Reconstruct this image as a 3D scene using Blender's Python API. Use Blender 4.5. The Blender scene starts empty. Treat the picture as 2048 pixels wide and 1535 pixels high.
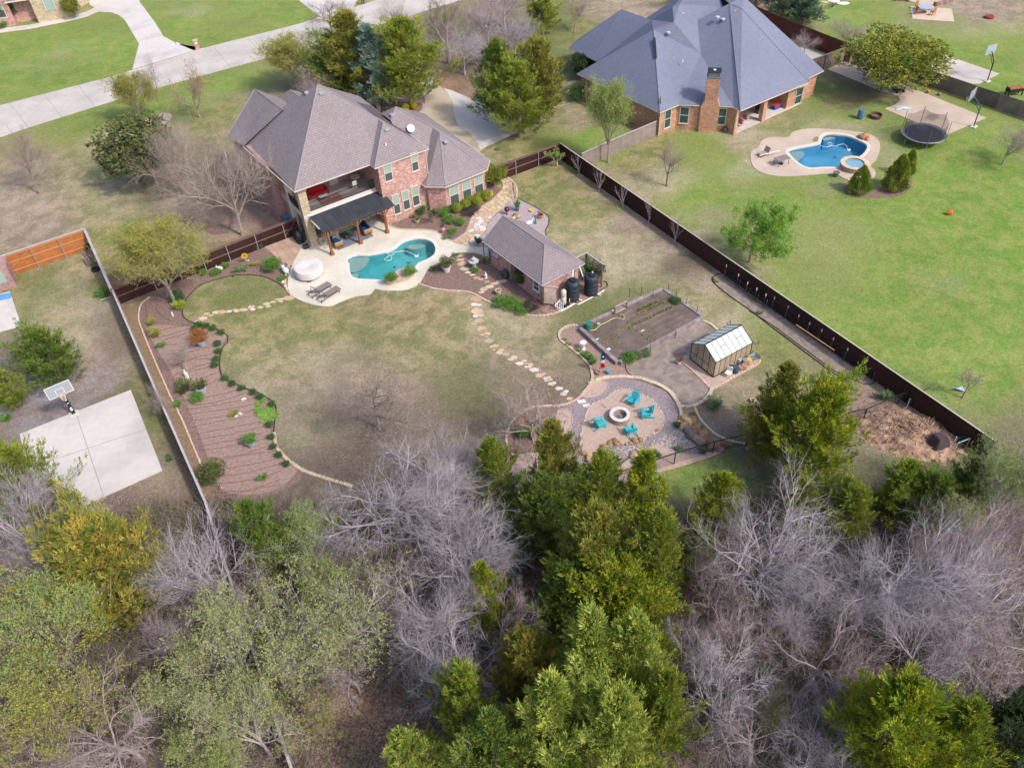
import bpy, bmesh, math, random
from math import sin, cos, pi, radians, sqrt, atan2, hypot
from mathutils import Vector, Matrix
S = bpy.context.scene
rnd = random.Random(7)
# ------------------------------------------------------------------ camera
FPX, CAMH = 1656.0, 45.0
_p, _r = radians(44.15), radians(-3.62)
_R0 = Matrix(((1, 0, 0), (0, -sin(_p), -cos(_p)), (0, cos(_p), -sin(_p))))
_R = Matrix(((cos(_r), -sin(_r), 0), (sin(_r), cos(_r), 0), (0, 0, 1))) @ _R0
cam = bpy.data.cameras.new('camera'); camo = bpy.data.objects.new('camera', cam); S.collection.objects.link(camo)
cam.sensor_width = 36; cam.lens = FPX / 2048 * 36; cam.clip_end = 4000; cam.clip_start = .5
camo.matrix_world = Matrix((( _R[0][0], -_R[1][0], -_R[2][0], 0), (_R[0][1], -_R[1][1], -_R[2][1], 0),
                            (_R[0][2], -_R[1][2], -_R[2][2], CAMH), (0, 0, 0, 1)))
S.camera = camo
# ------------------------------------------------------------------ light
SUNV = Vector((.79 * cos(radians(46)), -.61 * cos(radians(46)), sin(radians(46)))).normalized()
w = bpy.data.worlds.new('World'); S.world = w; w.use_nodes = True
nt = w.node_tree; bg = nt.nodes['Background']; sk = nt.nodes.new('ShaderNodeTexSky'); sk.sky_type = 'NISHITA'
sk.sun_disc = False; sk.sun_elevation = radians(46); sk.sun_rotation = radians(127.7); sk.air_density = 1.0; sk.dust_density = 3.0
nt.links.new(sk.outputs[0], bg.inputs[0]); bg.inputs[1].default_value = .15
sl = bpy.data.lights.new('sun', 'SUN'); so = bpy.data.objects.new('sun', sl); S.collection.objects.link(so)
sl.energy = 2.1; sl.angle = radians(5); sl.color = (1, .94, .86)
so.rotation_euler = SUNV.to_track_quat('Z', 'Y').to_euler()
S.view_settings.view_transform = 'Standard'; S.view_settings.look = 'None'; S.view_settings.gamma = 1
S.view_settings.exposure = .52; S.view_settings.use_curve_mapping = False
# ------------------------------------------------------------------ helpers
def G(px, py, z=0.0):
    d = _R.transposed() @ Vector((px - 1024, py - 767.5, FPX)); k = (CAMH - z) / -d.z
    return Vector((d.x * k, d.y * k, z))
def dist_at(px, py, z=0): return (G(px, py, z) - Vector((0, 0, CAMH))).length
def HT(base, top):
    b = G(*base); lo, hi = 0, 30
    def yy(z):
        v = _R @ (Vector((b.x, b.y, z)) - Vector((0, 0, CAMH))); return v.y / v.z * FPX + 767.5
    for _ in range(30):
        m = (lo + hi) / 2
        if yy(m) > top[1]: lo = m
        else: hi = m
    return lo
def tag(o, label=None, cat=None, group=None, kind=None):
    if label: o['label'] = label
    if cat: o['category'] = cat
    if group: o['group'] = group
    if kind: o['kind'] = kind
    return o
LK = S.collection.objects.link
def thing(name, label, cat, loc=(0, 0, 0), rz=0, group=None, sc=None):
    o = bpy.data.objects.new(name, None); LK(o); o.location = loc; o.rotation_euler = (0, 0, rz); o.empty_display_size = .2
    if sc: o.scale = sc
    return tag(o, label, cat, group)
def copytree(o, parent=None):
    c = o.copy(); LK(c)
    if parent: c.parent = parent
    for ch in o.children: copytree(ch, c)
    return c
def place(o, loc, rz=0, label=None, group=None, sc=None):
    o.location = loc; o.rotation_euler = (0, 0, rz)
    if label: o['label'] = label
    if group: o['group'] = group
    if sc: o.scale = sc
    return o
class MB:
    def __init__(s): s.v = []; s.f = []; s.m = []; s.sm = False
    def add(s, vs, fs, mi=0):
        b = len(s.v); s.v += [tuple(x) for x in vs]
        for f in fs: s.f.append(tuple(i + b for i in f)); s.m.append(mi)
        return s
    def box(s, x0, x1, y0, y1, z0, z1, mi=0, M=None):
        vs = [(x, y, z) for z in (z0, z1) for y in (y0, y1) for x in (x0, x1)]
        if M: vs = [M @ Vector(v) for v in vs]
        return s.add(vs, [(0, 2, 3, 1), (4, 5, 7, 6), (0, 1, 5, 4), (2, 6, 7, 3), (0, 4, 6, 2), (1, 3, 7, 5)], mi)
    def cb(s, c, size, rz=0, mi=0, rx=0, ry=0):
        M = Matrix.Translation(c) @ Matrix.Rotation(rz, 4, 'Z') @ Matrix.Rotation(ry, 4, 'Y') @ Matrix.Rotation(rx, 4, 'X')
        a, b, c2 = size[0] / 2, size[1] / 2, size[2] / 2
        return s.box(-a, a, -b, b, -c2, c2, mi, M)
    def beam(s, p, q, w, h=None, mi=0):
        p, q = Vector(p), Vector(q); h = h or w; d = q - p; L = d.length
        up = Vector((0, 0, 1)) if abs(d.z) < .95 * L else Vector((0, 1, 0))
        x = d.normalized(); y = up.cross(x).normalized(); z = x.cross(y)
        vs = [p + x * a + y * b * w / 2 + z * c * h / 2 for c in (-1, 1) for b in (-1, 1) for a in (0, L)]
        return s.add(vs, [(0, 2, 3, 1), (4, 5, 7, 6), (0, 1, 5, 4), (2, 6, 7, 3), (0, 4, 6, 2), (1, 3, 7, 5)], mi)
    def tube(s, pts, r, n=6, mi=0, cap=True):
        P = [Vector(p) for p in pts]; R = r if isinstance(r, (list, tuple)) else [r] * len(P)
        b = len(s.v); k = len(P)
        for i, p in enumerate(P):
            d = (P[min(i + 1, k - 1)] - P[max(i - 1, 0)]); d = d.normalized() if d.length > 1e-9 else Vector((0, 0, 1))
            a = Vector((0, 0, 1)) if abs(d.z) < .9 else Vector((1, 0, 0))
            x = d.cross(a).normalized(); y = d.cross(x)
            for j in range(n):
                t = 2 * pi * j / n; q = p + (x * cos(t) + y * sin(t)) * R[i]; s.v.append((q.x, q.y, q.z))
        for i in range(k - 1):
            for j in range(n):
                j2 = (j + 1) % n; s.f.append((b + i * n + j, b + (i + 1) * n + j, b + (i + 1) * n + j2, b + i * n + j2)); s.m.append(mi)
        if cap and n > 3:
            s.f.append(tuple(b + j for j in range(n))); s.m.append(mi)
            s.f.append(tuple(b + (k - 1) * n + j for j in reversed(range(n)))); s.m.append(mi)
        return s
    def lathe(s, prof, n=16, c=(0, 0, 0), mi=0, sx=1, sy=1):
        b = len(s.v); k = len(prof)
        for r, z in prof:
            for j in range(n):
                t = 2 * pi * j / n; s.v.append((c[0] + r * cos(t) * sx, c[1] + r * sin(t) * sy, c[2] + z))
        for i in range(k - 1):
            for j in range(n):
                j2 = (j + 1) % n; s.f.append((b + i * n + j, b + i * n + j2, b + (i + 1) * n + j2, b + (i + 1) * n + j)); s.m.append(mi)
        if abs(prof[0][1] - prof[-1][1]) < .06 and (prof[-1][0] > 1e-4 or len(prof) == 2): return s
        if prof[0][0] > 1e-4: s.f.append(tuple(b + j for j in reversed(range(n)))); s.m.append(mi)
        if prof[-1][0] > 1e-4: s.f.append(tuple(b + (k - 1) * n + j for j in range(n))); s.m.append(mi)
        return s
    def prism(s, poly, z0, z1, mi=0, bottom=False):
        n = len(poly)
        ar = sum(poly[i][0] * poly[(i + 1) % n][1] - poly[(i + 1) % n][0] * poly[i][1] for i in range(n))
        if ar < 0: poly = poly[::-1]
        vs = [(p[0], p[1], z0) for p in poly] + [(p[0], p[1], z1) for p in poly]
        fs = [tuple(range(n, 2 * n))] + [(i, (i + 1) % n, n + (i + 1) % n, n + i) for i in range(n)]
        if bottom: fs.append(tuple(reversed(range(n))))
        return s.add(vs, fs, mi)
    def blob(s, c, r, sub=2, jit=.15, sq=(1, 1, 1), mi=0, rg=rnd):
        bm = bmesh.new(); bmesh.ops.create_icosphere(bm, subdivisions=sub, radius=1)
        vs = []
        for v in bm.verts:
            k = 1 + rg.uniform(-jit, jit); vs.append((c[0] + v.co.x * r * sq[0] * k, c[1] + v.co.y * r * sq[1] * k, c[2] + v.co.z * r * sq[2] * k))
        fs = [tuple(v.index for v in f.verts) for f in bm.faces]; bm.free()
        return s.add(vs, fs, mi)
    def build(s, name, mat, parent=None, smooth=False, uv=False, loc=None, rz=0, me=None):
        me = bpy.data.meshes.new(name); me.from_pydata(s.v, [], s.f)
        mats = mat if isinstance(mat, (list, tuple)) else [mat]
        for m in mats: me.materials.append(m)
        if len(mats) > 1: me.polygons.foreach_set('material_index', s.m)
        if smooth: me.polygons.foreach_set('use_smooth', [True] * len(s.f))
        if uv: autouv(me)
        me.update(); o = bpy.data.objects.new(name, me); LK(o)
        if parent: o.parent = parent
        if loc: o.location = loc
        if rz: o.rotation_euler = (0, 0, rz)
        return o
def autouv(me):
    uvl = me.uv_layers.new(name='UVMap').data; me.update()
    for p in me.polygons:
        n = p.normal
        if abs(n.z) > .995: x, y = Vector((1, 0, 0)), Vector((0, 1, 0))
        else:
            x = Vector((0, 0, 1)).cross(n).normalized(); y = n.cross(x)
        for li in p.loop_indices:
            c = me.vertices[me.loops[li].vertex_index].co; uvl[li].uv = (c.dot(x), c.dot(y))
def share(name, src, parent, loc=(0, 0, 0), rz=0, sc=None, rot=None):
    o = bpy.data.objects.new(name, src.data); LK(o); o.parent = parent; o.location = loc
    o.rotation_euler = rot if rot else (0, 0, rz)
    if sc: o.scale = sc
    return o
# ------------------------------------------------------------------ materials
def lin(c):
    return tuple(((x / 12.92) if x <= .04045 else ((x + .055) / 1.055) ** 2.4) for x in [v / 255 for v in c[:3]]) + (1,)
def C4(c): return tuple(c) + (1,) if len(c) == 3 else tuple(c)
MATS = {}
def M(name, c1, c2=None, scale=3, rough=.85, bump=0, bscale=None, rand=0, metal=0, spec=.25, fine=.12, lo=.35, hi=.65, coord='Object', isl=0, trans=0, detail=5, alpha=None):
    if name in MATS: return MATS[name]
    m = bpy.data.materials.new(name); m.use_nodes = True; t = m.node_tree; N = t.nodes; L = t.links
    b = N['Principled BSDF']; b.inputs['Roughness'].default_value = rough; b.inputs['Metallic'].default_value = metal
    b.inputs['Specular IOR Level'].default_value = spec
    tc = N.new('ShaderNodeTexCoord'); src = tc.outputs[coord]
    c1 = C4(c1); c2 = C4(c2) if c2 else tuple(x * .8 for x in c1[:3]) + (1,)
    n1 = N.new('ShaderNodeTexNoise'); n1.inputs['Scale'].default_value = scale; n1.inputs['Detail'].default_value = detail; L.new(src, n1.inputs['Vector'])
    cr = N.new('ShaderNodeValToRGB'); cr.color_ramp.elements[0].position = lo; cr.color_ramp.elements[1].position = hi
    cr.color_ramp.elements[0].color = c1; cr.color_ramp.elements[1].color = c2; L.new(n1.outputs[0], cr.inputs[0])
    out = cr.outputs[0]
    hs = N.new('ShaderNodeHueSaturation'); L.new(out, hs.inputs['Color'])
    val = None
    if fine:
        n2 = N.new('ShaderNodeTexNoise'); n2.inputs['Scale'].default_value = scale * 9; n2.inputs['Detail'].default_value = 3; L.new(src, n2.inputs['Vector'])
        mr = N.new('ShaderNodeMapRange'); mr.inputs[1].default_value = .25; mr.inputs[2].default_value = .75; mr.inputs[3].default_value = 1 - fine; mr.inputs[4].default_value = 1 + fine
        L.new(n2.outputs[0], mr.inputs[0]); val = mr.outputs[0]
    def mul(a, bb):
        if a is None: return bb
        q = N.new('ShaderNodeMath'); q.operation = 'MULTIPLY'; L.new(a, q.inputs[0]); L.new(bb, q.inputs[1]); return q.outputs[0]
    for amt, outp in ((rand, 'o'), (isl, 'i')):
        if amt:
            oi = N.new('ShaderNodeObjectInfo').outputs['Random'] if outp == 'o' else N.new('ShaderNodeNewGeometry').outputs['Random Per Island']
            mr = N.new('ShaderNodeMapRange'); mr.inputs[3].default_value = 1 - amt; mr.inputs[4].default_value = 1 + amt; L.new(oi, mr.inputs[0]); val = mul(val, mr.outputs[0])
    if val: L.new(val, hs.inputs['Value'])
    L.new(hs.outputs[0], b.inputs['Base Color'])
    if bump:
        nb = N.new('ShaderNodeTexNoise'); nb.inputs['Scale'].default_value = bscale or scale * 6; nb.inputs['Detail'].default_value = 6; L.new(src, nb.inputs['Vector'])
        bp = N.new('ShaderNodeBump'); bp.inputs['Strength'].default_value = bump; bp.inputs['Distance'].default_value = .05; L.new(nb.outputs[0], bp.inputs['Height']); L.new(bp.outputs[0], b.inputs['Normal'])
    if trans:
        tr = N.new('ShaderNodeBsdfTranslucent'); L.new(hs.outputs[0], tr.inputs[0]); mx = N.new('ShaderNodeMixShader'); mx.inputs[0].default_value = trans
        L.new(b.outputs[0], mx.inputs[1]); L.new(tr.outputs[0], mx.inputs[2]); L.new(mx.outputs[0], N['Material Output'].inputs[0])
    if alpha is not None: b.inputs['Alpha'].default_value = alpha
    MATS[name] = m; return m
def Mbrick(name, cols, mortar, bw, bh, ms=.012, rough=.9, bump=.4, noise=.25, nscale=1.5, off=.5, tint=None):
    m = bpy.data.materials.new(name); m.use_nodes = True; t = m.node_tree; N = t.nodes; L = t.links; b = N['Principled BSDF']
    b.inputs['Roughness'].default_value = rough; b.inputs['Specular IOR Level'].default_value = .2
    tc = N.new('ShaderNodeTexCoord')
    def br(c1, c2, bias=0):
        q = N.new('ShaderNodeTexBrick'); q.offset = off; L.new(tc.outputs['UV'], q.inputs['Vector'])
        q.inputs['Scale'].default_value = 1; q.inputs['Brick Width'].default_value = bw; q.inputs['Row Height'].default_value = bh
        q.inputs['Mortar Size'].default_value = ms; q.inputs['Mortar Smooth'].default_value = .2; q.inputs['Bias'].default_value = bias
        q.inputs['Color1'].default_value = C4(c1); q.inputs['Color2'].default_value = C4(c2); q.inputs['Mortar'].default_value = C4(mortar); return q
    q1 = br(cols[0], cols[1]); q2 = br(cols[2], cols[3], .1)
    n1 = N.new('ShaderNodeTexNoise'); n1.inputs['Scale'].default_value = nscale * 3; n1.inputs['Detail'].default_value = 6; L.new(tc.outputs['UV'], n1.inputs['Vector'])
    cr = N.new('ShaderNodeValToRGB'); cr.color_ramp.elements[0].position = .42; cr.color_ramp.elements[1].position = .58; L.new(n1.outputs[0], cr.inputs[0])
    mx = N.new('ShaderNodeMixRGB'); L.new(cr.outputs[0], mx.inputs[0]); L.new(q1.outputs[0], mx.inputs[1]); L.new(q2.outputs[0], mx.inputs[2])
    n2 = N.new('ShaderNodeTexNoise'); n2.inputs['Scale'].default_value = nscale * .35; n2.inputs['Detail'].default_value = 4; L.new(tc.outputs['Object'], n2.inputs['Vector'])
    mr = N.new('ShaderNodeMapRange'); mr.inputs[1].default_value = .3; mr.inputs[2].default_value = .7; mr.inputs[3].default_value = 1 - noise; mr.inputs[4].default_value = 1 + noise; L.new(n2.outputs[0], mr.inputs[0])
    hs = N.new('ShaderNodeHueSaturation'); L.new(mx.outputs[0], hs.inputs['Color']); L.new(mr.outputs[0], hs.inputs['Value']); L.new(hs.outputs[0], b.inputs['Base Color'])
    bp = N.new('ShaderNodeBump'); bp.inputs['Strength'].default_value = bump; bp.inputs['Distance'].default_value = .02; bp.invert = True
    L.new(q1.outputs['Fac'], bp.inputs['Height']); L.new(bp.outputs[0], b.inputs['Normal']); return m
def Mglass(name, col, rough=.08, al=1):
    m = bpy.data.materials.new(name); m.use_nodes = True; b = m.node_tree.nodes['Principled BSDF']
    b.inputs['Base Color'].default_value = C4(col); b.inputs['Roughness'].default_value = rough; b.inputs['Specular IOR Level'].default_value = .6; b.inputs['Alpha'].default_value = al; return m
def Mthin(name, col, tcol, fac, rough=.3):
    """a thin translucent sheet: net, mesh, polycarbonate"""
    m = bpy.data.materials.new(name); m.use_nodes = True; t = m.node_tree; N = t.nodes; L = t.links; b = N['Principled BSDF']
    b.inputs['Base Color'].default_value = C4(col); b.inputs['Roughness'].default_value = rough
    tr = N.new('ShaderNodeBsdfTransparent'); tr.inputs[0].default_value = C4(tcol); mx = N.new('ShaderNodeMixShader'); mx.inputs[0].default_value = fac
    L.new(b.outputs[0], mx.inputs[1]); L.new(tr.outputs[0], mx.inputs[2]); L.new(mx.outputs[0], N['Material Output'].inputs[0]); return m
def Mwater(name, tint):
    m = bpy.data.materials.new(name); m.use_nodes = True; t = m.node_tree; N = t.nodes; L = t.links; N.remove(N['Principled BSDF'])
    tr = N.new('ShaderNodeBsdfTransparent'); tr.inputs[0].default_value = C4(tint); gl = N.new('ShaderNodeBsdfGlossy'); gl.inputs['Roughness'].default_value = .06; gl.inputs[0].default_value = (.9, .95, 1, 1)
    fr = N.new('ShaderNodeFresnel'); fr.inputs[0].default_value = 1.33
    nz = N.new('ShaderNodeTexNoise'); nz.inputs['Scale'].default_value = 1.6; nz.inputs['Detail'].default_value = 3; tc = N.new('ShaderNodeTexCoord'); L.new(tc.outputs['Object'], nz.inputs['Vector'])
    bp = N.new('ShaderNodeBump'); bp.inputs['Strength'].default_value = .12; bp.inputs['Distance'].default_value = .05; L.new(nz.outputs[0], bp.inputs['Height']); L.new(bp.outputs[0], gl.inputs['Normal']); L.new(bp.outputs[0], fr.inputs['Normal'])
    mx = N.new('ShaderNodeMixShader'); L.new(fr.outputs[0], mx.inputs[0]); L.new(tr.outputs[0], mx.inputs[1]); L.new(gl.outputs[0], mx.inputs[2]); L.new(mx.outputs[0], N['Material Output'].inputs[0]); return m
# ------------------------------------------------------------------ 2d tools
def px(pts, z=0): return [(G(a, b, z).x, G(a, b, z).y) for a, b in pts]
def cr_closed(P, k=4):
    out = []; n = len(P)
    for i in range(n):
        p0, p1, p2, p3 = P[i - 1], P[i], P[(i + 1) % n], P[(i + 2) % n]
        for j in range(k):
            t = j / k; out.append(tuple(.5 * (2 * p1[a] + (p2[a] - p0[a]) * t + (2 * p0[a] - 5 * p1[a] + 4 * p2[a] - p3[a]) * t * t + (3 * p1[a] - p0[a] - 3 * p2[a] + p3[a]) * t ** 3) for a in (0, 1)))
    return out
def cr_open(P, k=4):
    Q = [P[0]] + list(P) + [P[-1]]; out = []; D = len(P[0])
    for i in range(1, len(Q) - 2):
        p0, p1, p2, p3 = Q[i - 1:i + 3]
        for j in range(k):
            t = j / k; out.append(tuple(.5 * (2 * p1[a] + (p2[a] - p0[a]) * t + (2 * p0[a] - 5 * p1[a] + 4 * p2[a] - p3[a]) * t * t + (3 * p1[a] - p0[a] - 3 * p2[a] + p3[a]) * t ** 3) for a in range(D)))
    out.append(tuple(P[-1])); return out
def inside(p, poly):
    c = False; n = len(poly); x, y = p[0], p[1]
    for i in range(n):
        a, b = poly[i], poly[i - 1]
        if (a[1] > y) != (b[1] > y) and x < (b[0] - a[0]) * (y - a[1]) / (b[1] - a[1]) + a[0]: c = not c
    return c
def clip(subj, cell):
    """Sutherland-Hodgman: subject polygon against a convex counter-clockwise cell"""
    out = list(subj)
    for i in range(len(cell)):
        a, b = cell[i], cell[(i + 1) % len(cell)]
        def side(p): return (b[0] - a[0]) * (p[1] - a[1]) - (b[1] - a[1]) * (p[0] - a[0])
        inp = out; out = []
        for k in range(len(inp)):
            c, d = inp[k - 1], inp[k]; sc, sd = side(c), side(d)
            if (sc >= 0) != (sd >= 0):
                t = sc / (sc - sd); out.append((c[0] + (d[0] - c[0]) * t, c[1] + (d[1] - c[1]) * t))
            if sd >= 0: out.append(d)
        if not out: return []
    return out
def area(P): return .5 * sum(P[i - 1][0] * P[i][1] - P[i][0] * P[i - 1][1] for i in range(len(P)))
def voronoi(poly, sp, rg, gap=.05):
    xs = [p[0] for p in poly]; ys = [p[1] for p in poly]; seeds = []
    y = min(ys) - sp; r = 0
    while y < max(ys) + sp:
        x = min(xs) - sp + (r % 2) * sp / 2
        while x < max(xs) + sp:
            seeds.append((x + rg.uniform(-.36, .36) * sp, y + rg.uniform(-.36, .36) * sp)); x += sp
        y += sp * .87; r += 1
    cells = []
    for s in seeds:
        if not any(hypot(s[0] - q[0], s[1] - q[1]) < sp * 2 for q in poly) and not inside(s, poly): continue
        c = [(s[0] + a * sp * 2, s[1] + b * sp * 2) for a, b in ((-1, -1), (1, -1), (1, 1), (-1, 1))]
        for q in seeds:
            if q is s or hypot(q[0] - s[0], q[1] - s[1]) > sp * 3: continue
            mx, my = (s[0] + q[0]) / 2, (s[1] + q[1]) / 2; dx, dy = q[0] - s[0], q[1] - s[1]; l = hypot(dx, dy); dx /= l; dy /= l; mx -= dx * gap / 2; my -= dy * gap / 2
            out = []
            for k in range(len(c)):
                a, b = c[k - 1], c[k]; sa = (a[0] - mx) * dx + (a[1] - my) * dy; sb = (b[0] - mx) * dx + (b[1] - my) * dy
                if (sa <= 0) != (sb <= 0): t = sa / (sa - sb); out.append((a[0] + (b[0] - a[0]) * t, a[1] + (b[1] - a[1]) * t))
                if sb <= 0: out.append(b)
            c = out
            if len(c) < 3: break
        if len(c) < 3: continue
        if area(c) < 0: c = c[::-1]
        r_ = clip(poly, c)
        if len(r_) >= 3 and abs(area(r_)) > .15 * sp * sp * .3: cells.append(r_)
    return cells
def sheet(name, pts, z, mat, smooth=3, kind='structure', world=False, z0=-.03, parent=None):
    P = pts if world else px(pts)
    if smooth: P = cr_closed(P, smooth)
    o = MB().prism(P, z0, z).build(name, mat, parent, uv=True)
    bm = bmesh.new(); bm.from_mesh(o.data); bmesh.ops.triangulate(bm, faces=[f for f in bm.faces if len(f.verts) > 4]); bm.to_mesh(o.data); bm.free()
    if kind: o['kind'] = kind
    return o
def frame(o, deg):
    a = radians(deg); A = Vector((cos(a), sin(a), 0)); B = Vector((-sin(a), cos(a), 0)); O = Vector((o[0], o[1], 0))
    return O, A, B, a
def onv(F, v, x, y):
    """u and z where the pixel's ray meets the vertical plane v = const of the frame"""
    O, A, B, a = F; d = _R.transposed() @ Vector((x - 1024, y - 767.5, FPX)); c = Vector((0, 0, CAMH)); k = (v - (c - O).dot(B)) / d.dot(B); q = c + d * k - O; return q.dot(A), q.z
def onu(F, u, x, y):
    O, A, B, a = F; d = _R.transposed() @ Vector((x - 1024, y - 767.5, FPX)); c = Vector((0, 0, CAMH)); k = (u - (c - O).dot(A)) / d.dot(A); q = c + d * k - O; return q.dot(B), q.z
def loc2(F, x, y, z=0):
    O, A, B, a = F; q = G(x, y, z) - O; return q.dot(A), q.dot(B)
# ------------------------------------------------------------------ ground sheet
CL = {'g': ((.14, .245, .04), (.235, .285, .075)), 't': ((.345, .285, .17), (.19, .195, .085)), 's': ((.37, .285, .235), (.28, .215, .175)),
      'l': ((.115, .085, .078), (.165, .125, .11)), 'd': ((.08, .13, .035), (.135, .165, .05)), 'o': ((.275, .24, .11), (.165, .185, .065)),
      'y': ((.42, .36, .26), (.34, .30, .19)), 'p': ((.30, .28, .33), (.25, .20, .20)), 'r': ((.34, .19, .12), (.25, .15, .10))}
BL = [ # centre px, radii px, class, weight
 (120,130,260,70,'g',3),(100,140,60,30,'d',.8),(130,110,40,18,'y',1.5),(60,135,50,10,'y',1),(450,40,150,60,'g',2),(390,20,40,14,'y',1.6),(470,45,60,20,'o',1),(600,30,60,40,'g',2),
 (40,285,90,26,'g',2),(180,250,90,24,'g',2),(330,208,90,24,'g',2),(480,165,80,22,'g',1.8),(520,225,60,40,'s',1.6),(440,230,50,30,'o',2),(60,290,90,20,'r',1),(250,245,120,16,'d',.8),
 (140,330,140,60,'o',2),(60,400,90,70,'s',2.2),(30,330,60,40,'s',1.5),(170,400,60,70,'t',2),(240,280,60,20,'y',1.8),(200,320,60,30,'o',.7),(300,300,90,50,'s',1.2),(180,350,90,50,'y',1.2),(320,330,90,50,'l',.9),(380,420,80,50,'s',1.3),(330,440,60,30,'l',.9),(240,400,60,50,'y',1),
 (110,470,70,60,'s',1.5),(190,420,14,30,'g',1.2),(280,480,90,60,'o',1.8),(230,560,30,20,'r',2),(480,420,60,60,'r',1),(500,430,40,40,'s',5),(445,400,30,20,'l',2),(440,380,60,60,'l',1.4),(540,260,60,60,'o',.8),(640,170,80,40,'l',1.5),(600,130,60,30,'o',1.5),
 (120,560,90,60,'o',1.4),(70,560,50,22,'d',1.2),(160,600,70,70,'y',1.4),(210,620,40,60,'s',1.2),(205,580,14,22,'g',3),(230,680,30,50,'l',1),(60,800,90,60,'p',2.4),(40,740,60,40,'l',1.6),(150,740,90,40,'s',1.4),(210,760,50,30,'p',1),
 (310,850,40,120,'o',1.5),(330,960,60,40,'y',1.2),(350,840,14,90,'l',.9),(260,960,80,30,'s',1.5),(150,1040,90,40,'l',1.8),(400,900,14,110,'o',2),
 (500,600,110,32,'d',.9),(400,640,40,60,'t',1.5),(520,640,110,40,'o',1.6),(620,660,110,30,'o',2),(560,700,90,60,'t',2),(520,800,60,60,'y',.8),(760,700,70,35,'d',.55),(800,690,60,90,'t',2),(820,630,90,26,'r',.45),(900,660,100,40,'t',2),(860,700,90,50,'o',1.3),
 (750,770,110,70,'s',1.3),(640,730,60,40,'y',1),(830,720,40,20,'y',1.2),(740,830,140,40,'l',.5),(950,790,70,40,'d',.6),(620,850,60,50,'y',1),(600,870,30,20,'g',.7),(1040,720,80,50,'s',.8),(1090,780,70,40,'l',.5),(1000,650,70,40,'y',1),(1060,700,60,40,'t',1.5),(890,760,60,50,'d',.35),(800,900,120,60,'l',.8),
 (1100,370,70,30,'o',1.5),(1130,420,90,50,'o',1.6),(1180,480,60,40,'y',1.2),(1250,520,70,50,'y',1.2),(1290,580,60,30,'d',.4),(1230,640,80,30,'d',.7),(1180,610,40,30,'d',.6),(1400,600,70,50,'t',1.4),(1450,640,60,40,'y',1),(1560,720,70,50,'o',1.6),(1500,780,50,40,'s',1),(1440,830,50,50,'s',1),(1470,790,50,40,'o',1),
 (1190,350,34,10,'s',3),(1230,395,34,12,'s',3),(1280,440,36,14,'s',3),(1340,490,40,16,'s',3.4),(1390,530,40,18,'l',1.6),(1440,560,50,18,'s',2.5),(1640,730,40,20,'s',1),
 (1700,800,80,40,'s',3),(1800,870,100,50,'s',1.8),(1800,900,60,30,'d',1.6),(1700,880,20,40,'d',1.6),(1890,940,120,40,'d',2.2),(1600,960,120,40,'d',2),(1385,955,80,40,'g',6),(1500,900,60,30,'l',1),
 (1100,70,60,70,'d',.9),(980,60,60,60,'l',1.4),(950,150,50,40,'l',1.6),(900,190,60,40,'r',1.3),(950,220,40,40,'s',1.5),(1170,60,60,40,'o',1.8),(1240,30,60,40,'s',1.6),(1120,240,50,30,'o',1.2),(1140,240,30,18,'s',1.6),(1160,280,70,26,'g',2.2),(1000,280,70,16,'o',3),(900,60,60,30,'d',.8),(870,100,30,20,'o',1),
 (1440,60,30,20,'g',2),(1620,110,40,40,'g',1),
 (1330,310,80,40,'o',1.5),(1400,290,40,30,'g',1.6),(1330,360,60,20,'y',1.5),(1480,270,60,20,'y',1.1),(1500,330,30,40,'y',1.5),(1420,380,70,50,'g',1.5),(1600,390,180,40,'g',1.8),(1680,370,60,14,'s',1.6),(1770,320,26,60,'y',1.5),(1420,430,30,20,'s',.7),(1580,380,60,12,'o',1),
 (1650,190,60,24,'g',1.8),(1700,170,80,50,'l',1.5),(1690,200,50,20,'r',.7),(1700,250,50,14,'y',1.6),(1720,230,60,20,'g',2.5),(1780,250,60,30,'d',1),(1870,290,60,20,'d',.9),
 (1900,500,220,180,'g',6),(1680,520,70,90,'t',1.6),(1750,640,150,90,'g',3),(1880,570,60,26,'y',1.9),(1820,640,60,30,'t',.7),(1980,450,60,60,'g',2),(1760,470,50,20,'o',1.3),(1950,740,100,70,'g',4),(2000,420,80,60,'g',3),(1960,330,90,60,'g',3),(1700,740,90,30,'d',.6),
 (1700,50,90,50,'g',2.5),(1850,70,120,26,'o',1),(1900,90,120,40,'g',3),(1980,60,60,20,'y',1),(1960,20,70,26,'s',2.2),(1840,55,80,14,'s',.8),(1980,150,60,50,'g',3),(1640,60,30,26,'s',1.3),
 (1000,1250,1300,320,'l',4),(300,1400,200,100,'d',.8),(700,1480,80,50,'d',.7),(620,1100,120,80,'d',1.2),(1850,1380,200,160,'l',1),(480,1010,60,20,'l',1.5)]
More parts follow.
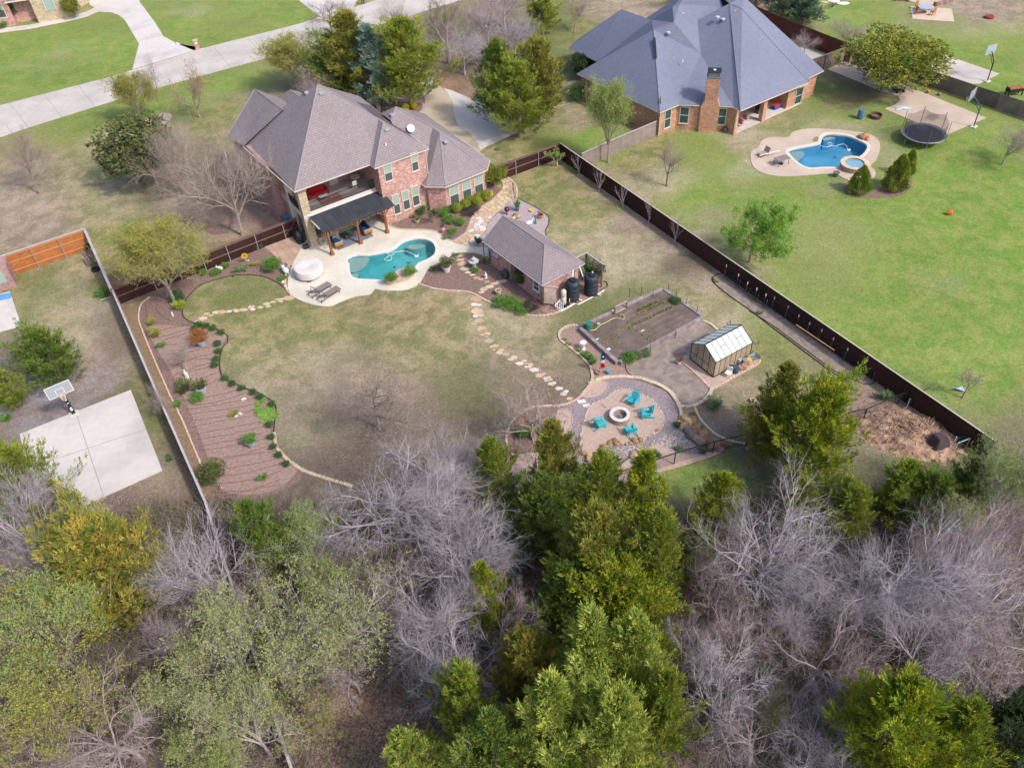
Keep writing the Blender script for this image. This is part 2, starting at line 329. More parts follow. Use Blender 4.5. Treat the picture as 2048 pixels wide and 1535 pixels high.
def ground():
    import numpy as np
    xs = np.concatenate([[-1600, -700, -300, -150], np.arange(-95, 95.1, .55), [150, 300, 700, 1600]])
    ys = np.concatenate([[-600, -200, -50, 0], np.arange(12, 155.1, .55), [220, 400, 900, 2400]])
    X, Y = np.meshgrid(xs, ys); n = X.size; co = np.zeros((n, 3)); co[:, 0] = X.ravel(); co[:, 1] = Y.ravel()
    R = np.array([list(r) for r in _R]); v = (co - [0, 0, CAMH]) @ R.T; zz = np.maximum(v[:, 2], 1); U = v[:, 0] / zz * FPX + 1024; V = v[:, 1] / zz * FPX + 767.5
    rs = np.random.RandomState(3)
    # wobble the patch outlines with a few sine waves
    wx = sum(np.sin(co[:, 0] * a + co[:, 1] * b + c) * d for a, b, c, d in ((.5, .2, 1, 9), (-.3, .7, 2, 8), (1.1, .6, 0, 6), (.9, -1.3, 3, 5)))
    wy = sum(np.sin(co[:, 0] * a + co[:, 1] * b + c) * d for a, b, c, d in ((.4, -.5, 2, 6), (.8, .4, 1, 5), (-1.2, .7, 5, 4)))
    U = U + wx; V = V + wy
    ca = np.zeros((n, 3)); cb = np.zeros((n, 3)); W = np.zeros(n)
    def acc(wt, k):
        nonlocal W; a, b = CL[k]; ca[:] += wt[:, None] * np.array(a); cb[:] += wt[:, None] * np.array(b); W = W + wt
    acc(np.full(n, .25), 't')
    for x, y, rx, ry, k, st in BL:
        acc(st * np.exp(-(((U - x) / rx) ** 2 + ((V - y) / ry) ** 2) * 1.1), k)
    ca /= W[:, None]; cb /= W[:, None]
    nx, ny = len(xs), len(ys); idx = np.arange(n).reshape(ny, nx)
    f = np.stack([idx[:-1, :-1], idx[:-1, 1:], idx[1:, 1:], idx[1:, :-1]], -1).reshape(-1, 4)
    me = bpy.data.meshes.new('ground')
    keep = np.ones(len(f), bool)
    for WP in (WATER, W2):
        P = px(WP)
        for k in np.where((np.abs(co[f[:, 0], 0] - sum(q[0] for q in P) / len(P)) < 9) & (np.abs(co[f[:, 0], 1] - sum(q[1] for q in P) / len(P)) < 9))[0]:
            if any(inside(co[i], P) for i in f[k]): keep[k] = False
    f = f[keep]
    me.vertices.add(n); me.vertices.foreach_set('co', co.ravel()); me.loops.add(f.size); me.loops.foreach_set('vertex_index', f.ravel().astype(np.int32)); me.polygons.add(len(f)); me.polygons.foreach_set('loop_start', np.arange(0, f.size, 4, dtype=np.int32)); me.update(calc_edges=True); me.validate()
    for nm, c in (('ColA', ca), ('ColB', cb)):
        at = me.color_attributes.new(nm, 'FLOAT_COLOR', 'POINT'); at.data.foreach_set('color', np.concatenate([c, np.ones((n, 1))], 1).ravel())
    o = bpy.data.objects.new('ground', me); LK(o); o['kind'] = 'structure'
    m = bpy.data.materials.new('ground'); m.use_nodes = True; t = m.node_tree; N = t.nodes; L = t.links; b = N['Principled BSDF']; b.inputs['Roughness'].default_value = .95; b.inputs['Specular IOR Level'].default_value = .1
    tc = N.new('ShaderNodeTexCoord')
    def noise(sc, det, rough=.6, dist=0):
        q = N.new('ShaderNodeTexNoise'); q.inputs['Scale'].default_value = sc; q.inputs['Detail'].default_value = det; q.inputs['Roughness'].default_value = rough; q.inputs['Distortion'].default_value = dist; L.new(tc.outputs['Object'], q.inputs['Vector']); return q.outputs[0]
    def vc(k): q = N.new('ShaderNodeVertexColor'); q.layer_name = k; return q.outputs[0]
    r = N.new('ShaderNodeValToRGB'); r.color_ramp.elements[0].position = .43; r.color_ramp.elements[1].position = .57; L.new(noise(.55, 9, .68, .4), r.inputs[0])
    mx = N.new('ShaderNodeMixRGB'); L.new(r.outputs[0], mx.inputs[0]); L.new(vc('ColA'), mx.inputs[1]); L.new(vc('ColB'), mx.inputs[2])
    def vmul(src, sc, det, lo, hi, rough=.6):
        mr = N.new('ShaderNodeMapRange'); mr.inputs[1].default_value = .3; mr.inputs[2].default_value = .7; mr.inputs[3].default_value = lo; mr.inputs[4].default_value = hi; L.new(noise(sc, det, rough), mr.inputs[0])
        hs = N.new('ShaderNodeHueSaturation'); L.new(src, hs.inputs['Color']); L.new(mr.outputs[0], hs.inputs['Value']); return hs.outputs[0]
    c = vmul(mx.outputs[0], 5, 7, .52, 1.45, .8); c = vmul(c, .12, 3, .9, 1.1); c = vmul(c, 1.8, 5, .84, 1.16, .7)
    # dead-grass thatch showing through
    r2 = N.new('ShaderNodeValToRGB'); r2.color_ramp.elements[0].position = .60; r2.color_ramp.elements[1].position = .72; L.new(noise(2.1, 10, .8, .9), r2.inputs[0])
    m2 = N.new('ShaderNodeMixRGB'); mm = N.new('ShaderNodeMath'); mm.operation = 'MULTIPLY'; mm.inputs[1].default_value = .5; L.new(r2.outputs[0], mm.inputs[0]); L.new(mm.outputs[0], m2.inputs[0]); L.new(c, m2.inputs[1]); m2.inputs[2].default_value = (.40, .34, .23, 1)
    L.new(m2.outputs[0], b.inputs['Base Color'])
    bp = N.new('ShaderNodeBump'); bp.inputs['Strength'].default_value = .5; bp.inputs['Distance'].default_value = .06; L.new(noise(9, 5, .7), bp.inputs['Height']); L.new(bp.outputs[0], b.inputs['Normal']); me.materials.append(m)
WATER = [(696, 518), (714, 511), (737, 511), (761, 507), (786, 500), (804, 486), (825, 479), (848, 479), (865, 486), (871, 499), (867, 511), (853, 520), (837, 527), (828, 537), (812, 545), (791, 552), (770, 560), (747, 560), (716, 558), (705, 553), (700, 541), (699, 530)]
W2 = [(1577, 303), (1589, 298), (1615, 293), (1640, 287), (1645, 275), (1656, 269), (1691, 272), (1716, 281), (1733, 291), (1731, 302), (1720, 313), (1700, 321), (1684, 328), (1674, 334), (1646, 335), (1617, 336), (1597, 326), (1583, 313)]
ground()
# ------------------------------------------------------------------ paving materials
m_road = M('road concrete', (.56, .51, .475), (.44, .40, .375), .3, .9, .15, 20, fine=.06, detail=9)
m_conc = M('pale concrete', (.60, .555, .53), (.43, .40, .40), .22, .9, .12, 20, fine=.06, lo=.48, hi=.74, detail=9)
m_deck = M('pool deck', (.66, .62, .54), (.56, .515, .44), .5, .85, .12, 30, fine=.05, detail=9)
m_tand = M('tan driveway', (.50, .42, .31), (.42, .35, .27), .3, .9, .1, 20, fine=.05)
m_pink = M('pink deck', (.56, .45, .37), (.48, .385, .32), .5, .9, .1, 20, fine=.06)
m_mulch = M('mulch', (.29, .195, .165), (.18, .12, .105), 5, .95, 1, 25, fine=.3, coord='Object')
m_mulch2 = M('mulch pale', (.40, .275, .235), (.29, .195, .165), 5, .95, 1, 25, fine=.3)
m_soil = M('garden soil', (.345, .28, .24), (.22, .175, .155), 1.6, .95, 1, 9, fine=.2)
m_bed = M('vegetable soil', (.19, .145, .125), (.13, .10, .085), 1.2, .95, 1, 9, fine=.15)
m_gravel = M('purple gravel', (.40, .33, .345), (.24, .185, .195), 14, .9, 1, 30, fine=.35, lo=.4, hi=.6)
m_gravelp = M('lavender gravel', (.50, .42, .44), (.36, .29, .31), 12, .9, 1, 30, fine=.25)
m_dg = M('decomposed granite', (.52, .38, .32), (.44, .32, .27), 4, .95, .4, 30, fine=.1)
m_dirt = M('path dirt', (.33, .24, .19), (.23, .17, .13), 3, .95, .8, 15, fine=.2)
m_leaf = M('leafy dirt', (.30, .20, .12), (.20, .15, .10), 4, .95, .8, 15, fine=.3)
m_lime = M('limestone', (.62, .51, .38), (.52, .41, .29), 2, .9, .4, 9, rand=.14, fine=.08)
m_lime2 = M('pinkish stone', (.60, .45, .37), (.50, .38, .31), 3, .9, .5, 9, rand=.15, fine=.1)
m_flagw = M('white flagstone', (.68, .64, .62), (.58, .54, .53), 2, .85, .3, 9, rand=.1)
m_flagt = M('tan flagstone', (.58, .46, .33), (.50, .37, .24), 1.5, .85, .3, 9, rand=.14)
m_flago = M('orange flagstone', (.58, .36, .22), (.52, .36, .25), 1.5, .85, .3, 9, rand=.12)
m_grout = M('grout', (.30, .26, .22), None, 4)
m_rust = M('rust boulder', (.42, .25, .12), (.27, .16, .10), 2.5, .9, .8, 8, rand=.22, fine=.15)
m_brownst = M('brown boulder', (.30, .21, .19), (.20, .14, .13), 2.5, .9, .8, 8, rand=.2)
m_white = M('white paint', (.78, .77, .76), (.74, .73, .72), 3, .5, fine=.02)
m_cream = M('cream trim', (.62, .56, .48), (.58, .52, .45), 3, .6, fine=.03)
m_trim = M('pinkish trim', (.60, .52, .49), (.56, .48, .45), 3, .6, fine=.03)
m_black = M('black metal', (.02, .02, .022), (.03, .03, .03), 3, .4, fine=.02)
m_dgrey = M('dark grey', (.09, .09, .10), (.12, .12, .13), 3, .5)
m_steel = M('galvanised steel', (.42, .42, .44), (.35, .35, .38), 3, .45, metal=.4, fine=.05)
m_hose = M('black hose', (.04, .035, .033), None, 3, .6)
m_joint = M('joint', (.30, .27, .25), None, 3)
# ------------------------------------------------------------------ roads and drives
sheet('road', [(-260, 365), (58, 255), (228, 202), (330, 172), (512, 122), (637, 92), (760, 50), (867, 17), (1010, -25), (860, -25), (760, -2), (702, 17), (610, 45), (512, 70), (405, 97), (225, 153), (0, 211), (-260, 292)], .03, m_road, 0)
sheet('driveway', [(265, 139), (278, 88), (250, 41), (238, 31), (222, 25), (202, 24), (180, 10), (150, -60), (255, -60), (280, 5), (310, 45), (327, 73), (355, 88), (392, 103), (405, 96)], .026, m_conc, 0)
sheet('driveway', [(606, 46), (640, 34), (596, 0), (570, -40), (700, -40), (715, 0), (705, 18)], .022, m_conc, 0)
sheet('path', [(-60, 72), (0, 66), (60, 58), (140, 42), (175, 33), (192, 25), (206, 22), (196, 13), (172, 24), (140, 34), (60, 50), (0, 57), (-60, 62)], .034, m_conc, 0)
for i in range(12):   # transverse road joints, cut as thin grooves of darker filler
    x0 = 20 + i * 68; MBj = MB()
    a = G(x0 + 38, 211 - (x0 + 38) * .275 + 62 - .012 * x0); b = G(x0, 211 - x0 * .275 + 2)
    MBj.beam((a.x, a.y, .0345), (b.x, b.y, .0345), .05, .004).build('road_joint', m_joint)['kind'] = 'structure'
drv = sheet('driveway', [(832, 236), (945, 297), (960, 303), (975, 285), (935, 262), (912, 246), (908, 232), (910, 212), (900, 190), (886, 178), (872, 165), (862, 152), (820, 160), (845, 185), (850, 210), (846, 222)], .03, m_tand, 2)
sheet('driveway', [(960, 299), (1042, 262), (1005, 232), (976, 213), (941, 197), (905, 182), (886, 176), (894, 184), (906, 205), (908, 232), (914, 248), (938, 265), (955, 285)], .034, m_conc, 0)
sheet('patio', [(1655, 139), (1690, 122), (1760, 150), (1800, 168), (1820, 175), (1973, 236), (1890, 271), (1830, 244), (1769, 218), (1790, 210), (1800, 201), (1796, 192), (1765, 184), (1720, 165)], .03, m_pink, 0)
sheet('basketball_slab', [(1862, 120), (1888, 110), (1999, 148), (1958, 168), (1944, 168), (1865, 142)], .03, m_road, 0)
sheet('patio', [(1821, 13), (1903, 18), (1909, 44), (1825, 38)], .03, M('pale tan concrete', (.62, .49, .40), (.56, .44, .36), .6, .9), 0)
sheet('patio', [(-60, 605), (20, 583), (43, 652), (0, 664), (-60, 680)], .05, m_conc, 0)
SL = sheet('basketball_slab', [(40, 868), (262, 780), (325, 941), (80, 1052)], .06, m_conc, 0)
MB().beam(G(152, 826, .063), G(207, 990, .063), .04, .004).beam(G(56, 935, .063), G(292, 858, .063), .04, .004).build('expansion_joint', m_joint)['kind'] = 'structure'
sheet('path', [(1330, 10), (1450, 60), (1620, 120), (1655, 130), (1600, 118), (1560, 88), (1640, 118)][0:0] or [(1606, 92), (1666, 116), (1640, 140), (1570, 120)], .03, m_road, 0)
# ------------------------------------------------------------------ main pool deck
DECK = [(576, 563), (577, 580), (589, 595), (610, 605), (638, 612), (663, 612), (681, 604), (709, 594), (740, 589), (749, 579), (767, 581), (804, 581), (821, 577), (839, 567), (849, 551), (856, 539), (874, 528), (890, 520), (901, 512), (918, 506), (945, 506), (962, 510), (976, 521), (976, 498), (964, 495), (943, 493), (925, 492), (902, 483), (887, 474), (865, 463), (830, 461), (800, 460), (781, 453), (772, 436), (745, 405), (640, 440), (620, 470), (603, 497), (588, 525), (580, 545)]
def pool(name, WP, DP, zdeck, mat_deck, basin, tint, cop, copw, depth=1.3, wl=.12, cz=.02):
    W = cr_closed(px(WP), 4); D = cr_closed(px(DP), 3)
    if area(W) < 0: W = W[::-1]
    if area(D) < 0: D = D[::-1]
    # deck with a hole: filled between outline and hole
    bm = bmesh.new(); ed = []
    def ring(P, z):
        vs = [bm.verts.new((p[0], p[1], z)) for p in P]; es = [bm.edges.new((vs[i], vs[(i + 1) % len(vs)])) for i in range(len(vs))]; return vs, es
    cx = sum(p[0] for p in W) / len(W); cy = sum(p[1] for p in W) / len(W)
    def off(P, d):
        out = []
        for i, p in enumerate(P):
            a, b = P[i - 1], P[(i + 1) % len(P)]; t = Vector((b[0] - a[0], b[1] - a[1])); t.normalize(); out.append((p[0] + t.y * d, p[1] - t.x * d))
        return out
    WO = off(W, copw)
    v1, e1 = ring(D, zdeck); v2, e2 = ring(WO, zdeck); bmesh.ops.triangle_fill(bm, edges=e1 + e2, use_beauty=True)
    for f in bm.faces:
        if f.normal.z < 0: f.normal_flip()
    for i in range(len(v1)):
        a, b = v1[i], v1[(i + 1) % len(v1)]; c = bm.verts.new((b.co.x, b.co.y, -.03)); d = bm.verts.new((a.co.x, a.co.y, -.03)); bm.faces.new((a, d, c, b))
    me = bpy.data.meshes.new(name); bm.to_mesh(me); bm.free(); me.materials.append(mat_deck); o = bpy.data.objects.new(name, me); LK(o); o['kind'] = 'structure'
    n = len(W); m = MB()
    m.add([(p[0], p[1], zdeck + cz) for p in W] + [(p[0], p[1], zdeck + cz) for p in WO] + [(p[0], p[1], zdeck - wl * 1.5) for p in W] + [(p[0], p[1], zdeck - .02) for p in WO],
          [f for i in range(n) for j in ((i + 1) % n,) for f in ((i, n + i, n + j, j), (2 * n + i, i, j, 2 * n + j), (n + i, 3 * n + i, 3 * n + j, n + j))]).build('pool_coping', cop)['kind'] = 'structure'
    m = MB(); m.add([(p[0], p[1], zdeck - wl * 1.5) for p in W] + [(p[0], p[1], zdeck - depth) for p in off(W, -.12)], [(n + i, i, (i + 1) % n, n + (i + 1) % n) for i in range(n)] + [tuple(range(n, 2 * n))])
    b = m.build('pool_basin', basin); b['kind'] = 'structure'
    bm = bmesh.new(); bm.from_mesh(b.data); bmesh.ops.triangulate(bm, faces=[f for f in bm.faces if len(f.verts) > 4]); bm.to_mesh(b.data); bm.free()
    m = MB(); m.add([(p[0], p[1], zdeck - wl) for p in off(W, -.005)], [tuple(range(n))]); b = m.build('pool_water', Mwater(name + ' water', tint)); b['kind'] = 'structure'
    bm = bmesh.new(); bm.from_mesh(b.data); bmesh.ops.triangulate(bm, faces=bm.faces[:]); bm.to_mesh(b.data); bm.free()
m_pl = M('pool plaster', (.13, .47, .51), (.10, .40, .44), .5, .8, fine=.02)
m_shelf = M('pool shelf plaster', (.40, .44, .41), (.35, .40, .38), .8, .8, fine=.03)
m_cop = M('coping', (.70, .66, .62), (.64, .60, .55), 2, .8, fine=.05)
pool('pool_deck', WATER, DECK, .08, m_deck, m_pl, (.80, .95, .96), m_cop, .30)
def step(pts, z, z0, mat, side=None):
    P = cr_closed(px(pts), 3); m = MB().prism(P, z0, z); m.m = [0] + [1] * (len(m.f) - 1); m.build('pool_step', [mat, side or m_pl])['kind'] = 'structure'
step([(698, 517), (714, 512), (737, 512), (736, 520), (729, 530), (717, 538), (702, 541), (698, 530)], -.18, -1.2, m_shelf)
step([(812, 488), (825, 484), (848, 484), (846, 489), (830, 493), (818, 492)], -.30, -1.2, m_shelf)
step([(702, 543), (716, 539), (714, 548), (706, 553)], -.34, -1.2, m_shelf)
# spillover planter wall at the pool edge
PW = [(797, 548), (812, 544), (826, 545), (829, 552), (815, 562), (800, 567), (780, 571), (772, 569), (771, 561), (785, 558)]
pwp = cr_closed(px(PW), 3); t = thing('pool_planter_wall', 'low curved stone wall at the pool edge carrying two leafy shrubs', 'wall', (0, 0, 0))
o = MB().prism(pwp, .0, .42).build('base', M('stacked stone', (.55, .42, .30), (.45, .32, .21), 5, .9, .8, 12, fine=.2), t)
o = MB().prism([(sum(q[0] for q in pwp) / len(pwp) + (q[0] - sum(s_[0] for s_ in pwp) / len(pwp)) * 1.05, sum(q[1] for q in pwp) / len(pwp) + (q[1] - sum(s_[1] for s_ in pwp) / len(pwp)) * 1.05) for q in pwp], .42, .48).build('cap', m_lime2, t)
# second pool, behind the grey-roofed house
D2 = [(1501, 306), (1515, 296), (1525, 281), (1544, 275), (1576, 275), (1585, 265), (1617, 258), (1675, 260), (1730, 267), (1755, 279), (1760, 297), (1753, 318), (1741, 332), (1750, 342), (1750, 353), (1738, 361), (1715, 364), (1690, 359), (1665, 348), (1597, 352), (1558, 353), (1523, 346), (1505, 332)]
pool('pool_deck', W2, D2, .06, m_pink, M('blue plaster', (.16, .44, .62), (.06, .29, .47), .25, .8, fine=.02), (.80, .93, .98), M('pale coping', (.70, .62, .54), (.62, .54, .46), 2, .8), .34)
step([(1578, 304), (1592, 299), (1607, 299), (1609, 307), (1600, 316), (1588, 320)], -.25, -1.2, m_shelf, MATS['blue plaster'])
step([(1648, 274), (1660, 271), (1672, 273), (1660, 277), (1648, 279)], -.16, -1.2, m_shelf, MATS['blue plaster'])
sheet('grass_patch', [(1624, 281), (1632, 274), (1638, 277), (1637, 282), (1630, 285)], .07, M('turf', (.27, .25, .13), (.2, .2, .09), 4), 2)
# ------------------------------------------------------------------ beds
EDL = [(296, 597), (283, 608), (278, 626), (279, 644), (291, 676), (305, 710), (326, 758), (340, 790), (364, 838), (383, 883), (399, 921), (413, 953)]
LAWN = [(571, 577), (560, 568), (537, 556), (517, 551), (498, 549), (468, 550), (434, 558), (400, 571), (379, 590), (368, 607), (365, 627), (372, 638), (393, 647), (424, 654), (444, 663), (455, 672), (454, 685), (446, 694), (440, 713), (440, 737), (447, 754), (468, 765), (494, 777), (517, 785), (542, 800), (552, 815), (549, 843), (547, 868), (554, 893), (574, 918), (594, 933), (607, 940)]
sheet('mulch_bed', [(250, 608), (300, 585), (385, 546), (455, 522), (527, 497), (545, 510), (566, 525), (578, 530), (576, 545), (572, 560)] + LAWN + [(600, 960), (560, 985), (500, 1000), (435, 995)] + EDL[::-1], .02, m_mulch, 0)
sheet('mulch_bed', [(300, 650), (440, 662), (452, 674), (440, 700), (436, 735), (450, 762), (515, 790), (545, 815), (541, 850), (545, 890), (570, 925), (596, 938), (560, 975), (500, 990), (445, 980), (425, 940), (400, 870), (370, 800), (340, 740), (310, 690)], .026, m_mulch2, 3)
sheet('dirt_strip', [(240, 612), (262, 612), (282, 608)] + EDL[2:] + [(425, 990), (408, 1000), (395, 965), (350, 865), (310, 775), (275, 690)], .012, m_leaf, 0)
sheet('mulch_bed', [(779, 452), (800, 459), (830, 460), (865, 462), (887, 473), (902, 482), (925, 472), (935, 460), (941, 445), (950, 430), (975, 412), (990, 395), (1003, 380), (975, 365), (940, 370), (850, 400), (770, 430)], .04, m_mulch, 0)
FLAG = [(905, 483), (930, 466), (940, 450), (946, 432), (953, 422), (966, 411), (987, 398), (1000, 386), (1006, 374), (1004, 362), (1010, 356), (1021, 361), (1029, 371), (1032, 381), (1030, 392), (1028, 401), (1018, 403), (1007, 416), (997, 424), (981, 437), (974, 451), (971, 463), (960, 474), (952, 481), (944, 493), (921, 491)]
sheet('path_bed', FLAG, .03, m_grout, 0)
fp = bpy.data.objects.new('flagstone_path', None); LK(fp); fp['kind'] = 'structure'
rg = random.Random(5)
for c in voronoi(px(FLAG), .62, rg, .05):
    if len(c) < 3: continue
    MB().prism(c, .02, .06 + rg.uniform(0, .012)).build('flagstone', rg.choice((m_flagt, m_flagt, m_lime, m_flago) if c[0][1] > 70 else (m_flagw, m_flagt, m_flago, m_lime2)), fp)
sheet('gravel_bed', [(944, 494), (953, 480), (972, 464), (975, 450), (982, 438), (998, 425), (1008, 416), (1019, 404), (1030, 396), (1041, 399), (1072, 415), (1094, 430), (1097, 436), (1096, 448), (1091, 460), (1092, 472), (1120, 500), (1090, 560), (1000, 520), (976, 500)], .024, m_gravelp, 0)
BP = [(839, 567), (865, 576), (901, 581), (929, 582), (950, 588), (971, 600), (983, 605), (1002, 614), (1025, 622), (1060, 630), (1091, 630), (1121, 622), (1139, 612)]
sheet('mulch_bed', BP + [(1150, 596), (1083, 560), (976, 498), (976, 521), (962, 511), (945, 507), (918, 507), (901, 513), (890, 521), (874, 529), (856, 540), (849, 552)], .03, m_mulch, 0)
PAD = [(1083, 622), (1105, 632), (1122, 621), (1145, 609), (1151, 603), (1156, 608), (1167, 601), (1203, 583), (1212, 576), (1180, 550), (1120, 590)]
sheet('equipment_pad', PAD, .05, M('red brick paving', (.40, .24, .19), (.30, .19, .16), 4, .9, .5), 0)
# tiled patio behind the fence gate
TP = px([(528, 495), (585, 474), (606, 478), (614, 496), (594, 525), (586, 533), (578, 530), (566, 526), (551, 515), (540, 503)])
tb = sheet('tile_patio', TP, .04, m_grout, 0, world=True)
_O, _A, _B, _a = frame(G(589, 382, 5.6), 32)
for iu in range(-12, 14):
    for iv in range(-14, 10):
        u0, v0 = iu * .62, iv * .62; sq = [(_O + _A * (u0 + a) + _B * (v0 + b)) for a, b in ((.02, .02), (.60, .02), (.60, .60), (.02, .60))]
        c = clip(TP if area(TP) > 0 else TP[::-1], [(q.x, q.y) for q in sq])
        if len(c) >= 3 and abs(area(c)) > .05: MB().prism(c, .03, .06).build('tile', M('tan tile', (.50, .34, .26), (.44, .30, .23), 1.2, .8, rand=.1), tb)
# fire pit yard
sheet('gravel_bed', [(1190, 768), (1217, 760), (1246, 757), (1280, 762), (1302, 769), (1330, 782), (1345, 797), (1354, 812), (1358, 831), (1362, 850), (1380, 872), (1405, 893), (1395, 912), (1350, 912), (1300, 905), (1255, 915), (1215, 940), (1180, 960), (1120, 960), (1100, 930), (1112, 880), (1118, 840), (1130, 815), (1160, 800)], .03, m_gravel, 3)
sheet('granite_pad', [(1237, 779), (1259, 779), (1281, 788), (1303, 799), (1315, 813), (1325, 828), (1327, 845), (1319, 862), (1296, 875), (1281, 883), (1259, 888), (1237, 887), (1215, 895), (1199, 905), (1179, 910), (1164, 901), (1161, 879), (1165, 854), (1174, 822), (1186, 807), (1208, 799), (1225, 785)], .05, m_dg, 3)
sheet('granite_strip', [(1184, 766), (1206, 762), (1214, 768), (1211, 780), (1200, 790), (1180, 795), (1165, 793), (1172, 780)], .045, m_dg, 3)
sheet('granite_strip', [(1118, 818), (1138, 822), (1143, 838), (1138, 858), (1128, 870), (1116, 870), (1112, 840)], .045, m_dg, 3)
sheet('granite_strip', [(1237, 935), (1262, 915), (1290, 905), (1306, 890), (1330, 883), (1345, 892), (1352, 905), (1400, 908), (1452, 893), (1420, 915), (1250, 962), (1225, 955)], .045, m_dg, 3)
sheet('granite_strip', [(985, 925), (1030, 900), (1070, 905), (1120, 900), (1160, 915), (1165, 955), (1100, 990), (1020, 980), (900, 985), (840, 1000), (800, 1000), (850, 950), (920, 925)], .02, m_dg, 3)
sheet('gravel_bed', [(1000, 960), (1060, 935), (1140, 925), (1150, 960), (1080, 990), (1010, 990)], .026, m_gravelp, 3)
sheet('mulch_bed', [(1012, 885), (1018, 850), (1038, 828), (1065, 815), (1112, 812), (1118, 850), (1108, 890), (1060, 905), (1020, 905)], .035, m_mulch, 3)
# vegetable garden
sheet('garden_bed', [(1118, 668), (1124, 658), (1135, 653), (1152, 651), (1164, 660), (1325, 584), (1401, 640), (1418, 646), (1445, 668), (1380, 706), (1363, 721), (1420, 775), (1422, 790), (1407, 803), (1385, 812), (1362, 811), (1347, 793), (1330, 777), (1302, 764), (1281, 757), (1246, 753), (1208, 756), (1190, 762), (1184, 745), (1182, 735), (1171, 722), (1155, 707), (1135, 691), (1122, 681)], .015, m_soil, 0)
sheet('mulch_bed', [(1122, 668), (1135, 655), (1152, 652), (1164, 660), (1200, 690), (1239, 728), (1262, 745), (1245, 752), (1208, 755), (1192, 758), (1186, 745), (1183, 735), (1172, 722), (1155, 707), (1135, 691), (1124, 681)], .021, m_mulch2, 2)
sheet('greenhouse_slab', [(1363, 721), (1367, 712), (1380, 705), (1440, 680), (1508, 706), (1516, 717), (1517, 726), (1429, 775), (1420, 774)], .05, m_dg, 0)
sheet('soil_strip', [(1437, 549), (1459, 544), (1500, 572), (1600, 645), (1700, 712), (1752, 750), (1748, 766), (1730, 768), (1706, 766), (1661, 741), (1598, 694), (1534, 646), (1499, 619), (1459, 591), (1432, 569), (1427, 557)], .016, m_soil, 2)
sheet('soil_patch', [(1690, 790), (1750, 770), (1810, 800), (1830, 830), (1780, 830), (1720, 835)], .012, m_dirt, 3)
sheet('soil_bed', [(1363, 815), (1385, 814), (1400, 835), (1425, 865), (1465, 887), (1440, 893), (1400, 870), (1375, 845)], .018, m_soil, 3)
# patio under the grey house's porch
FG = frame(G(1320, 225, 3), 32.5)
def W2L(F, u, v, z=0): return F[0] + F[1] * u + F[2] * v + Vector((0, 0, z))
sheet('patio', [tuple(W2L(FG, u, v)[:2]) for u, v in ((7.0, -4.7), (18.2, -4.4), (18.2, -1), (15, 3), (7, 3))], .07, m_conc, 0, world=True)
# front-yard tree ring, round the trees by the road
sheet('tree_ring', [(287, 240), (300, 232), (330, 226), (344, 230), (340, 240), (322, 250), (295, 252)], .02, m_dg, 3)
sheet('tree_ring', [(212, 264), (230, 258), (252, 258), (262, 268), (232, 274), (214, 270)], .02, m_dg, 3)
sheet('gravel_bed', [(750, 165), (800, 190), (845, 205), (850, 215), (838, 232), (820, 228), (780, 215), (760, 195)], .02, m_gravelp, 3)
sheet('mulch_bed', [(752, 175), (800, 205), (842, 206), (840, 224), (820, 236), (740, 225)], .025, m_mulch, 3)
sheet('dark_turf', [(700, 195), (752, 178), (760, 235), (720, 225)], .018, M('dark turf', (.05, .11, .055), (.07, .13, .05), 2), 3)  # patch of darker green turf behind the house roof
sheet('mulch_bed', [(1687, 375), (1705, 370), (1750, 380), (1790, 375), (1822, 350), (1822, 372), (1800, 392), (1750, 396), (1700, 392)], .02, m_mulch, 3)
sheet('tree_ring', [(410, 462), (425, 452), (455, 448), (462, 455), (455, 466), (430, 469)], .012, m_mulch, 3)
# ------------------------------------------------------------------ edging stones
def along(P, step, z=0):
    """points and headings at equal steps along a world polyline"""
    out = []; acc = 0; nxt = 0
    for i in range(len(P) - 1):
        a, b = P[i], P[i + 1]; l = hypot(b[0] - a[0], b[1] - a[1])
        while nxt <= acc + l and l > 0:
            t = (nxt - acc) / l; out.append((a[0] + (b[0] - a[0]) * t, a[1] + (b[1] - a[1]) * t, atan2(b[1] - a[1], b[0] - a[0]))); nxt += step
        acc += l
    return out
def edging(pts, L, w, h, mat, label, parts=True, name='stone_edging', jit=.1, group=None):
    P = cr_open(px(pts), 4); pos = along(P, L); rg = random.Random(len(pts))
    t = thing(name, label, 'edging', (pos[0][0], pos[0][1], 0), group=group); src = None; m = MB()
    for x, y, a in pos:
        k = 1 + rg.uniform(-jit, jit)
        if parts:
            if src is None:
                src = MB().box(-L * .48, L * .48, -w / 2, w / 2, -.03, h).build('stone', mat, t); bev(src, .02)
                src.location = (x - pos[0][0], y - pos[0][1], 0); src.rotation_euler = (0, 0, a)
            else: share('stone', src, t, (x - pos[0][0], y - pos[0][1], rg.uniform(-.01, .015)), a + rg.uniform(-jit, jit) * .4, (1, k, 1))
        else: m.cb((x - pos[0][0], y - pos[0][1], h / 2 - .02 + rg.uniform(-.01, .01)), (L * .86, w * k, h), a + rg.uniform(-jit, jit))
    if not parts: m.build('stones', mat, t)['kind'] = 'stuff'
    return t
def bev(o, wdt=.02, seg=1):
    bm = bmesh.new(); bm.from_mesh(o.data); bmesh.ops.bevel(bm, geom=bm.edges[:], offset=wdt, segments=seg, affect='EDGES', clamp_overlap=True); bm.to_mesh(o.data); bm.free(); return o
edging([(1184, 766), (1195, 761), (1208, 757), (1226, 755), (1246, 754), (1264, 756), (1281, 758), (1302, 765), (1316, 770), (1332, 779), (1341, 786), (1347, 794), (1353, 803), (1358, 812), (1361, 822), (1363, 833), (1361, 843)], .62, .30, .16, m_lime, 'curved border of long cream limestone blocks around the fire pit gravel')
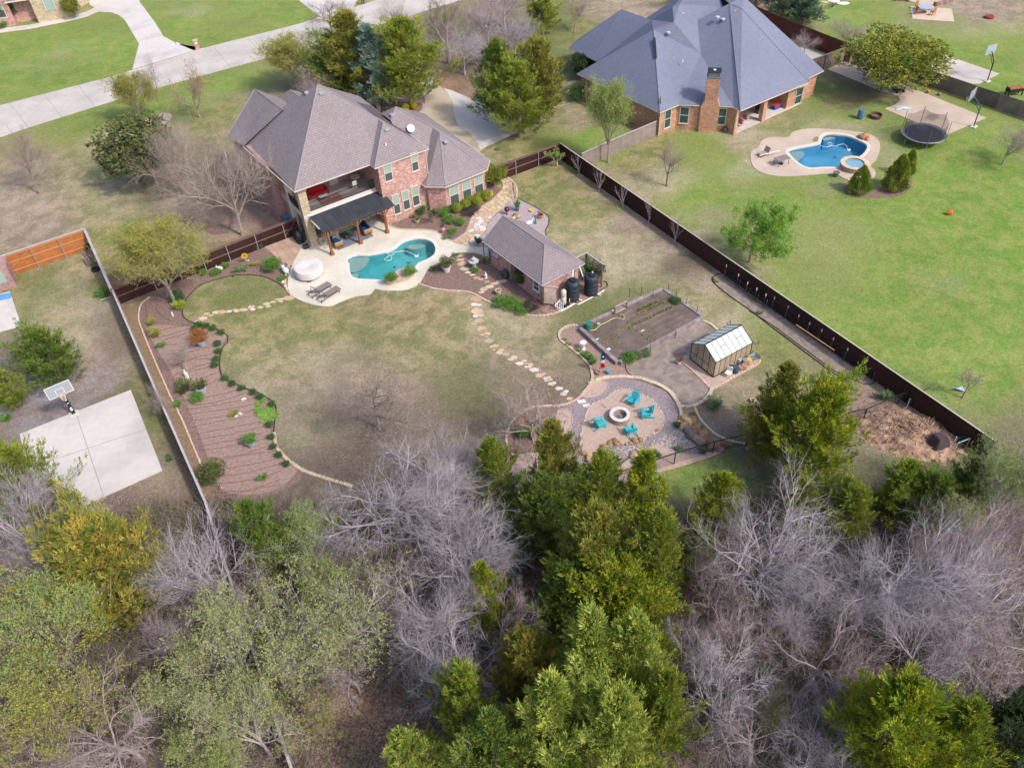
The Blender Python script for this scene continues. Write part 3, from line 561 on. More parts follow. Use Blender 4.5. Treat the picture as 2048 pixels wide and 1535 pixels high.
edging([(1362, 813), (1374, 814), (1386, 812), (1397, 808), (1408, 801), (1416, 793), (1421, 784), (1424, 775)], .55, .28, .14, m_lime, 'short curve of cream limestone blocks between fire pit and greenhouse')
edging([(1389, 813), (1393, 824), (1399, 836), (1410, 850), (1430, 868), (1445, 876), (1460, 882), (1490, 888)], .26, .18, .12, m_lime, 'pale stone edging running from limestone curve down to the wire fence', False)
edging([(1164, 660), (1152, 651), (1135, 653), (1124, 659), (1118, 668), (1122, 681), (1135, 691), (1155, 707), (1171, 722), (1180, 733), (1184, 745), (1185, 757), (1181, 768), (1170, 782), (1158, 796), (1140, 806), (1118, 812), (1085, 813)], .24, .20, .12, m_lime2, 'pinkish stone edging between the back lawn and the flag bed', False)
edging([(1117, 814), (1110, 812), (1065, 815), (1040, 828), (1020, 850), (1013, 880), (1016, 890)], .24, .18, .12, m_lime2, 'pinkish stone edging curling around the pink flower bed', False)
edging([(1402, 641), (1418, 647), (1432, 658), (1442, 667)], .4, .2, .12, m_lime, 'row of cream stones between raised bed corner and greenhouse')
edging(EDL, .5, .12, .10, m_lime2, 'long thin strip of pinkish edging stones inside the left fence', False)
edging([(549, 868), (553, 893), (562, 905), (574, 918), (594, 933), (607, 941), (625, 948), (652, 957), (680, 965), (702, 972)], .36, .24, .12, m_lime, 'cream stone edging at the bottom corner of the back lawn', False)
edging([(835, 1000), (860, 965), (900, 942), (930, 928)], .3, .24, .12, m_lime, 'stone edging behind the bare grey trees below the lawn', False)
edging([(779, 452), (800, 459), (830, 460), (865, 462), (887, 473), (902, 483), (925, 473), (935, 460), (941, 445), (947, 432), (955, 424), (975, 410), (990, 396), (1003, 383)], .3, .16, .14, m_lime2, 'stone edging between the house flower bed and the patio walk', False)
edging([(1003, 362), (1012, 355), (1022, 361), (1031, 371), (1034, 383), (1033, 397)], .3, .2, .12, m_lime, 'curved stone edging at the far end of flagstone walk', False)
edging([(839, 568), (865, 577), (901, 582), (929, 583), (950, 589), (971, 601), (983, 606), (1002, 615), (1025, 623), (1060, 631), (1091, 631), (1121, 623), (1145, 610)], .32, .16, .12, m_lime2, 'long curved stone edging between lawn and pool-house bed', False)
edging([(1363, 722), (1380, 737), (1400, 755), (1420, 775), (1429, 776), (1470, 753), (1517, 727), (1516, 717)], .3, .16, .1, m_lime2, 'brick-sized edging round the greenhouse slab', False)
edging([(578, 532), (572, 548), (571, 562), (573, 578), (584, 593)], .28, .14, .12, m_lime2, 'stone edging along the left rim of pool deck', False)
def hose(name, pts, r, mat, label, cat, z=.04, cl=False):
    P = [tuple(G(a, b, z)) for a, b in pts]; o = MB().tube(cr_open(P, 4), r, 4).build(name, mat); tag(o, label, cat); return o
hose('bed_edging', LAWN[:-4], .045, m_hose, 'dark plastic edging strip between the back lawn and left mulch bed', 'edging')
hose('bed_edging', [(1459, 546), (1436, 548), (1425, 556), (1429, 566), (1459, 591), (1499, 619), (1534, 646), (1598, 694), (1661, 741), (1700, 764)], .05, m_hose, 'black edging strip around the soil strip by the long fence', 'edging')
hose('bed_edging', [(1500, 622), (1545, 650), (1610, 698), (1670, 742), (1725, 766), (1748, 764), (1752, 750)], .04, m_hose, 'second black strip looping round the lower end of the soil strip', 'edging')
hose('bed_edging', [(1034, 397), (1041, 399), (1072, 415), (1094, 430), (1098, 438), (1096, 450), (1091, 460), (1092, 470)], .04, m_hose, 'black edging strip around the lavender gravel bed', 'edging')
hose('garden_hose', [(1250, 727), (1254, 742), (1266, 752), (1285, 760), (1310, 770), (1320, 776)], .03, m_hose, 'black hose curving from raised bed to the limestone border', 'hose')
hose('garden_hose', [(1180, 661), (1190, 659), (1200, 650), (1215, 643), (1225, 637), (1235, 636), (1247, 638), (1247, 630), (1240, 628)], .04, M('yellow hose', (.55, .48, .22), None, 3, .6), 'yellow hose coiled inside the raised vegetable bed', 'hose', .42)
# ------------------------------------------------------------------ fences
m_fdark = M('dark stained fence', (.050, .020, .019), (.035, .014, .014), 1.5, .8, .4, 12, rand=.25, fine=.2)
m_fred = M('red stained fence', (.14, .045, .03), (.10, .03, .025), 1.5, .8, .4, 12, rand=.2, fine=.2)
m_forg = M('orange cedar fence', (.46, .17, .055), (.36, .125, .04), 1.5, .8, .4, 12, rand=.12, fine=.15)
m_fwea = M('weathered wood', (.27, .22, .20), (.20, .165, .155), 1.5, .9, .5, 12, rand=.25, fine=.2)
m_fcap = M('pale fence cap', (.50, .45, .46), (.42, .38, .39), 2, .8, fine=.1)
m_rail = M('brown rail', (.22, .13, .11), (.17, .10, .085), 2, .8, fine=.1)
m_org2 = M('orange rail', (.60, .30, .12), (.50, .24, .10), 2, .8)
def fence(name, tops, h, label, pick, rail, post, cap, side=1, bay=2.44, rails=(.48,), postw=.07, lean=0, gates=(), capw=.1, group=None, colvar=None):
    P = [G(x, y, h) for x, y in tops]; t = thing(name, label, 'fence', (P[0].x, P[0].y, 0), group=group); src = {}
    for i in range(len(P) - 1):
        a, b = P[i] - P[0], P[i + 1] - P[0]; a.z = b.z = 0; L = (b - a).length; n = max(1, round(L / bay)); l = L / n; ang = atan2(b.y - a.y, b.x - a.x); d = (b - a) / L
        key = (i,)
        for k in range(n):
            o = a + d * l * k
            if k == 0:
                m = MB(); q = max(8, int(l / .145)); rg = random.Random(i + 3)
                for j in range(q):
                    x0 = l * j / q; m.box(x0 + .004, x0 + l / q - .006, -.01 + rg.uniform(-.004, .004), .012, .02, h - .04 + rg.uniform(-.012, .012))
                pan = m.build('fence_panel', pick, t, loc=o, rz=ang)
                rl = [MB().box(0, l, side * .012 if side > 0 else -.062, side * .062 if side > 0 else -.014, h * z - .045, h * z + .045).build('rail', rail, t, loc=o, rz=ang) for z in rails + (.93,)]
                po = MB().box(-postw / 2, postw / 2, side * .09 - postw / 2, side * .09 + postw / 2, 0, h - .02).build('post', post, t, loc=o, rz=ang)
                cp = MB().box(0, l, -capw / 2 - .01, capw / 2 + .02, h - .03, h + .015).build('cap', cap, t, loc=o, rz=ang) if cap else None
            else:
                share('fence_panel', pan, t, o, ang); [share('rail', r, t, o, ang) for r in rl]; share('post', po, t, o, ang)
                if cp: share('cap', cp, t, o, ang)
            if (i, k) in gates:
                MB().beam((.08, side * .07, .25 * h), (l - .08, side * .07, .90 * h), .09, .03).build('gate_brace', rail, t, loc=o, rz=ang)
        if i == len(P) - 2: share('post', po, t, b, ang)
    return t
fence('wood_fence', [(224, 577), (300, 547), (450, 489.5), (563, 446), (592, 436)], 1.8, 'dark stained wood fence behind the left mulch bed with steel posts', m_fdark, m_rail, m_steel, m_rail, -1, gates=((3, 0),))
fence('wood_fence', [(0, 512.5), (168, 457)], 2.25, 'bright orange cedar fence with steel posts in the left neighbour yard', m_forg, m_org2, m_steel, m_fcap, -1, rails=(.2, .6), capw=.16, gates=((0, 0),))
fence('wood_fence', [(168, 457), (221, 576)], 2.1, 'pale-capped fence between orange fence corner and the dark fence corner', m_fred, m_rail, m_steel, m_fcap, -1, capw=.20)
fence('wood_fence', [(223, 577), (306, 768), (410, 1003), (549, 1434), (600, 1590)], 1.8, 'long dark fence with pale cap beside the left neighbour basketball slab', m_fdark, m_rail, m_steel, m_fcap, 1, capw=.12)
fence('wood_fence', [(972, 340), (1030, 318.5), (1120, 286)], 1.8, 'dark wood fence with gate right of the brick house', m_fdark, m_rail, m_steel, m_rail, -1, gates=((0, 0),))
fence('wood_fence', [(1120, 286), (1535, 570), (1955, 857), (1990, 881)], 1.9, 'very long dark fence between back lawn and bright green neighbour lawn', m_fdark, m_rail, m_rail, m_cream, 1, capw=.05)
fence('wood_fence', [(1313, 242), (1230, 277), (1163, 307)], 1.8, 'grey weathered wood fence from grey-roofed house to the dark fence', m_fwea, m_fcap, m_dgrey, m_fcap, -1, rails=(.15, .5), gates=((1, 0),))
fence('wood_fence', [(1490, 4), (1600, 49), (1705, 90)], 2.2, 'red-brown fence behind the grey-roofed house', m_fred, m_fred, m_fred, m_fred, 1, capw=.05)
fence('wood_fence', [(1622, 120), (1712, 87)], 1.8, 'short weathered fence between grey-roofed house and the big oak', m_fwea, m_fwea, m_dgrey, m_fwea, -1)
fence('wood_fence', [(1835, 128), (1872, 143), (1960, 173), (2046, 201), (2120, 226)], 1.85, 'grey-brown picket fence behind the trampoline', M('streaked old pickets', (.21, .165, .16), (.14, .11, .11), .8, .9, .5, 12, rand=.3, fine=.2), m_fwea, m_fwea, None, 1)
fence('wood_fence', [(1480, 3), (1545, -14)], 1.9, 'pale brown fence at the top edge behind grey roof', M('pale pickets', (.40, .29, .25), (.33, .24, .21), 1, .9), m_fwea, m_fwea, m_fwea, -1)
# ------------------------------------------------------------------ buildings
brickR = Mbrick('pink brick', ((.50, .215, .185), (.29, .115, .105), (.68, .46, .40), (.40, .17, .145)), (.60, .49, .45), .30, .11, .012, noise=.18, nscale=1.2)
brickD = Mbrick('dark pink brick', ((.40, .21, .20), (.27, .13, .125), (.48, .31, .29), (.34, .17, .16)), (.44, .35, .33), .30, .11, .012, noise=.18, nscale=1)
brickO = Mbrick('orange brick', ((.52, .235, .13), (.33, .13, .08), (.60, .34, .22), (.42, .18, .11)), (.52, .42, .34), .30, .11, .012, noise=.18, nscale=1)
stoneY = Mbrick('yellow stone', ((.58, .48, .33), (.48, .38, .25), (.62, .53, .41), (.42, .30, .19)), (.46, .39, .30), .42, .20, .02, noise=.12, nscale=1, off=.37, bump=1)
shingP = Mbrick('purple-brown shingles', ((.30, .26, .272), (.26, .222, .235), (.285, .245, .255), (.25, .21, .22)), (.18, .152, .162), .34, .21, .022, noise=.06, nscale=.8, off=.43, bump=.5)
shingG = Mbrick('grey shingles', ((.205, .22, .30), (.185, .20, .275), (.195, .21, .29), (.175, .19, .265)), (.145, .158, .225), .36, .16, .010, noise=.06, nscale=.6, off=.43, bump=.3)
m_blind = Mglass('blind glass', (.30, .40, .34), .25); m_scr = Mglass('screened glass', (.07, .10, .10), .2); m_dgl = Mglass('dark teal glass', (.03, .08, .085), .08)
m_ceil = M('soffit', (.40, .34, .30), None, 2); m_wood = M('stained post wood', (.28, .115, .05), (.18, .07, .03), 3, .6, .3, 8, fine=.15)
def window(par, x0, y0, ang, w_, z0, z1, up=None, low=None, trim=None, mull=True):
    """window on a wall; (x0,y0) = its left end seen from outside, ang = direction along the wall, outside = right of it"""
    wz = MB().box(0, w_, -.02, .01, (z0 + z1) / 2 + .03, z1).build('window', up or m_blind, par, loc=(x0, y0, 0), rz=ang)
    MB().box(0, w_, -.02, .01, z0, (z0 + z1) / 2 - .03).build('pane', low or m_scr, wz)
    m = MB(); t = .07
    for a, b, c, d in ((-t, 0, z0 - t, z1 + t), (w_, w_ + t, z0 - t, z1 + t), (0, w_, z1, z1 + t), (0, w_, z0 - t, z0), (0, w_, (z0 + z1) / 2 - .03, (z0 + z1) / 2 + .03)): m.box(a, b, -.05, .01, c, d)
    m.build('frame', trim or m_cream, wz); MB().box(-t - .03, w_ + t + .03, -.10, .01, z0 - t - .06, z0 - t - .003).build('sill', trim or m_cream, wz); return wz
def hip(u0, u1, v0, v1, z0, pit, m=None, gable=None, thick=.10):
    m = m or MB(); s = math.tan(radians(pit)); W_, D_ = u1 - u0, v1 - v0; h = min(W_, D_) / 2; zt = z0 + h * s
    if W_ >= D_: r = [(u0 + h, (v0 + v1) / 2, zt), (u1 - h, (v0 + v1) / 2, zt)]
    else: r = [((u0 + u1) / 2, v0 + h, zt), ((u0 + u1) / 2, v1 - h, zt)]
    if gable == 'v1': r[1] = ((u0 + u1) / 2, v1, zt)
    c = [(u0, v0, z0), (u1, v0, z0), (u1, v1, z0), (u0, v1, z0)]; V = c + r
    if W_ >= D_: F_ = [(0, 1, 5, 4), (1, 2, 5), (2, 3, 4, 5), (3, 0, 4)]
    else: F_ = [(0, 1, 4), (1, 2, 5, 4), (2, 3, 5), (3, 0, 4, 5)]
    m.add(V, F_); m.add([(x, y, z - thick) for x, y, z in c], [(3, 2, 1, 0)])
    m.add(c + [(x, y, z - thick) for x, y, z in c], [(4, 5, 1, 0), (5, 6, 2, 1), (6, 7, 3, 2), (7, 4, 0, 3)]); return m
def hiplines(par, lines, mat, r=.07, name='ridge_cap'):
    m = MB()
    for a, b in lines: m.tube([a, b], r, 5)
    return m.build(name, mat, par)
def gut(par, pts, mat=None):
    m = MB()
    for a, b in zip(pts, pts[1:]): m.beam(a, b, .07, .09)
    return m.build('gutter', mat or m_cream, par)
def vent(par, loc, a, size=.38, mat=None): return MB().cb((0, 0, .09), (size, size * .9, .16)).build('roof_vent', mat or M('vent', (.36, .40, .42), (.30, .34, .36), 3, .6), par, loc=loc, rz=a)
# --- the brick house with the pool
FH = frame(G(589, 382, 5.6), 32); HO, HA, HB, Ha = FH
H = thing('brick_house', 'two-storey pink brick house with purple-brown shingle roof and balcony over the pool deck', 'house', HO, Ha)
def walls(poly, z0, z1, mat, name='wall', par=H): return MB().prism(poly, z0, z1, bottom=True).build(name, mat, par, uv=True)
walls([(0, 2.3), (12.5, 2.3), (12.5, 11.5), (0, 11.5)], 0, 6.5, brickD)
walls([(7.5, -2.4), (12.5, -2.4), (12.5, 2.29), (7.5, 2.29)], 0, 6.5, brickR)
walls([(-.8, 4.4), (-.01, 4.4), (-.01, 13.4), (-.8, 13.4)], 0, 6.5, brickD)
walls([(0, 11.51), (6.6, 11.51), (6.6, 13.3), (0, 13.3)], 0, 6.5, brickD)
walls([(12.1, -2.35), (12.1, -2.9), (13.4, -4.0), (17.95, -3.85), (19.0, -2.65), (19.0, 8), (12.51, 8), (12.51, -2.35)], 0, 3.15, brickR)
walls([(-.1, -1.1), (.68, -1.1), (.68, -.35), (-.1, -.35)], 0, 6.5, stoneY, 'stone_pillar')
walls([(-.15, -1.17), (.73, -1.17), (.73, -.29), (-.15, -.29)], 5.9, 6.45, stoneY, 'pillar_cap')
walls([(-.2, 2.0), (.3, 2.0), (.3, 2.29), (-.2, 2.29)], 0, 6.5, m_cream, 'pilaster')
T8 = .836
hip(-.46, 12.9, -1.54, 11.9, 6.5, 39.9).build('roof', shingP, H, uv=True); hip(7.15, 12.9, -2.47, 9, 6.5, 39.9).build('roof', shingP, H, uv=True)
r = MB(); W_ = (2.7, 13.6, 9.7)
r.add([(-1.0, 9.5, 6.5), (-1.5, 12.6, 6.5), W_, (3.1, 7.5, 9.7), (7.2, 13.6, 6.5), (7.2, 8, 6.5)], [(0, 3, 2, 1), (3, 5, 4, 2), (1, 2, 4), (0, 1, 4, 5)]); r.build('roof', shingP, H, uv=True)
hip(4.6, 7.6, 9, 14.6, 7.6, 39.9).build('roof', shingP, H, uv=True)
G1 = (13.1, 3.8, 8.3); MB().add([(12.6, -2.45, 3.2), (19.4, -2.6, 3.15), G1, (12.0, 3.0, 7.5), (19.4, 10.2, 3.15), (12.0, 5, 7.5), (12.2, -.2, 5.05)], [(0, 1, 2, 3, 6), (1, 4, 2), (3, 2, 5), (2, 4, 5)]).build('roof', shingP, H, uv=True)
R1 = (15.6, -.1, 6.25); r = MB(); r.add([(12.55, -1.0, 3.75), (11.78, -2.38, 3.15), (11.8, -3.12, 3.15), (13.27, -4.40, 3.15), (18.15, -4.26, 3.15), (19.4, -2.85, 3.15), (19.4, 6, 3.15), R1, (15.6, 5, 6.25), (12.55, 4, 3.75)], [(9, 0, 7, 8), (0, 1, 7), (1, 2, 7), (2, 3, 7), (3, 4, 7), (4, 5, 7), (5, 6, 8, 7), (0, 9, 6, 5, 4, 3, 2, 1)]); r.build('roof', shingP, H, uv=True)
m_rc = M('ridge shingle', (.30, .265, .285), (.26, .225, .245), 3, .9); ap = (6.22, 5.18, 12.1)
hiplines(H, [((-.46, -1.54, 6.5), ap), ((12.9, -1.54, 6.5), ap), ((7.15, -2.47, 6.5), (10.03, .41, 8.9)), ((-1.5, 12.6, 6.5), W_), (W_, (3.1, 7.5, 9.7)), (R1, (13.27, -4.40, 3.15)), (R1, (18.15, -4.26, 3.15)), (R1, (19.4, -2.85, 3.15)), (G1, (19.4, -2.6, 3.2))], m_rc, .06)
gut(H, [(-1.05, 9.5, 6.42), (-.5, -1.6, 6.42), (7.15, -1.6, 6.42), (7.15, -2.54, 6.42), (12.95, -2.54, 6.42), (12.95, 1, 6.42)])
gut(H, [(11.72, -2.4, 3.07), (11.74, -3.16, 3.07), (13.25, -4.46, 3.07), (18.18, -4.32, 3.07), (19.46, -2.88, 3.07), (19.46, 4, 3.07)])
for a_, b_, m_ in (((12.0, -2.44, 3.0), (12.0, -2.44, .1), m_cream), ((19.12, -2.7, 3.0), (19.12, -2.7, .1), m_dgrey), ((12.58, -2.46, 6.3), (12.58, -2.46, 3.9), m_cream)): MB().tube([a_, b_], .045, 6).build('downspout', m_, H)
RF = lambda u, v: max(6.5 + .836 * min(u + .46, 12.9 - u, v + 1.54, 11.9 - v), 6.5 + .836 * min(u - 7.15, 12.9 - u, v + 2.47), 3.15 + .8 * min(19.4 - u, v + 2.6, u - 6.7), 3.15 + .81 * min(u - 11.8, 19.4 - u, v + 4.35))
def onroof(x, y, f=RF):
    z = 14
    while z > 2:
        q = G(x, y, z) - HO
        if f(q.dot(HA), q.dot(HB)) >= z: break
        z -= .03
    return (q.dot(HA), q.dot(HB), z)
for x, y in ((614, 187), (643, 188), (774, 261), (785, 231), (892, 285)): vent(H, onroof(x, y), 0, .45)
q = Vector(onroof(772, 291)); MB().tube([(0, 0, -.1), (0, 0, .25)], .06, 6).build('roof_pipe', m_white, H, loc=q)
# windows from their pixel corners on the wall planes
def hwin(v, x0, y0, x1, y1, **k):
    u0, zt = onv(FH, v, x0, y0); u1, zb = onv(FH, v, x1, y1); window(H, u0, v - .011, 0, u1 - u0, zb, zt, **k)
for a in ((766.5, 332, 785, 358), (821, 309, 837, 338), (784, 392, 801, 424), (803, 384, 820, 415), (822, 375, 839, 407)): hwin(-2.4, *a)
for u in (13.9, 15.4, 16.85): window(H, u, -3.985 + (u - 13.4) * .033 - .011, .033, .95, .5, 2.75)
# balcony: slab, fascia, railing, soffit
MB().box(0, 7.49, -.9, 2.28, 3.2, 3.5).build('balcony_floor', M('balcony tile', (.40, .37, .37), (.34, .31, .32), 2, .7), H)
MB().box(-.1, 7.49, -1.0, -.905, 3.0, 3.62).box(-.1, .18, -.9, 4.1, 3.0, 3.62).build('balcony_fascia', m_trim, H)
MB().box(-.1, 7.49, -1.14, -1.005, 3.12, 3.5).build('balcony_flashing', m_trim, H)
MB().box(0, 7.4, -.9, 2.28, 6.25, 6.35).build('soffit', m_ceil, H)
m = MB()
for i in range(74): m.box(.715 + i * .092, .745 + i * .092, -.98, -.95, 3.62, 4.5)
m.box(.7, 7.48, -.99, -.94, 4.5, 4.55).box(.7, 7.48, -.99, -.94, 3.64, 3.68)
for i in range(28): m.box(-.08, -.05, -.25 + i * .092, -.23 + i * .092, 3.62, 4.5)
m.box(-.09, -.03, -.3, 2.3, 4.5, 4.55); m.build('railing', m_black, H)
dv = MB().box(4.2, 5.1, 2.24, 2.29, 3.5, 5.6).build('door', M('white door', (.55, .5, .45), None, 3), H); MB().box(4.35, 4.95, 2.22, 2.235, 4.4, 5.4).build('pane', m_dgl, dv)
MB().box(1.2, 3.9, 2.2, 2.29, .2, 2.3).build('patio_door', m_dgl, H); MB().box(5.0, 7.0, 2.2, 2.29, .2, 2.3).build('patio_door', m_dgl, H)
window(H, 2.8, 2.28, 0, .9, 4.4, 5.6)
t = thing('outdoor_kitchen', 'stone outdoor kitchen counter tucked beside the stone pillar', 'counter', W2L(FH, 0, 0), Ha)
MB().box(.7, 2.7, -1.5, -.9, .08, .95).box(.45, 1.05, -.33, 1.4, .08, .95).build('base', stoneY, t, uv=True)
MB().box(.7, 2.75, -1.57, -.85, .95, 1.01).box(.4, 1.1, -.28, 1.45, .95, 1.01).build('countertop', M('granite top', (.25, .2, .18), (.35, .3, .27), 9, .3), t)
MB().lathe([(.10, 0), (.16, .08), (.16, .10), (0, .10)], 10, (1.3, -1.2, 1.01)).build('bowl', m_white, t)
for i in range(2): b_ = thing('bar_stool', ('grey bar stool at the stone counter, nearer the pillar', 'grey bar stool at the stone counter, nearer the pergola post')[i], 'stool', W2L(FH, 1.1 + i * .9, -2.0, .08), Ha); MB().cb((0, 0, .72), (.42, .40, .06)).cb((0, -.19, .95), (.42, .04, .30)).build('seat', M('stool grey', (.20, .23, .28), None, 3), b_); [MB().box(x - .02, x + .02, y - .02, y + .02, 0, .70).build('leg', m_steel, b_) for x in (-.18, .18) for y in (-.17, .17)]
# --- pergola
P_ = thing('pergola', 'black-panelled lean-to pergola on three brown wooden posts beside the house', 'pergola', W2L(FH, 0, 0), Ha)
zl = lambda v: 2.80 + (v + 3.8) * .16
src = None
for i in range(8):
    u0 = .40 + i * .94; pnl = MB().box(u0 + .008, u0 + .932, -3.95, -1.15, 0, .03)
    pnl.v = [(x, y, z + zl(y) + .12) for x, y, z in pnl.v]; pnl.build('roof_panel', M('shade panel', (.038, .044, .054), (.055, .06, .07), 1.5, .55, .2, 12, rand=.15, fine=.1), P_)
MB().box(.3, 7.5, -1.3, -1.145, 3.36, 3.41).build('flashing', m_white, P_)
MB().box(.28, .42, -3.4, -1.6, 3.08, 3.16).build('end_flashing', M('pale tin', (.5, .5, .5), None, 3, .5), P_)
pst = None
for u in (.95, 3.95, 6.85):
    if pst is None:
        pst = MB().box(-.10, .10, -.10, .10, .06, 2.66).build('post', m_wood, P_, loc=(u, -3.55, 0)); pb = MB().box(-.17, .17, -.17, .17, .06, .34).box(-.145, .145, -.145, .145, .34, .40).build('post_base', m_wood, pst)
        pc = MB().beam((-.62, 0, 2.60), (-.08, 0, 2.1), .09).beam((.62, 0, 2.60), (.08, 0, 2.1), .09).build('brace', m_wood, pst)
    else: q = share('post', pst, P_, (u, -3.55, 0)); share('post_base', pb, q); share('brace', pc, q)
MB().box(.45, 7.7, -3.66, -3.46, 2.62, 2.83).build('beam', m_wood, P_)
rf = None
for i in range(14):
    if rf is None: rf = MB(); rf.box(-.03, .03, -4.0, -1.2, 0, .1); rf.v = [(x, y, z + zl(y)) for x, y, z in rf.v]; rf = rf.build('rafter', m_wood, P_, loc=(.6, 0, .0))
    else: share('rafter', rf, P_, (.6 + i * .545, 0, 0))
m = MB()
for i in range(24): m.cb((.6 + i * .3, -3.98, zl(-3.95) - .04 - .03 * sin(i)), (.05, .05, .06))
m.build('string_lights', M('bulbs', (.6, .5, .4), None, 3), P_)['kind'] = 'stuff'
# --- pool house (shed)
FS = frame(G(1084, 569, 2.5), 34.8); SO, SA, SB, Sa = FS
PH = thing('pool_house', 'small brick pool house with hipped shingle roof beside two black water tanks', 'building', SO, Sa)
walls([(.35, .35), (4.3, .35), (4.3, 7.9), (.35, 7.9)], 0, 2.5, brickR, 'wall', PH)
hr = MB(); zt = 4.12; hr.add([(0, 0, 2.5), (4.66, 0, 2.5), (4.66, 8.5, 2.5), (0, 8.5, 2.5), (2.33, 2.5, zt), (2.33, 8.5, zt)], [(0, 1, 4), (1, 2, 5, 4), (3, 0, 4, 5), (3, 2, 1, 0)])
hr.add([(.35, 7.89, 2.4), (4.3, 7.89, 2.4), (2.33, 7.89, zt - .1)], [(0, 2, 1)]); hr.build('roof', shingP, PH, uv=True)
hiplines(PH, [((0, 0, 2.5), (2.33, 2.5, zt)), ((4.66, 0, 2.5), (2.33, 2.5, zt)), ((2.33, 2.5, zt), (2.33, 8.5, zt))], m_rc, .05)
gut(PH, [(-.05, 8.5, 2.42), (-.05, -.05, 2.42), (4.7, -.05, 2.42), (4.7, 8.5, 2.42)], M('gutter grey', (.46, .44, .47), None, 3))
# windows on the left wall (u = .35, facing -u)
def swin(x0, y0, x1, y1):
    v0, zt_ = onu(FS, .34, x0, y0); v1, zb = onu(FS, .34, x1, y1); window(PH, .339, max(v0, v1), -pi / 2, abs(v1 - v0), zb, zt_, up=m_dgl, low=m_dgl, trim=m_white)
swin(1068, 559, 1078, 583); swin(989, 503, 995, 512)
MB().box(.25, .345, 3.95, 4.7, 0, 2.1).build('door', M('brown door', (.20, .12, .09), None, 3), PH)
# clematis rack / slatted screen at the corner, and the tall trellis by the tanks
def slat_screen(name, label, loc, rz, w_, h, n, mat, slatmat):
    t = thing(name, label, 'trellis', loc, rz); s0 = None
    for x in (0, w_): MB().box(x - .05, x + .05, -.05, .05, 0, h).build('post', mat, t)
    for i in range(n):
        z = h - .08 - i * (h - .3) / n
        if s0 is None: s0 = MB().box(.05, w_ - .05, -.015, .015, -.024, .024).build('slat', slatmat, t, loc=(0, 0, z))
        else: share('slat', s0, t, (0, 0, z))
    MB().box(-.06, w_ + .06, -.05, .05, h, h + .05).build('top_rail', m_fcap, t); return t
m_lat = M('lattice brown', (.20, .13, .10), (.15, .10, .08), 3, .8)
slat_screen('slat_screen', 'cream slatted screen at the pool-house corner by the pump pipes', W2L(FS, .25, .15), Sa - pi / 2 * .55, 1.25, 2.1, 14, m_lat, m_cream)
t1 = slat_screen('slat_screen', 'dark slatted trellis standing right of the black water tanks', W2L(FS, 5.7, -1.15), Sa + pi / 2, 2.0, 2.55, 18, m_lat, m_lat)
t2 = slat_screen('slat_screen', 'dark slatted trellis behind the black water tanks', W2L(FS, 4.5, .95), Sa, 1.25, 2.55, 18, m_lat, m_lat)
# --- greenhouse
FGH = frame(G(1426, 755, 0), 31); 
GHt = thing('greenhouse', 'small polycarbonate greenhouse with dark green frame on pink gravel pad', 'greenhouse', FGH[0], FGH[3])
m_gfr = M('green frame', (.035, .06, .055), None, 3, .5); m_poly = Mthin('polycarbonate roof', (.80, .82, .80), (.8, .85, .85), .22, .35); m_wallp = Mthin('clear panel', (.72, .60, .46), (.92, .90, .86), .72, .1)
GL, GW, GHt_h, GR = 3.85, 2.62, 1.6, 2.45
def panel(pts, nm, mat, th=.012):
    a, b, c, d = [Vector(p) for p in pts]; n = (b - a).cross(d - a).normalized() * th; m = MB().add([a, b, c, d, a + n, b + n, c + n, d + n], [(3, 2, 1, 0), (4, 5, 6, 7), (0, 1, 5, 4), (1, 2, 6, 5), (2, 3, 7, 6), (3, 0, 4, 7)]); return m.build(nm, mat, GHt)
N_ = 7
for i in range(N_):
    u0, u1 = GL * i / N_ + .02, GL * (i + 1) / N_ - .02
    panel([(u0, -.03, GHt_h), (u1, -.03, GHt_h), (u1, GW / 2, GR), (u0, GW / 2, GR)], 'roof_panel', m_poly)
    panel([(u1, GW + .03, GHt_h), (u0, GW + .03, GHt_h), (u0, GW / 2, GR), (u1, GW / 2, GR)], 'roof_panel', m_poly)
    panel([(u0, 0, .08), (u1, 0, .08), (u1, 0, GHt_h - .03), (u0, 0, GHt_h - .03)], 'wall_panel', m_wallp)
    panel([(u1, GW, .08), (u0, GW, .08), (u0, GW, GHt_h - .03), (u1, GW, GHt_h - .03)], 'wall_panel', m_wallp)
for uu in (0, GL):
    for j in range(4):
        v0, v1 = GW * j / 4 + .02, GW * (j + 1) / 4 - .02; zz = lambda v: GHt_h + (GR - GHt_h) * (1 - abs(v - GW / 2) / (GW / 2)) - .03
        panel([(uu, v0, .08), (uu, v1, .08), (uu, v1, zz(v1)), (uu, v0, zz(v0))], 'wall_panel', m_wallp)
m = MB()
for i in range(N_ + 1):
    u = GL * i / N_; w_ = .035 if 0 < i < N_ else .06
    for v in (0, GW): m.beam((u, v, 0), (u, v, GHt_h), w_)
    m.beam((u, -.04, GHt_h + .02), (u, GW / 2, GR + .03), w_ * .8); m.beam((u, GW + .04, GHt_h + .02), (u, GW / 2, GR + .03), w_ * .8)
for v in (-.02, GW + .02): m.beam((0, v, GHt_h), (GL, v, GHt_h), .06); m.beam((0, v, .05), (GL, v, .05), .10)
m.beam((0, GW / 2, GR + .03), (GL, GW / 2, GR + .03), .07)
for u in (0, GL):
    m.beam((u, 0, .05), (u, GW, .05), .10); m.beam((u, 0, GHt_h * .55), (u, GW, GHt_h * .55), .035)
    for j in (1, 2, 3): v = GW * j / 4; m.beam((u, v, 0), (u, v, GHt_h + (GR - GHt_h) * (1 - abs(v - GW / 2) / (GW / 2))), .035)
    m.beam((u, 0, .1), (u, GW / 4, GHt_h * .5), .025); m.beam((u, GW, .1), (u, GW * .75, GHt_h * .5), .025)
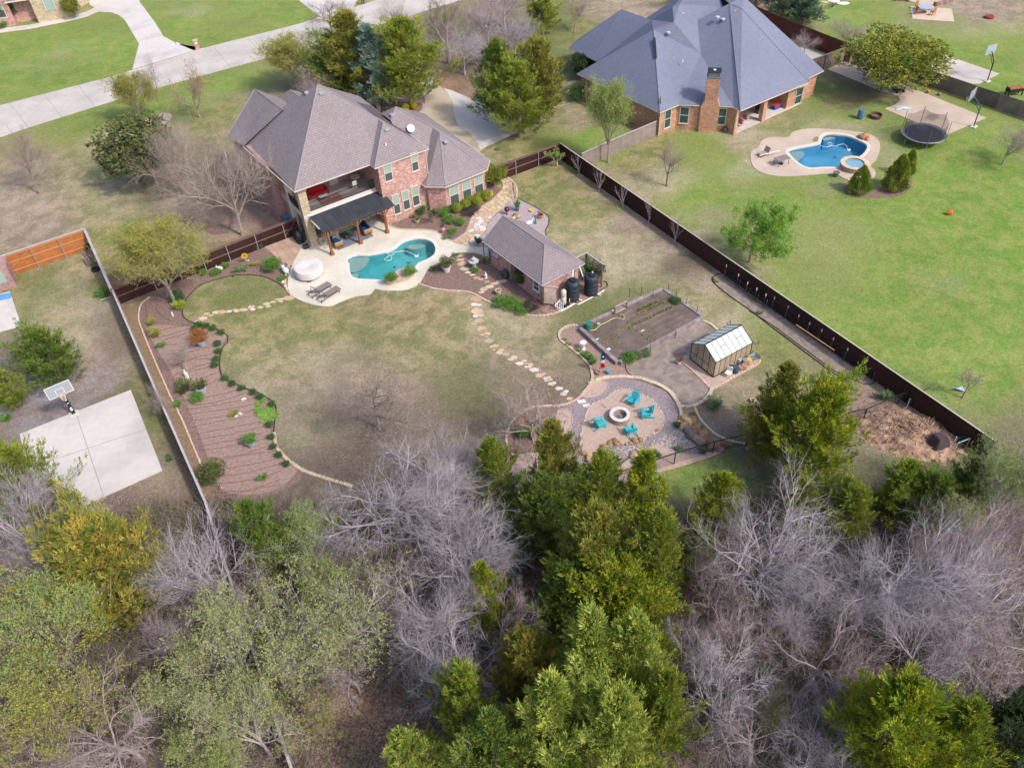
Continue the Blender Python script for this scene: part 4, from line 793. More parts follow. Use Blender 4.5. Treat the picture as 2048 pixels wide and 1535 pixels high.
for i in (2, 5):
    z_ = .55; u0, u1 = GL * i / N_, GL * (i + 1) / N_; m.beam((u0, GW / 2 * z_, GHt_h + (GR - GHt_h) * z_ + .03), (u1, GW / 2 * z_, GHt_h + (GR - GHt_h) * z_ + .03), .035)
m.build('frame', m_gfr, GHt)
for v in (-.25, GW + .2): MB().beam((GL + .02, v, GHt_h + .0), (GL + .02, v + .5 * (1 if v < 0 else -1), GHt_h + .15), .03).beam((GL + .45, v, GHt_h - .3), (GL + .45, v, GHt_h + .05), .03).beam((GL, v, GHt_h + .05), (GL + .45, v, GHt_h + .05), .03).build('door_track', m_gfr, GHt)
MB().box(.05, GL - .05, .05, GW - .05, .045, .06).build('floor', m_dg, GHt)
MB().box(.6, GL - .3, GW - .55, GW - .1, .62, .68).build('bench', M('bench wood', (.42, .24, .14), None, 3), GHt)
# --- the grey-roofed house
GO, GA, GB, Ga = FG
GHs = thing('brick_house', 'single-storey orange brick house with blue-grey shingle roof and tall chimney', 'house', GO, Ga)
def gl(x, y, z): q = G(x, y, z) - GO; return (q.dot(GA), q.dot(GB), z)
V = {'a': gl(1154, 147, 3), 'b': gl(1320, 225, 3), 'c': gl(1358, 209, 3), 'd': gl(1467, 213, 3), 'e': gl(1481, 221, 3), 'f': gl(1618, 164, 3), 'g': gl(1618, 155, 3.02), 'h': gl(1648, 141, 3), 'k': gl(1185, 120, 3), 'm': gl(1194, 124, 3),
     'L': gl(1307, 59, 8.2), 'L2': gl(1348, 45, 8.8), 'L2b': gl(1345, 14, 9.6), 'L3': gl(1359, 9, 9.8), 'J1': gl(1395, 41, 8.3), 'J2': gl(1401, 108, 5.9), 'P': gl(1459, 7, 10), 'Q': gl(1484, 18, 9.7), 'Q2': gl(1487, -6, 10.1), 'S': gl(1493, -2, 9.6),
     'w': gl(1243, 19, 7.6), 'w2': gl(1303, 40, 7.6), 't1': gl(1375, -18, 8.6), 't2': gl(1436, -12, 7.9), 't3': gl(1447, 15, 8.9), 'D': gl(1401, 108, 5.9), 'cm': gl(1423, 108, 6.0)}
ids = list(V); VV = [V[k] for k in ids]
def fc(*k): return tuple(ids.index(x) for x in k)
r = MB(); r.add(VV, [fc('a', 'b', 'L', 'm'), fc('b', 'c', 'J2', 'J1', 'L3', 'L2b', 'L2', 'L'), fc('k', 'm', 'L', 'L2', 'w2', 'w'), fc('w2', 'L2', 'L2b'), fc('c', 'd', 'J2'), fc('d', 'e', 'P', 't3', 'J1', 'J2'),
                     fc('e', 'f', 'Q', 'P'), fc('g', 'h', 'S', 'Q'), fc('Q', 'S', 'Q2', 'P'), fc('f', 'g', 'Q'), fc('L3', 'J1', 't3', 't2', 't1')])
hz = [(p[0] + .5, p[1] + 7.5, 3) for p in (V['k'], V['w'], V['L3'], V['t1'], V['t2'], V['Q2'], V['h'])]
r.add([V['k'], V['w'], V['w2'], V['L2b'], V['L3'], V['t1'], V['t2'], V['P'], V['Q2'], V['S'], V['h']] + [(3.0, 20, 3), (6, 21.5, 3), (14, 20, 3), (21, 14, 3), (23, 8, 3)], [(0, 1, 12, 11), (1, 2, 3, 13, 12), (3, 4, 5, 13), (5, 6, 14, 13), (6, 7, 8, 14), (8, 9, 15, 14), (9, 10, 15)])
gr = r.build('roof', shingG, GHs, uv=True)
bm = bmesh.new(); bm.from_mesh(gr.data); bmesh.ops.triangulate(bm, faces=bm.faces[:])
for f in bm.faces:
    if f.normal.z < 0: f.normal_flip()
bm.to_mesh(gr.data); bm.free()
while gr.data.uv_layers: gr.data.uv_layers.remove(gr.data.uv_layers[0])
autouv(gr.data)
m_rg = M('grey ridge shingle', (.20, .205, .24), (.18, .185, .22), 3, .9)
hiplines(GHs, [(V['b'], V['L']), (V['e'], V['P']), (V['f'], V['Q']), (V['P'], V['Q']), (V['m'], V['L']), (V['w'], V['k']), (V['L2'], V['L'])], m_rg, .05)
gut(GHs, [V[k][:2] + (2.92,) for k in ('a', 'b', 'c', 'd', 'e', 'f')]); gut(GHs, [V['g'][:2] + (2.92,), V['h'][:2] + (2.92,)])
for poly in (((-.3, 13.2), (.4, .4), (2.9, .4), (4.4, -1.4), (6.9, -3.6), (7.3, -1), (7.3, 13.2)), ((7.2, -.6), (14.2, -.6), (15.6, -2.0), (15.6, -4.3), (18.2, -4.3), (18.2, 5), (7.2, 5)), ((18.21, -3.9), (20.8, -3.8), (20.8, 4), (18.21, 4))):
    walls(poly, 0, 2.95, brickO, 'wall', GHs)
walls([(6.75, -4.75), (7.2, -4.75), (7.2, -3.2), (6.75, -3.2)], 0, 2.95, brickO, 'porch_pillar', GHs); walls([(11.2, -4.7), (11.75, -4.7), (11.75, -4.2), (11.2, -4.2)], 0, 2.95, brickO, 'porch_pillar', GHs)
MB().box(7, 18.2, -4.9, 3, 2.85, 2.9).build('porch_ceiling', m_ceil, GHs)
# chimney on the angled wall
cA = atan2(V['d'][1] - V['c'][1], V['d'][0] - V['c'][0]); cc = ((V['c'][0] + V['d'][0]) / 2 + .35 * cos(cA) + .15, (V['c'][1] + V['d'][1]) / 2 + .35 * sin(cA))
ch = MB().box(-1.0, 1.0, -.35, .9, 0, 3.0); q0 = len(ch.v); ch.add([(-1, -.35, 3), (1, -.35, 3), (1, .9, 3), (-1, .9, 3), (-.68, -.3, 3.7), (.68, -.3, 3.7), (.68, .8, 3.7), (-.68, .8, 3.7)], [(0, 1, 5, 4), (1, 2, 6, 5), (2, 3, 7, 6), (3, 0, 4, 7)])
ch.box(-.68, .68, -.3, .8, 3.7, 6.1); cho = ch.build('chimney', brickO, GHs, uv=True, loc=(cc[0], cc[1], 0), rz=cA)
MB().box(-.72, .72, -.34, .84, 6.1, 6.22).box(-.60, .60, -.22, .72, 6.22, 6.75).build('chimney_cap', M('chimney metal', (.20, .24, .28), (.15, .18, .22), 2, .45, metal=.3), cho)
MB().box(-.72, .72, -.34, .84, 6.75, 6.80).build('chimney_top', m_black, cho)
MB().lathe([(.14, 0), (.14, .08), (0, .08)], 10, (0, .2, 6.8)).build('flue', m_white, cho)
def gwin(P0, P1, x0, y0, x1, y1, **k):
    """window on the wall through ground points P0->P1 (frame coords), from pixel corners (top-left, bottom-right)"""
    a = atan2(P1[1] - P0[1], P1[0] - P0[0]); Fw = (GO + GA * P0[0] + GB * P0[1], GA * cos(a) + GB * sin(a), -GA * sin(a) + GB * cos(a), 0)
    u0, zt_ = onv(Fw, 0, x0, y0); u1, zb = onv(Fw, 0, x1, y1)
    window(GHs, P0[0] + cos(a) * u0 + sin(a) * .012, P0[1] + sin(a) * u0 - cos(a) * .012, a, u1 - u0, zb, zt_, up=m_dgl, low=m_dgl, trim=m_cream, **k)
gwin((.4, .4), (2.9, .4), 1331, 222, 1339, 252)
gwin((2.9, .4), (4.4, -1.4), 1362, 214, 1375, 246); gwin((4.4, -1.4), (6.9, -3.6), 1434, 217, 1449, 248)
gwin((15.6, -4.3), (18.2, -4.3), 1594, 178, 1600, 204)
gwin((14.2, -.6), (15.6, -2.0), 1571, 190, 1582, 207)
MB().tube([(.25, .2, 2.9), (.25, .2, .1)], .05, 6).build('downspout', m_cream, GHs); MB().tube([(6.7, -4.95, 2.9), (6.7, -4.95, .1)], .05, 6).build('downspout', m_cream, GHs); MB().tube([(17.9, -4.5, 2.9), (17.9, -4.5, .1)], .05, 6).build('downspout', m_cream, GHs)
MB().tube([(-.5, 12, 2.9), (-.5, 12, .1)], .05, 6).build('downspout', m_cream, GHs)
for x, y, z in ((1337, 67, 7.9), (1365, 28, 9.0), (1435, 36, 9.0), (1446, 40, 8.8), (1470, 23, 9.4)): vent(GHs, gl(x, y, z), 0, .42, M('white vent', (.62, .64, .66), (.3, .32, .34), 3, .5))
MB().tube([(0, 0, -.1), (0, 0, .25)], .06, 6).build('roof_pipe', m_white, GHs, loc=gl(1365, 124, 5.9))
MB().beam(gl(1317, 150, 5.1), gl(1319, 207, 3.55), .28, .05).build('valley_flashing', m_black, GHs); MB().beam(gl(1309, 75, 7.8), gl(1312, 117, 6.4), .22, .05).build('valley_flashing', m_black, GHs)
# --- house across the road, top left
FT = frame(G(0, 60, 0), 18); 
a_ = G(78, 46); b_ = G(137, 37); TA = atan2(b_.y - a_.y, b_.x - a_.x)
TH = thing('stone_house', 'cream stone house front with arched window at the top left corner', 'house', a_, TA)
Lw = (b_ - a_).length
walls([(0, 0), (Lw, 0), (Lw + 3, 7), (0, 7)], 0, 7.5, stoneY, 'wall', TH); walls([(-3.2, 1.6), (-.01, 1.6), (-.01, 7), (-3.2, 7)], 0, 6.5, brickR, 'wall', TH); walls([(-9, .4), (-3.21, .4), (-3.21, 7), (-9, 7)], 0, 6.5, brickR, 'wall', TH)
hip(-10, Lw + 3.5, -.6, 12, 7.5, 38).build('roof', shingG, TH, uv=True)
MB().beam((-3.4, .2, 3.4), (-.1, .2, 3.4), .3, .16).build('entry_beam', m_cream, TH); MB().box(-3.3, -.1, .25, 1.5, 3.42, 3.5).build('entry_roof', shingG, TH, uv=True)
wv = MB().box(0, 1.3, -.05, .02, 0, 2.2).add([(.65 + .65 * cos(t_), -.05, 2.2 + .5 * sin(t_)) for t_ in [pi * i / 10 for i in range(11)]], [tuple(range(11))]).build('window', Mglass('pale window', (.32, .42, .40), .25), TH, loc=(Lw * .42, 0, 1.5))
m = MB()
for i in range(12):
    t_ = pi * i / 11; m.cb((.65 + .75 * cos(t_), -.06, 2.2 + .6 * sin(t_)), (.22, .12, .16), 0)
m.box(-.12, 0, -.1, .0, 0, 2.2).box(1.3, 1.42, -.1, 0, 0, 2.2).build('frame', m_cream, wv)
for u in (-8.0, -6.6, -5.0): window(TH, u, .385, 0, 1.0, 1.4, 3.6, up=Mglass('pale window', (.3, .4, .4)) if 0 else m_blind)
# --- brick corner of the left neighbour
q = G(0, 583); nb = thing('brick_house', 'corner of a brick house at the left edge beside its white patio', 'house', (q.x, q.y, 0), radians(24)); walls([(-9, 0), (1.5, 0), (1.5, 2.2), (-9, 2.2)], 0, 2.2, brickD, 'wall', nb)
MB().box(-9.2, 1.0, -.1, 2.4, 2.2, 2.3).build('roof', shingP, nb, uv=True); MB().box(.3, 1.0, -.03, .0, .8, 2.0).build('window', m_blind, nb)
# ------------------------------------------------------------------ vegetation generators
def rv(rg, k=1): return Vector((rg.uniform(-k, k), rg.uniform(-k, k), rg.uniform(-k, k)))
class Tree:
    """limbs as tapering tubes, twigs and leaves in a second mesh"""
    def __init__(s, seed): s.rg = random.Random(seed); s.t = MB(); s.c = MB(); s.tips = []
    def limb(s, p, d, L, r, lev, cfg):
        rg = s.rg; n = cfg['seg'][lev]; pts = [p.copy()]; rad = [r]; dirs = [d.copy()]
        wig = cfg['wig'][lev]; up = cfg['up'][lev]
        for i in range(n):
            d = (d + rv(rg, wig) + Vector((0, 0, up))).normalized(); p = p + d * (L / n); pts.append(p.copy()); dirs.append(d.copy()); rad.append(max(r * (1 - (i + 1) / n * cfg['tap']), .004))
        last = lev == cfg['lev'] - 1
        if last: s.spike(pts, r)
        else: (s.t if lev <= cfg['tl'] else s.c).tube(pts, rad, 6 if lev == 0 else (5 if lev == 1 and cfg['tl'] > 0 else 3), cap=False)
        if lev >= cfg['lev'] - cfg['leafl']: s.tips += [(pts[k], dirs[k]) for k in range(1, n + 1)]
        if last: return
        nc = cfg['ch'][lev]; st = cfg['st'][lev]
        for k in range(nc):
            f = st + (1 - st) * (k + rg.random()) / nc; i = min(int(f * n), n - 1); q = pts[i].lerp(pts[i + 1], f * n - i); dd = dirs[i + 1]
            ax = dd.cross(rv(rg)).normalized(); ang = radians(rg.uniform(*cfg['ang'][lev])); nd = Matrix.Rotation(ang, 3, ax) @ dd
            s.limb(q, nd, L * rg.uniform(*cfg['len'][lev]) * (1.15 - .45 * f), rad[i] * cfg['rr'], lev + 1, cfg)
    def spike(s, pts, r):
        m = s.c; b = len(m.v); d = (pts[-1] - pts[0]).normalized(); a = d.cross(Vector((.3, .2, 1))).normalized(); e = d.cross(a); n = len(pts)
        for i, p in enumerate(pts[:-1]):
            k = r * (1 - i / n)
            for t in (0, 2.1, 4.2): q = p + (a * cos(t) + e * sin(t)) * k; m.v.append((q.x, q.y, q.z))
        q = pts[-1]; m.v.append((q.x, q.y, q.z)); n -= 1
        for i in range(n - 1):
            for j in range(3): m.f.append((b + i * 3 + j, b + i * 3 + (j + 1) % 3, b + i * 3 + 3 + (j + 1) % 3, b + i * 3 + 3 + j)); m.m.append(0)
        for j in range(3): m.f.append((b + (n - 1) * 3 + j, b + (n - 1) * 3 + (j + 1) % 3, b + n * 3)); m.m.append(0)
def leafq(m, p, d, L, W_, rg, mi=1, fold=.25):
    """a small folded leaf or spray: two triangles sharing a midrib"""
    side = d.cross(rv(rg)).normalized(); nrm = side.cross(d); b = len(m.v)
    a, t = p, p + d * L; c = p + d * L * .45 + side * W_ / 2 + nrm * W_ * fold; e = p + d * L * .45 - side * W_ / 2 + nrm * W_ * fold
    for q in (a, c, t, e): m.v.append((q.x, q.y, q.z))
    m.f.append((b, b + 1, b + 2)); m.f.append((b, b + 2, b + 3)); m.m += [mi, mi]
BARE = dict(lev=5, seg=(4, 6, 5, 4, 2), wig=(.08, .16, .22, .28, .3), up=(.02, .03, .05, .05, .05), ch=(10, 8, 7, 6), st=(.45, .18, .12, .06), ang=((28, 62), (25, 55), (25, 60), (25, 60)), len=((1.2, 1.7), (.45, .68), (.5, .72), (.6, .95)), rr=.62, tap=.70, tl=1, leafl=2)
def mk_bare(seed, h=9, **kw):
    cfg = dict(BARE); cfg.update(kw); T = Tree(seed); T.limb(Vector((0, 0, -.1)), Vector((0, 0, 1)), h * cfg.get('tr', .42), h * .020, 0, cfg); return T
def finish(T, name):
    """two meshes, trunk and crown, normalised to a known height and radius"""
    vs = T.c.v or T.t.v; zs = max(v[2] for v in vs); rs = sorted(hypot(v[0], v[1]) for v in vs)[int(len(vs) * .97)]
    out = []
    for nm, mb, in (('trunk', T.t), ('crown', T.c)):
        me = bpy.data.meshes.new(name + ' ' + nm); me.from_pydata(mb.v, [], mb.f); me.materials.append(None)
        if nm == 'crown': me.materials.append(None); me.polygons.foreach_set('material_index', mb.m)
        me.update(); out.append(me)
    return (out[0], out[1], zs, rs)
def leaves(T, n, L, W_, clump=3, spread=.12, up=.3):
    rg = T.rg
    for i in range(n):
        p, d = rg.choice(T.tips); q = p + rv(rg, spread)
        for k in range(clump):
            dd = (d * .4 + rv(rg) + Vector((0, 0, up))).normalized(); leafq(T.c, q + rv(rg, spread * .4), dd, L * rg.uniform(.6, 1.2), W_, rg)
def mk_cedar(seed, h=10, R=2.7, nb=135, prof=.8, dens=1.0, rise=.45, blue=0):
    T = Tree(seed); rg = T.rg; T.t.tube([(0, 0, -.1), (.03, 0, h * .35), (0, .04, h * .7), (0, 0, h * .97)], [h * .018, h * .014, h * .008, .01], 7)
    lob = [(rg.uniform(0, 2 * pi), rg.uniform(.7, 1.2)) for _ in range(7)]
    leaders = [(Vector((0, 0, 0)), 1.0)] + [(Vector((cos(a) * R * .46, sin(a) * R * .46, 0)), rg.uniform(.62, .93)) for a in [i_ * 1.35 + rg.uniform(-.4, .4) for i_ in range(5)]]
    for i in range(nb):
        t = .07 + .91 * ((i + .5) / nb) ** .85; base, hk = leaders[0] if rg.random() < .5 else rg.choice(leaders[1:])
        if t > hk * .97: base, hk = leaders[0]
        a = i * 2.399 + rg.uniform(-.3, .3); k = 1
        for la, lk in lob:
            k += .34 * lk * max(0, cos(a - la)) ** 6
        pr = (1 - (t / hk) ** 1.4) ** prof if t < hk else .02
        pr = max(pr, .04) * min(1, .55 + t * 3.2); L = R * pr * k * rg.choice((.5, .62, .75, .9, 1.05, 1.28)) * (1 if hk == 1 else .72) + .25
        z0 = h * t; p0 = Vector((base.x * min(1, t * 2), base.y * min(1, t * 2), z0 - L * .1)); d = Vector((cos(a), sin(a), rise + t * .8)).normalized()
        n = 4; pts = [p0]
        for j in range(n): d = (d + Vector((0, 0, .14 - .02 * j)) + rv(rg, .08)).normalized(); pts.append(pts[-1] + d * L / n)
        T.c.tube([tuple(q) for q in pts], [.035 * (1 - .22 * j) for j in range(5)], 3, 0, False)
        ns = int((8 + L * 11) * dens)
        for s_ in range(ns):
            f = rg.uniform(.22, 1.03); j = min(int(f * n), n - 1); q = pts[j].lerp(pts[j + 1], f * n - j); w_ = .17 * L * (1.15 - f) + .05
            off = rv(rg, w_); off.z *= .55; q = q + off; dd = (d * .75 + off.normalized() * .6 + Vector((0, 0, .45))).normalized(); sc = rg.uniform(.7, 1.2)
            for b_ in range(8):
                d2 = (dd + rv(rg, .42)).normalized(); leafq(T.c, q + rv(rg, .06) + dd * b_ * .045, d2, .25 * sc, .056, rg)
    return T
def mk_round(seed, h=5, R=2.5, n=5000, L=.16, W_=.10, trunk=True, flat=.8, lump=.25, zc=None):
    """broad dense crown: leaf sprays on lumpy shells, gaps between the lumps"""
    T = Tree(seed); rg = T.rg; zc = zc or h * .58
    cfg = dict(BARE); cfg.update(lev=4, leafl=1); T.limb(Vector((0, 0, -.1)), Vector((0, 0, 1)), h * .35, h * .028, 0, cfg)
    lumps = []
    for i in range(46):
        v = rv(rg); 
        while v.length > 1 or v.length < .3: v = rv(rg)
        v.z = v.z * .8 + .1; lumps.append((Vector((v.x * R * .82, v.y * R * .82, zc + v.z * h * .40)), rg.uniform(.55, 1) * R * .34))
    for i in range(n):
        c, r = rg.choice(lumps); v = rv(rg).normalized(); q = c + Vector((v.x, v.y, v.z * flat)) * r * rg.uniform(.75, 1.05)
        if q.z < h * .12: continue
        for k in range(2): leafq(T.c, q + rv(rg, .06), (v + rv(rg, .7) + Vector((0, 0, .2))).normalized(), L * rg.uniform(.7, 1.2), W_, rg)
    return T
def mk_cone(seed, h=3.2, R=.9, n=3400, L=.16, W_=.08):
    T = Tree(seed); rg = T.rg; T.t.tube([(0, 0, -.05), (0, 0, h * .9)], [.07, .02], 6)
    for i in range(n):
        t = rg.random() ** 1.1; a = rg.uniform(0, 6.28); r = R * (1 - t ** 1.5) ** .8 * (1 + .14 * sin(a * 5 + t * 9) + .08 * sin(a * 11 - t * 23)) * min(1, .6 + t * 4) * rg.uniform(.7, 1.04); q = Vector((cos(a) * r, sin(a) * r, t * h + .05))
        d = Vector((cos(a) * .6, sin(a) * .6, 1)); 
        for k in range(2): leafq(T.c, q, (d + rv(rg, .5)).normalized(), L * rg.uniform(.7, 1.2), W_, rg)
    return T
def mk_ball(seed, n=2600, L=.055, W_=.045):
    T = Tree(seed); rg = T.rg; T.t.tube([(0, 0, -.05), (0, 0, .3)], [.05, .03], 5); T.c.blob((0, 0, .48), .43, 2, .04, mi=1, rg=rg)
    for i in range(n):
        v = rv(rg).normalized(); v.z = abs(v.z) if rg.random() < .75 else v.z; k = 1 + .05 * sin(v.x * 7) * sin(v.y * 6)
        q = Vector((v.x * .5 * k, v.y * .5 * k, .48 + v.z * .44 * k)); leafq(T.c, q, (v * .6 + rv(rg, .8)).normalized(), L, W_, rg)
    return T
def mk_loose(seed, n=700, L=.16, W_=.06, stems=18):
    T = Tree(seed); rg = T.rg
    for i in range(stems):
        a = rg.uniform(0, 6.28); r = rg.uniform(.1, .5); q = Vector((cos(a) * r, sin(a) * r, rg.uniform(.55, 1))); T.t.tube([(0, 0, 0), tuple(q * .5 + Vector((0, 0, .08))), tuple(q)], [.018, .012, .005], 3, cap=False)
        for k in range(n // stems):
            f = rg.uniform(.35, 1.05); leafq(T.c, q * f + rv(rg, .10), (Vector((cos(a), sin(a), .9)) + rv(rg, .9)).normalized(), L * rg.uniform(.6, 1.3), W_, rg)
    return T
def mk_tuft(seed, n=260):
    T = Tree(seed); rg = T.rg; T.t.tube([(0, 0, -.02), (0, 0, .05)], [.05, .03], 4)
    for i in range(n):
        a = rg.uniform(0, 6.28); e = rg.uniform(.3, 1.4); d = Vector((cos(a), sin(a), e)).normalized(); leafq(T.c, Vector((cos(a), sin(a), 0)) * rg.uniform(0, .12), d, rg.uniform(.35, .55), .05, rg)
    return T
# ------------------------------------------------------------------ vegetation materials
def bark(n, a, b): return M('bark ' + n, a, b, 2.5, .9, .5, 10, rand=.10, fine=.15)
K_grey = bark('pale grey', (.50, .45, .48), (.34, .30, .325)); K_pink = bark('pinkish', (.45, .365, .37), (.32, .255, .26)); K_brn = bark('brown', (.33, .255, .24), (.23, .175, .165)); K_tan = bark('tan', (.38, .32, .28), (.28, .23, .20)); K_wht = bark('white stem', (.60, .55, .52), (.5, .45, .42))
def leaf(n, a, b, sc=1.1, isl=.28, rand=.08): return M('leaf ' + n, a, b, sc, .75, spec=.15, fine=0, isl=isl, rand=rand, trans=.22, lo=.38, hi=.62, detail=3)
F_ced = leaf('cedar', (.16, .24, .035), (.38, .41, .06)); F_cedd = leaf('cedar dark', (.10, .18, .035), (.23, .29, .055)); F_gold = leaf('cedar gold', (.17, .22, .04), (.46, .37, .075), 1.5); F_yel = leaf('cedar yellow', (.16, .25, .025), (.44, .46, .04), 1.5)
F_lite = leaf('cedar light', (.23, .32, .06), (.48, .52, .11), 1.5); F_olive = leaf('cedar olive', (.17, .21, .04), (.40, .36, .07), 1.5); F_blue = leaf('blue cedar', (.10, .18, .12), (.30, .40, .34), .8)
F_bud = leaf('budding', (.33, .38, .13), (.42, .42, .20), .9, .2); F_budg = leaf('budding green', (.25, .36, .08), (.38, .43, .14), .8, .2); F_bily = leaf('budding yellow', (.30, .32, .07), (.42, .39, .10), .9, .2); F_oran = leaf('budding orange', (.45, .28, .15), (.48, .36, .18), .9, .2)
F_green = leaf('fresh green', (.17, .35, .05), (.28, .46, .08), .9); F_oak = leaf('oak', (.085, .12, .045), (.18, .20, .065), .8); F_oaky = leaf('oak bright', (.15, .20, .035), (.34, .34, .06), .6); F_hol = leaf('holly', (.045, .08, .035), (.09, .12, .055))
F_box = leaf('boxwood', (.26, .31, .045), (.36, .38, .07), 1.5, .25); F_shr = leaf('shrub', (.10, .25, .04), (.19, .35, .065), 1.5, .3); F_shd = leaf('dark shrub', (.055, .15, .045), (.10, .21, .065), 1.5); F_sage = leaf('sage', (.16, .24, .12), (.26, .32, .16), 1.5); F_lime = leaf('lime', (.33, .45, .03), (.42, .52, .05), 2)
F_red = leaf('red', (.55, .12, .05), (.16, .20, .05), 3); F_ygold = leaf('gold shrub', (.50, .42, .02), (.42, .38, .03), 2); F_pur = leaf('dormant', (.11, .085, .085), (.07, .055, .055), 2); F_rtip = leaf('red tips', (.30, .13, .11), (.36, .20, .16), 2); F_pine = leaf('spruce', (.08, .17, .10), (.19, .28, .20), .9)
def vr(nm, T): return finish(T, nm)
VAR = {}
for i in range(4): VAR['bare%d' % i] = vr('bare', mk_bare(11 + i))
VAR['wisp'] = vr('wisp', mk_bare(31, ch=(7, 7, 6, 7), wig=(.1, .12, .16, .2, .22), up=(.02, .10, .10, .08, .06), ang=((20, 40), (20, 40), (20, 45), (25, 50)), tr=.5))
VAR['gnarl'] = vr('gnarl', mk_bare(41, wig=(.2, .34, .42, .42, .4), up=(.02, .0, .02, .03, .03), ch=(9, 7, 6, 7), tr=.3))
VAR['gnarl2'] = vr('gnarl', mk_bare(44, wig=(.2, .34, .42, .42, .4), up=(.02, -.01, .02, .03, .03), ch=(9, 7, 6, 7), tr=.3))
VAR['slim'] = vr('slim', mk_bare(51, h=6, ch=(7, 6, 6, 6), up=(.02, .14, .12, .08, .05), ang=((22, 45), (20, 40), (25, 45), (25, 50)), len=((.6, .95), (.45, .7), (.5, .7), (.5, .75)), tr=.55))
VAR['myrtle'] = vr('myrtle', mk_bare(61, h=3, lev=4, ch=(6, 4, 4), seg=(2, 5, 4, 3), st=(.2, .3, .2), ang=((12, 32), (15, 30), (20, 40)), len=((1.6, 2.3), (.4, .6), (.5, .7)), tr=.28, tl=1, rr=.6, leafl=1, up=(0, .08, .08, .05)))
for i in range(3): T = mk_bare(71 + i, ch=(9, 7, 6, 5)); leaves(T, 3600, .15, .07, 4, .18); VAR['bud%d' % i] = vr('bud', T)
T = mk_bare(81, ch=(9, 7, 6, 6), up=(.02, .12, .1, .08, .06), ang=((20, 42), (20, 40), (20, 45), (25, 50))); leaves(T, 8500, .14, .06, 4, .22); VAR['will'] = vr('willow', T)
T = mk_bare(85, ch=(8, 6, 5, 4)); leaves(T, 9500, .17, .09, 4, .25); VAR['full'] = vr('leafy', T)
T = mk_bare(86, ch=(8, 7, 6, 6)); leaves(T, 1100, .17, .08, 4, .15); VAR['few'] = vr('leafy', T)
for i, (R_, nb_, pf) in enumerate(((2.7, 150, .8), (3.2, 165, .62), (2.2, 130, 1.0), (3.6, 180, .5))): VAR['ced%d' % i] = vr('cedar', mk_cedar(91 + i, 10, R_, nb_, pf))
VAR['spruce'] = vr('spruce', mk_cedar(99, 8, 2.3, 120, .9, 1.0, .2)); VAR['oak'] = vr('oak', mk_round(101, 7, 4.2, 8200, .24, .14)); VAR['holly'] = vr('holly', mk_round(102, 5, 2.2, 2600, .24, .13)); VAR['cone'] = vr('cone', mk_cone(103)); VAR['bush'] = vr('bush', mk_round(104, 2.6, 1.6, 1800, .16, .09))
VAR['ball'] = vr('ball', mk_ball(105)); VAR['loose'] = vr('loose', mk_loose(106)); VAR['loose2'] = vr('loose', mk_loose(107, 420, .13, .07, 14)); VAR['tuft'] = vr('tuft', mk_tuft(108))
T = mk_bare(87, h=3, lev=4, ch=(6, 4, 4), seg=(2, 5, 4, 3), st=(.2, .3, .2), ang=((12, 32), (15, 30), (20, 40)), len=((1.6, 2.3), (.4, .6), (.5, .7)), tr=.28, rr=.6, leafl=2, up=(0, .08, .08, .05)); leaves(T, 260, .13, .09, 3, .1); VAR['leafmyr'] = vr('leafmyr', T)
trg = random.Random(77)
def tree(var, loc, h, r, bk, lf, label, name='tree', cat='tree', group=None, rz=None):
    tm, cm, zs, rs = VAR[var]; t = thing(name, label, cat, loc, trg.uniform(0, 6.28) if rz is None else rz, group)
    s = (r / rs, r / rs, h / zs)
    for nm, me in (('trunk', tm), ('crown', cm)):
        if not len(me.polygons): continue
        o = bpy.data.objects.new(nm if cat == 'tree' or nm == 'crown' else 'stems', me); LK(o); o.parent = t; o.scale = s
        if cat != 'tree' and nm == 'crown': o.name = 'foliage'
        for i, m in enumerate((bk, lf or bk)):
            if i < len(o.material_slots): o.material_slots[i].link = 'OBJECT'; o.material_slots[i].material = m
    return t
def Tb(var, base, top, rpx, bk, lf, label, **k):
    """tree given by the pixel of its foot and the pixel row of its top"""
    p = G(*base); h = HT(base, top); d = dist_at(*base); return tree(var, p, h, rpx * (d - h * .5) / FPX, bk, lf, label, **k)
def Tc(var, c, rpx, h, bk, lf, label, f=.55, **k):
    """tree given by the pixel of its crown's middle and its height"""
    p = G(c[0], c[1], h * f); d = (p - Vector((0, 0, CAMH))).length; p.z = 0; return tree(var, p, h, rpx * d / FPX, bk, lf, label, **k)
# ------------------------------------------------------------------ the trees
W1 = dict(name='cedar_tree')
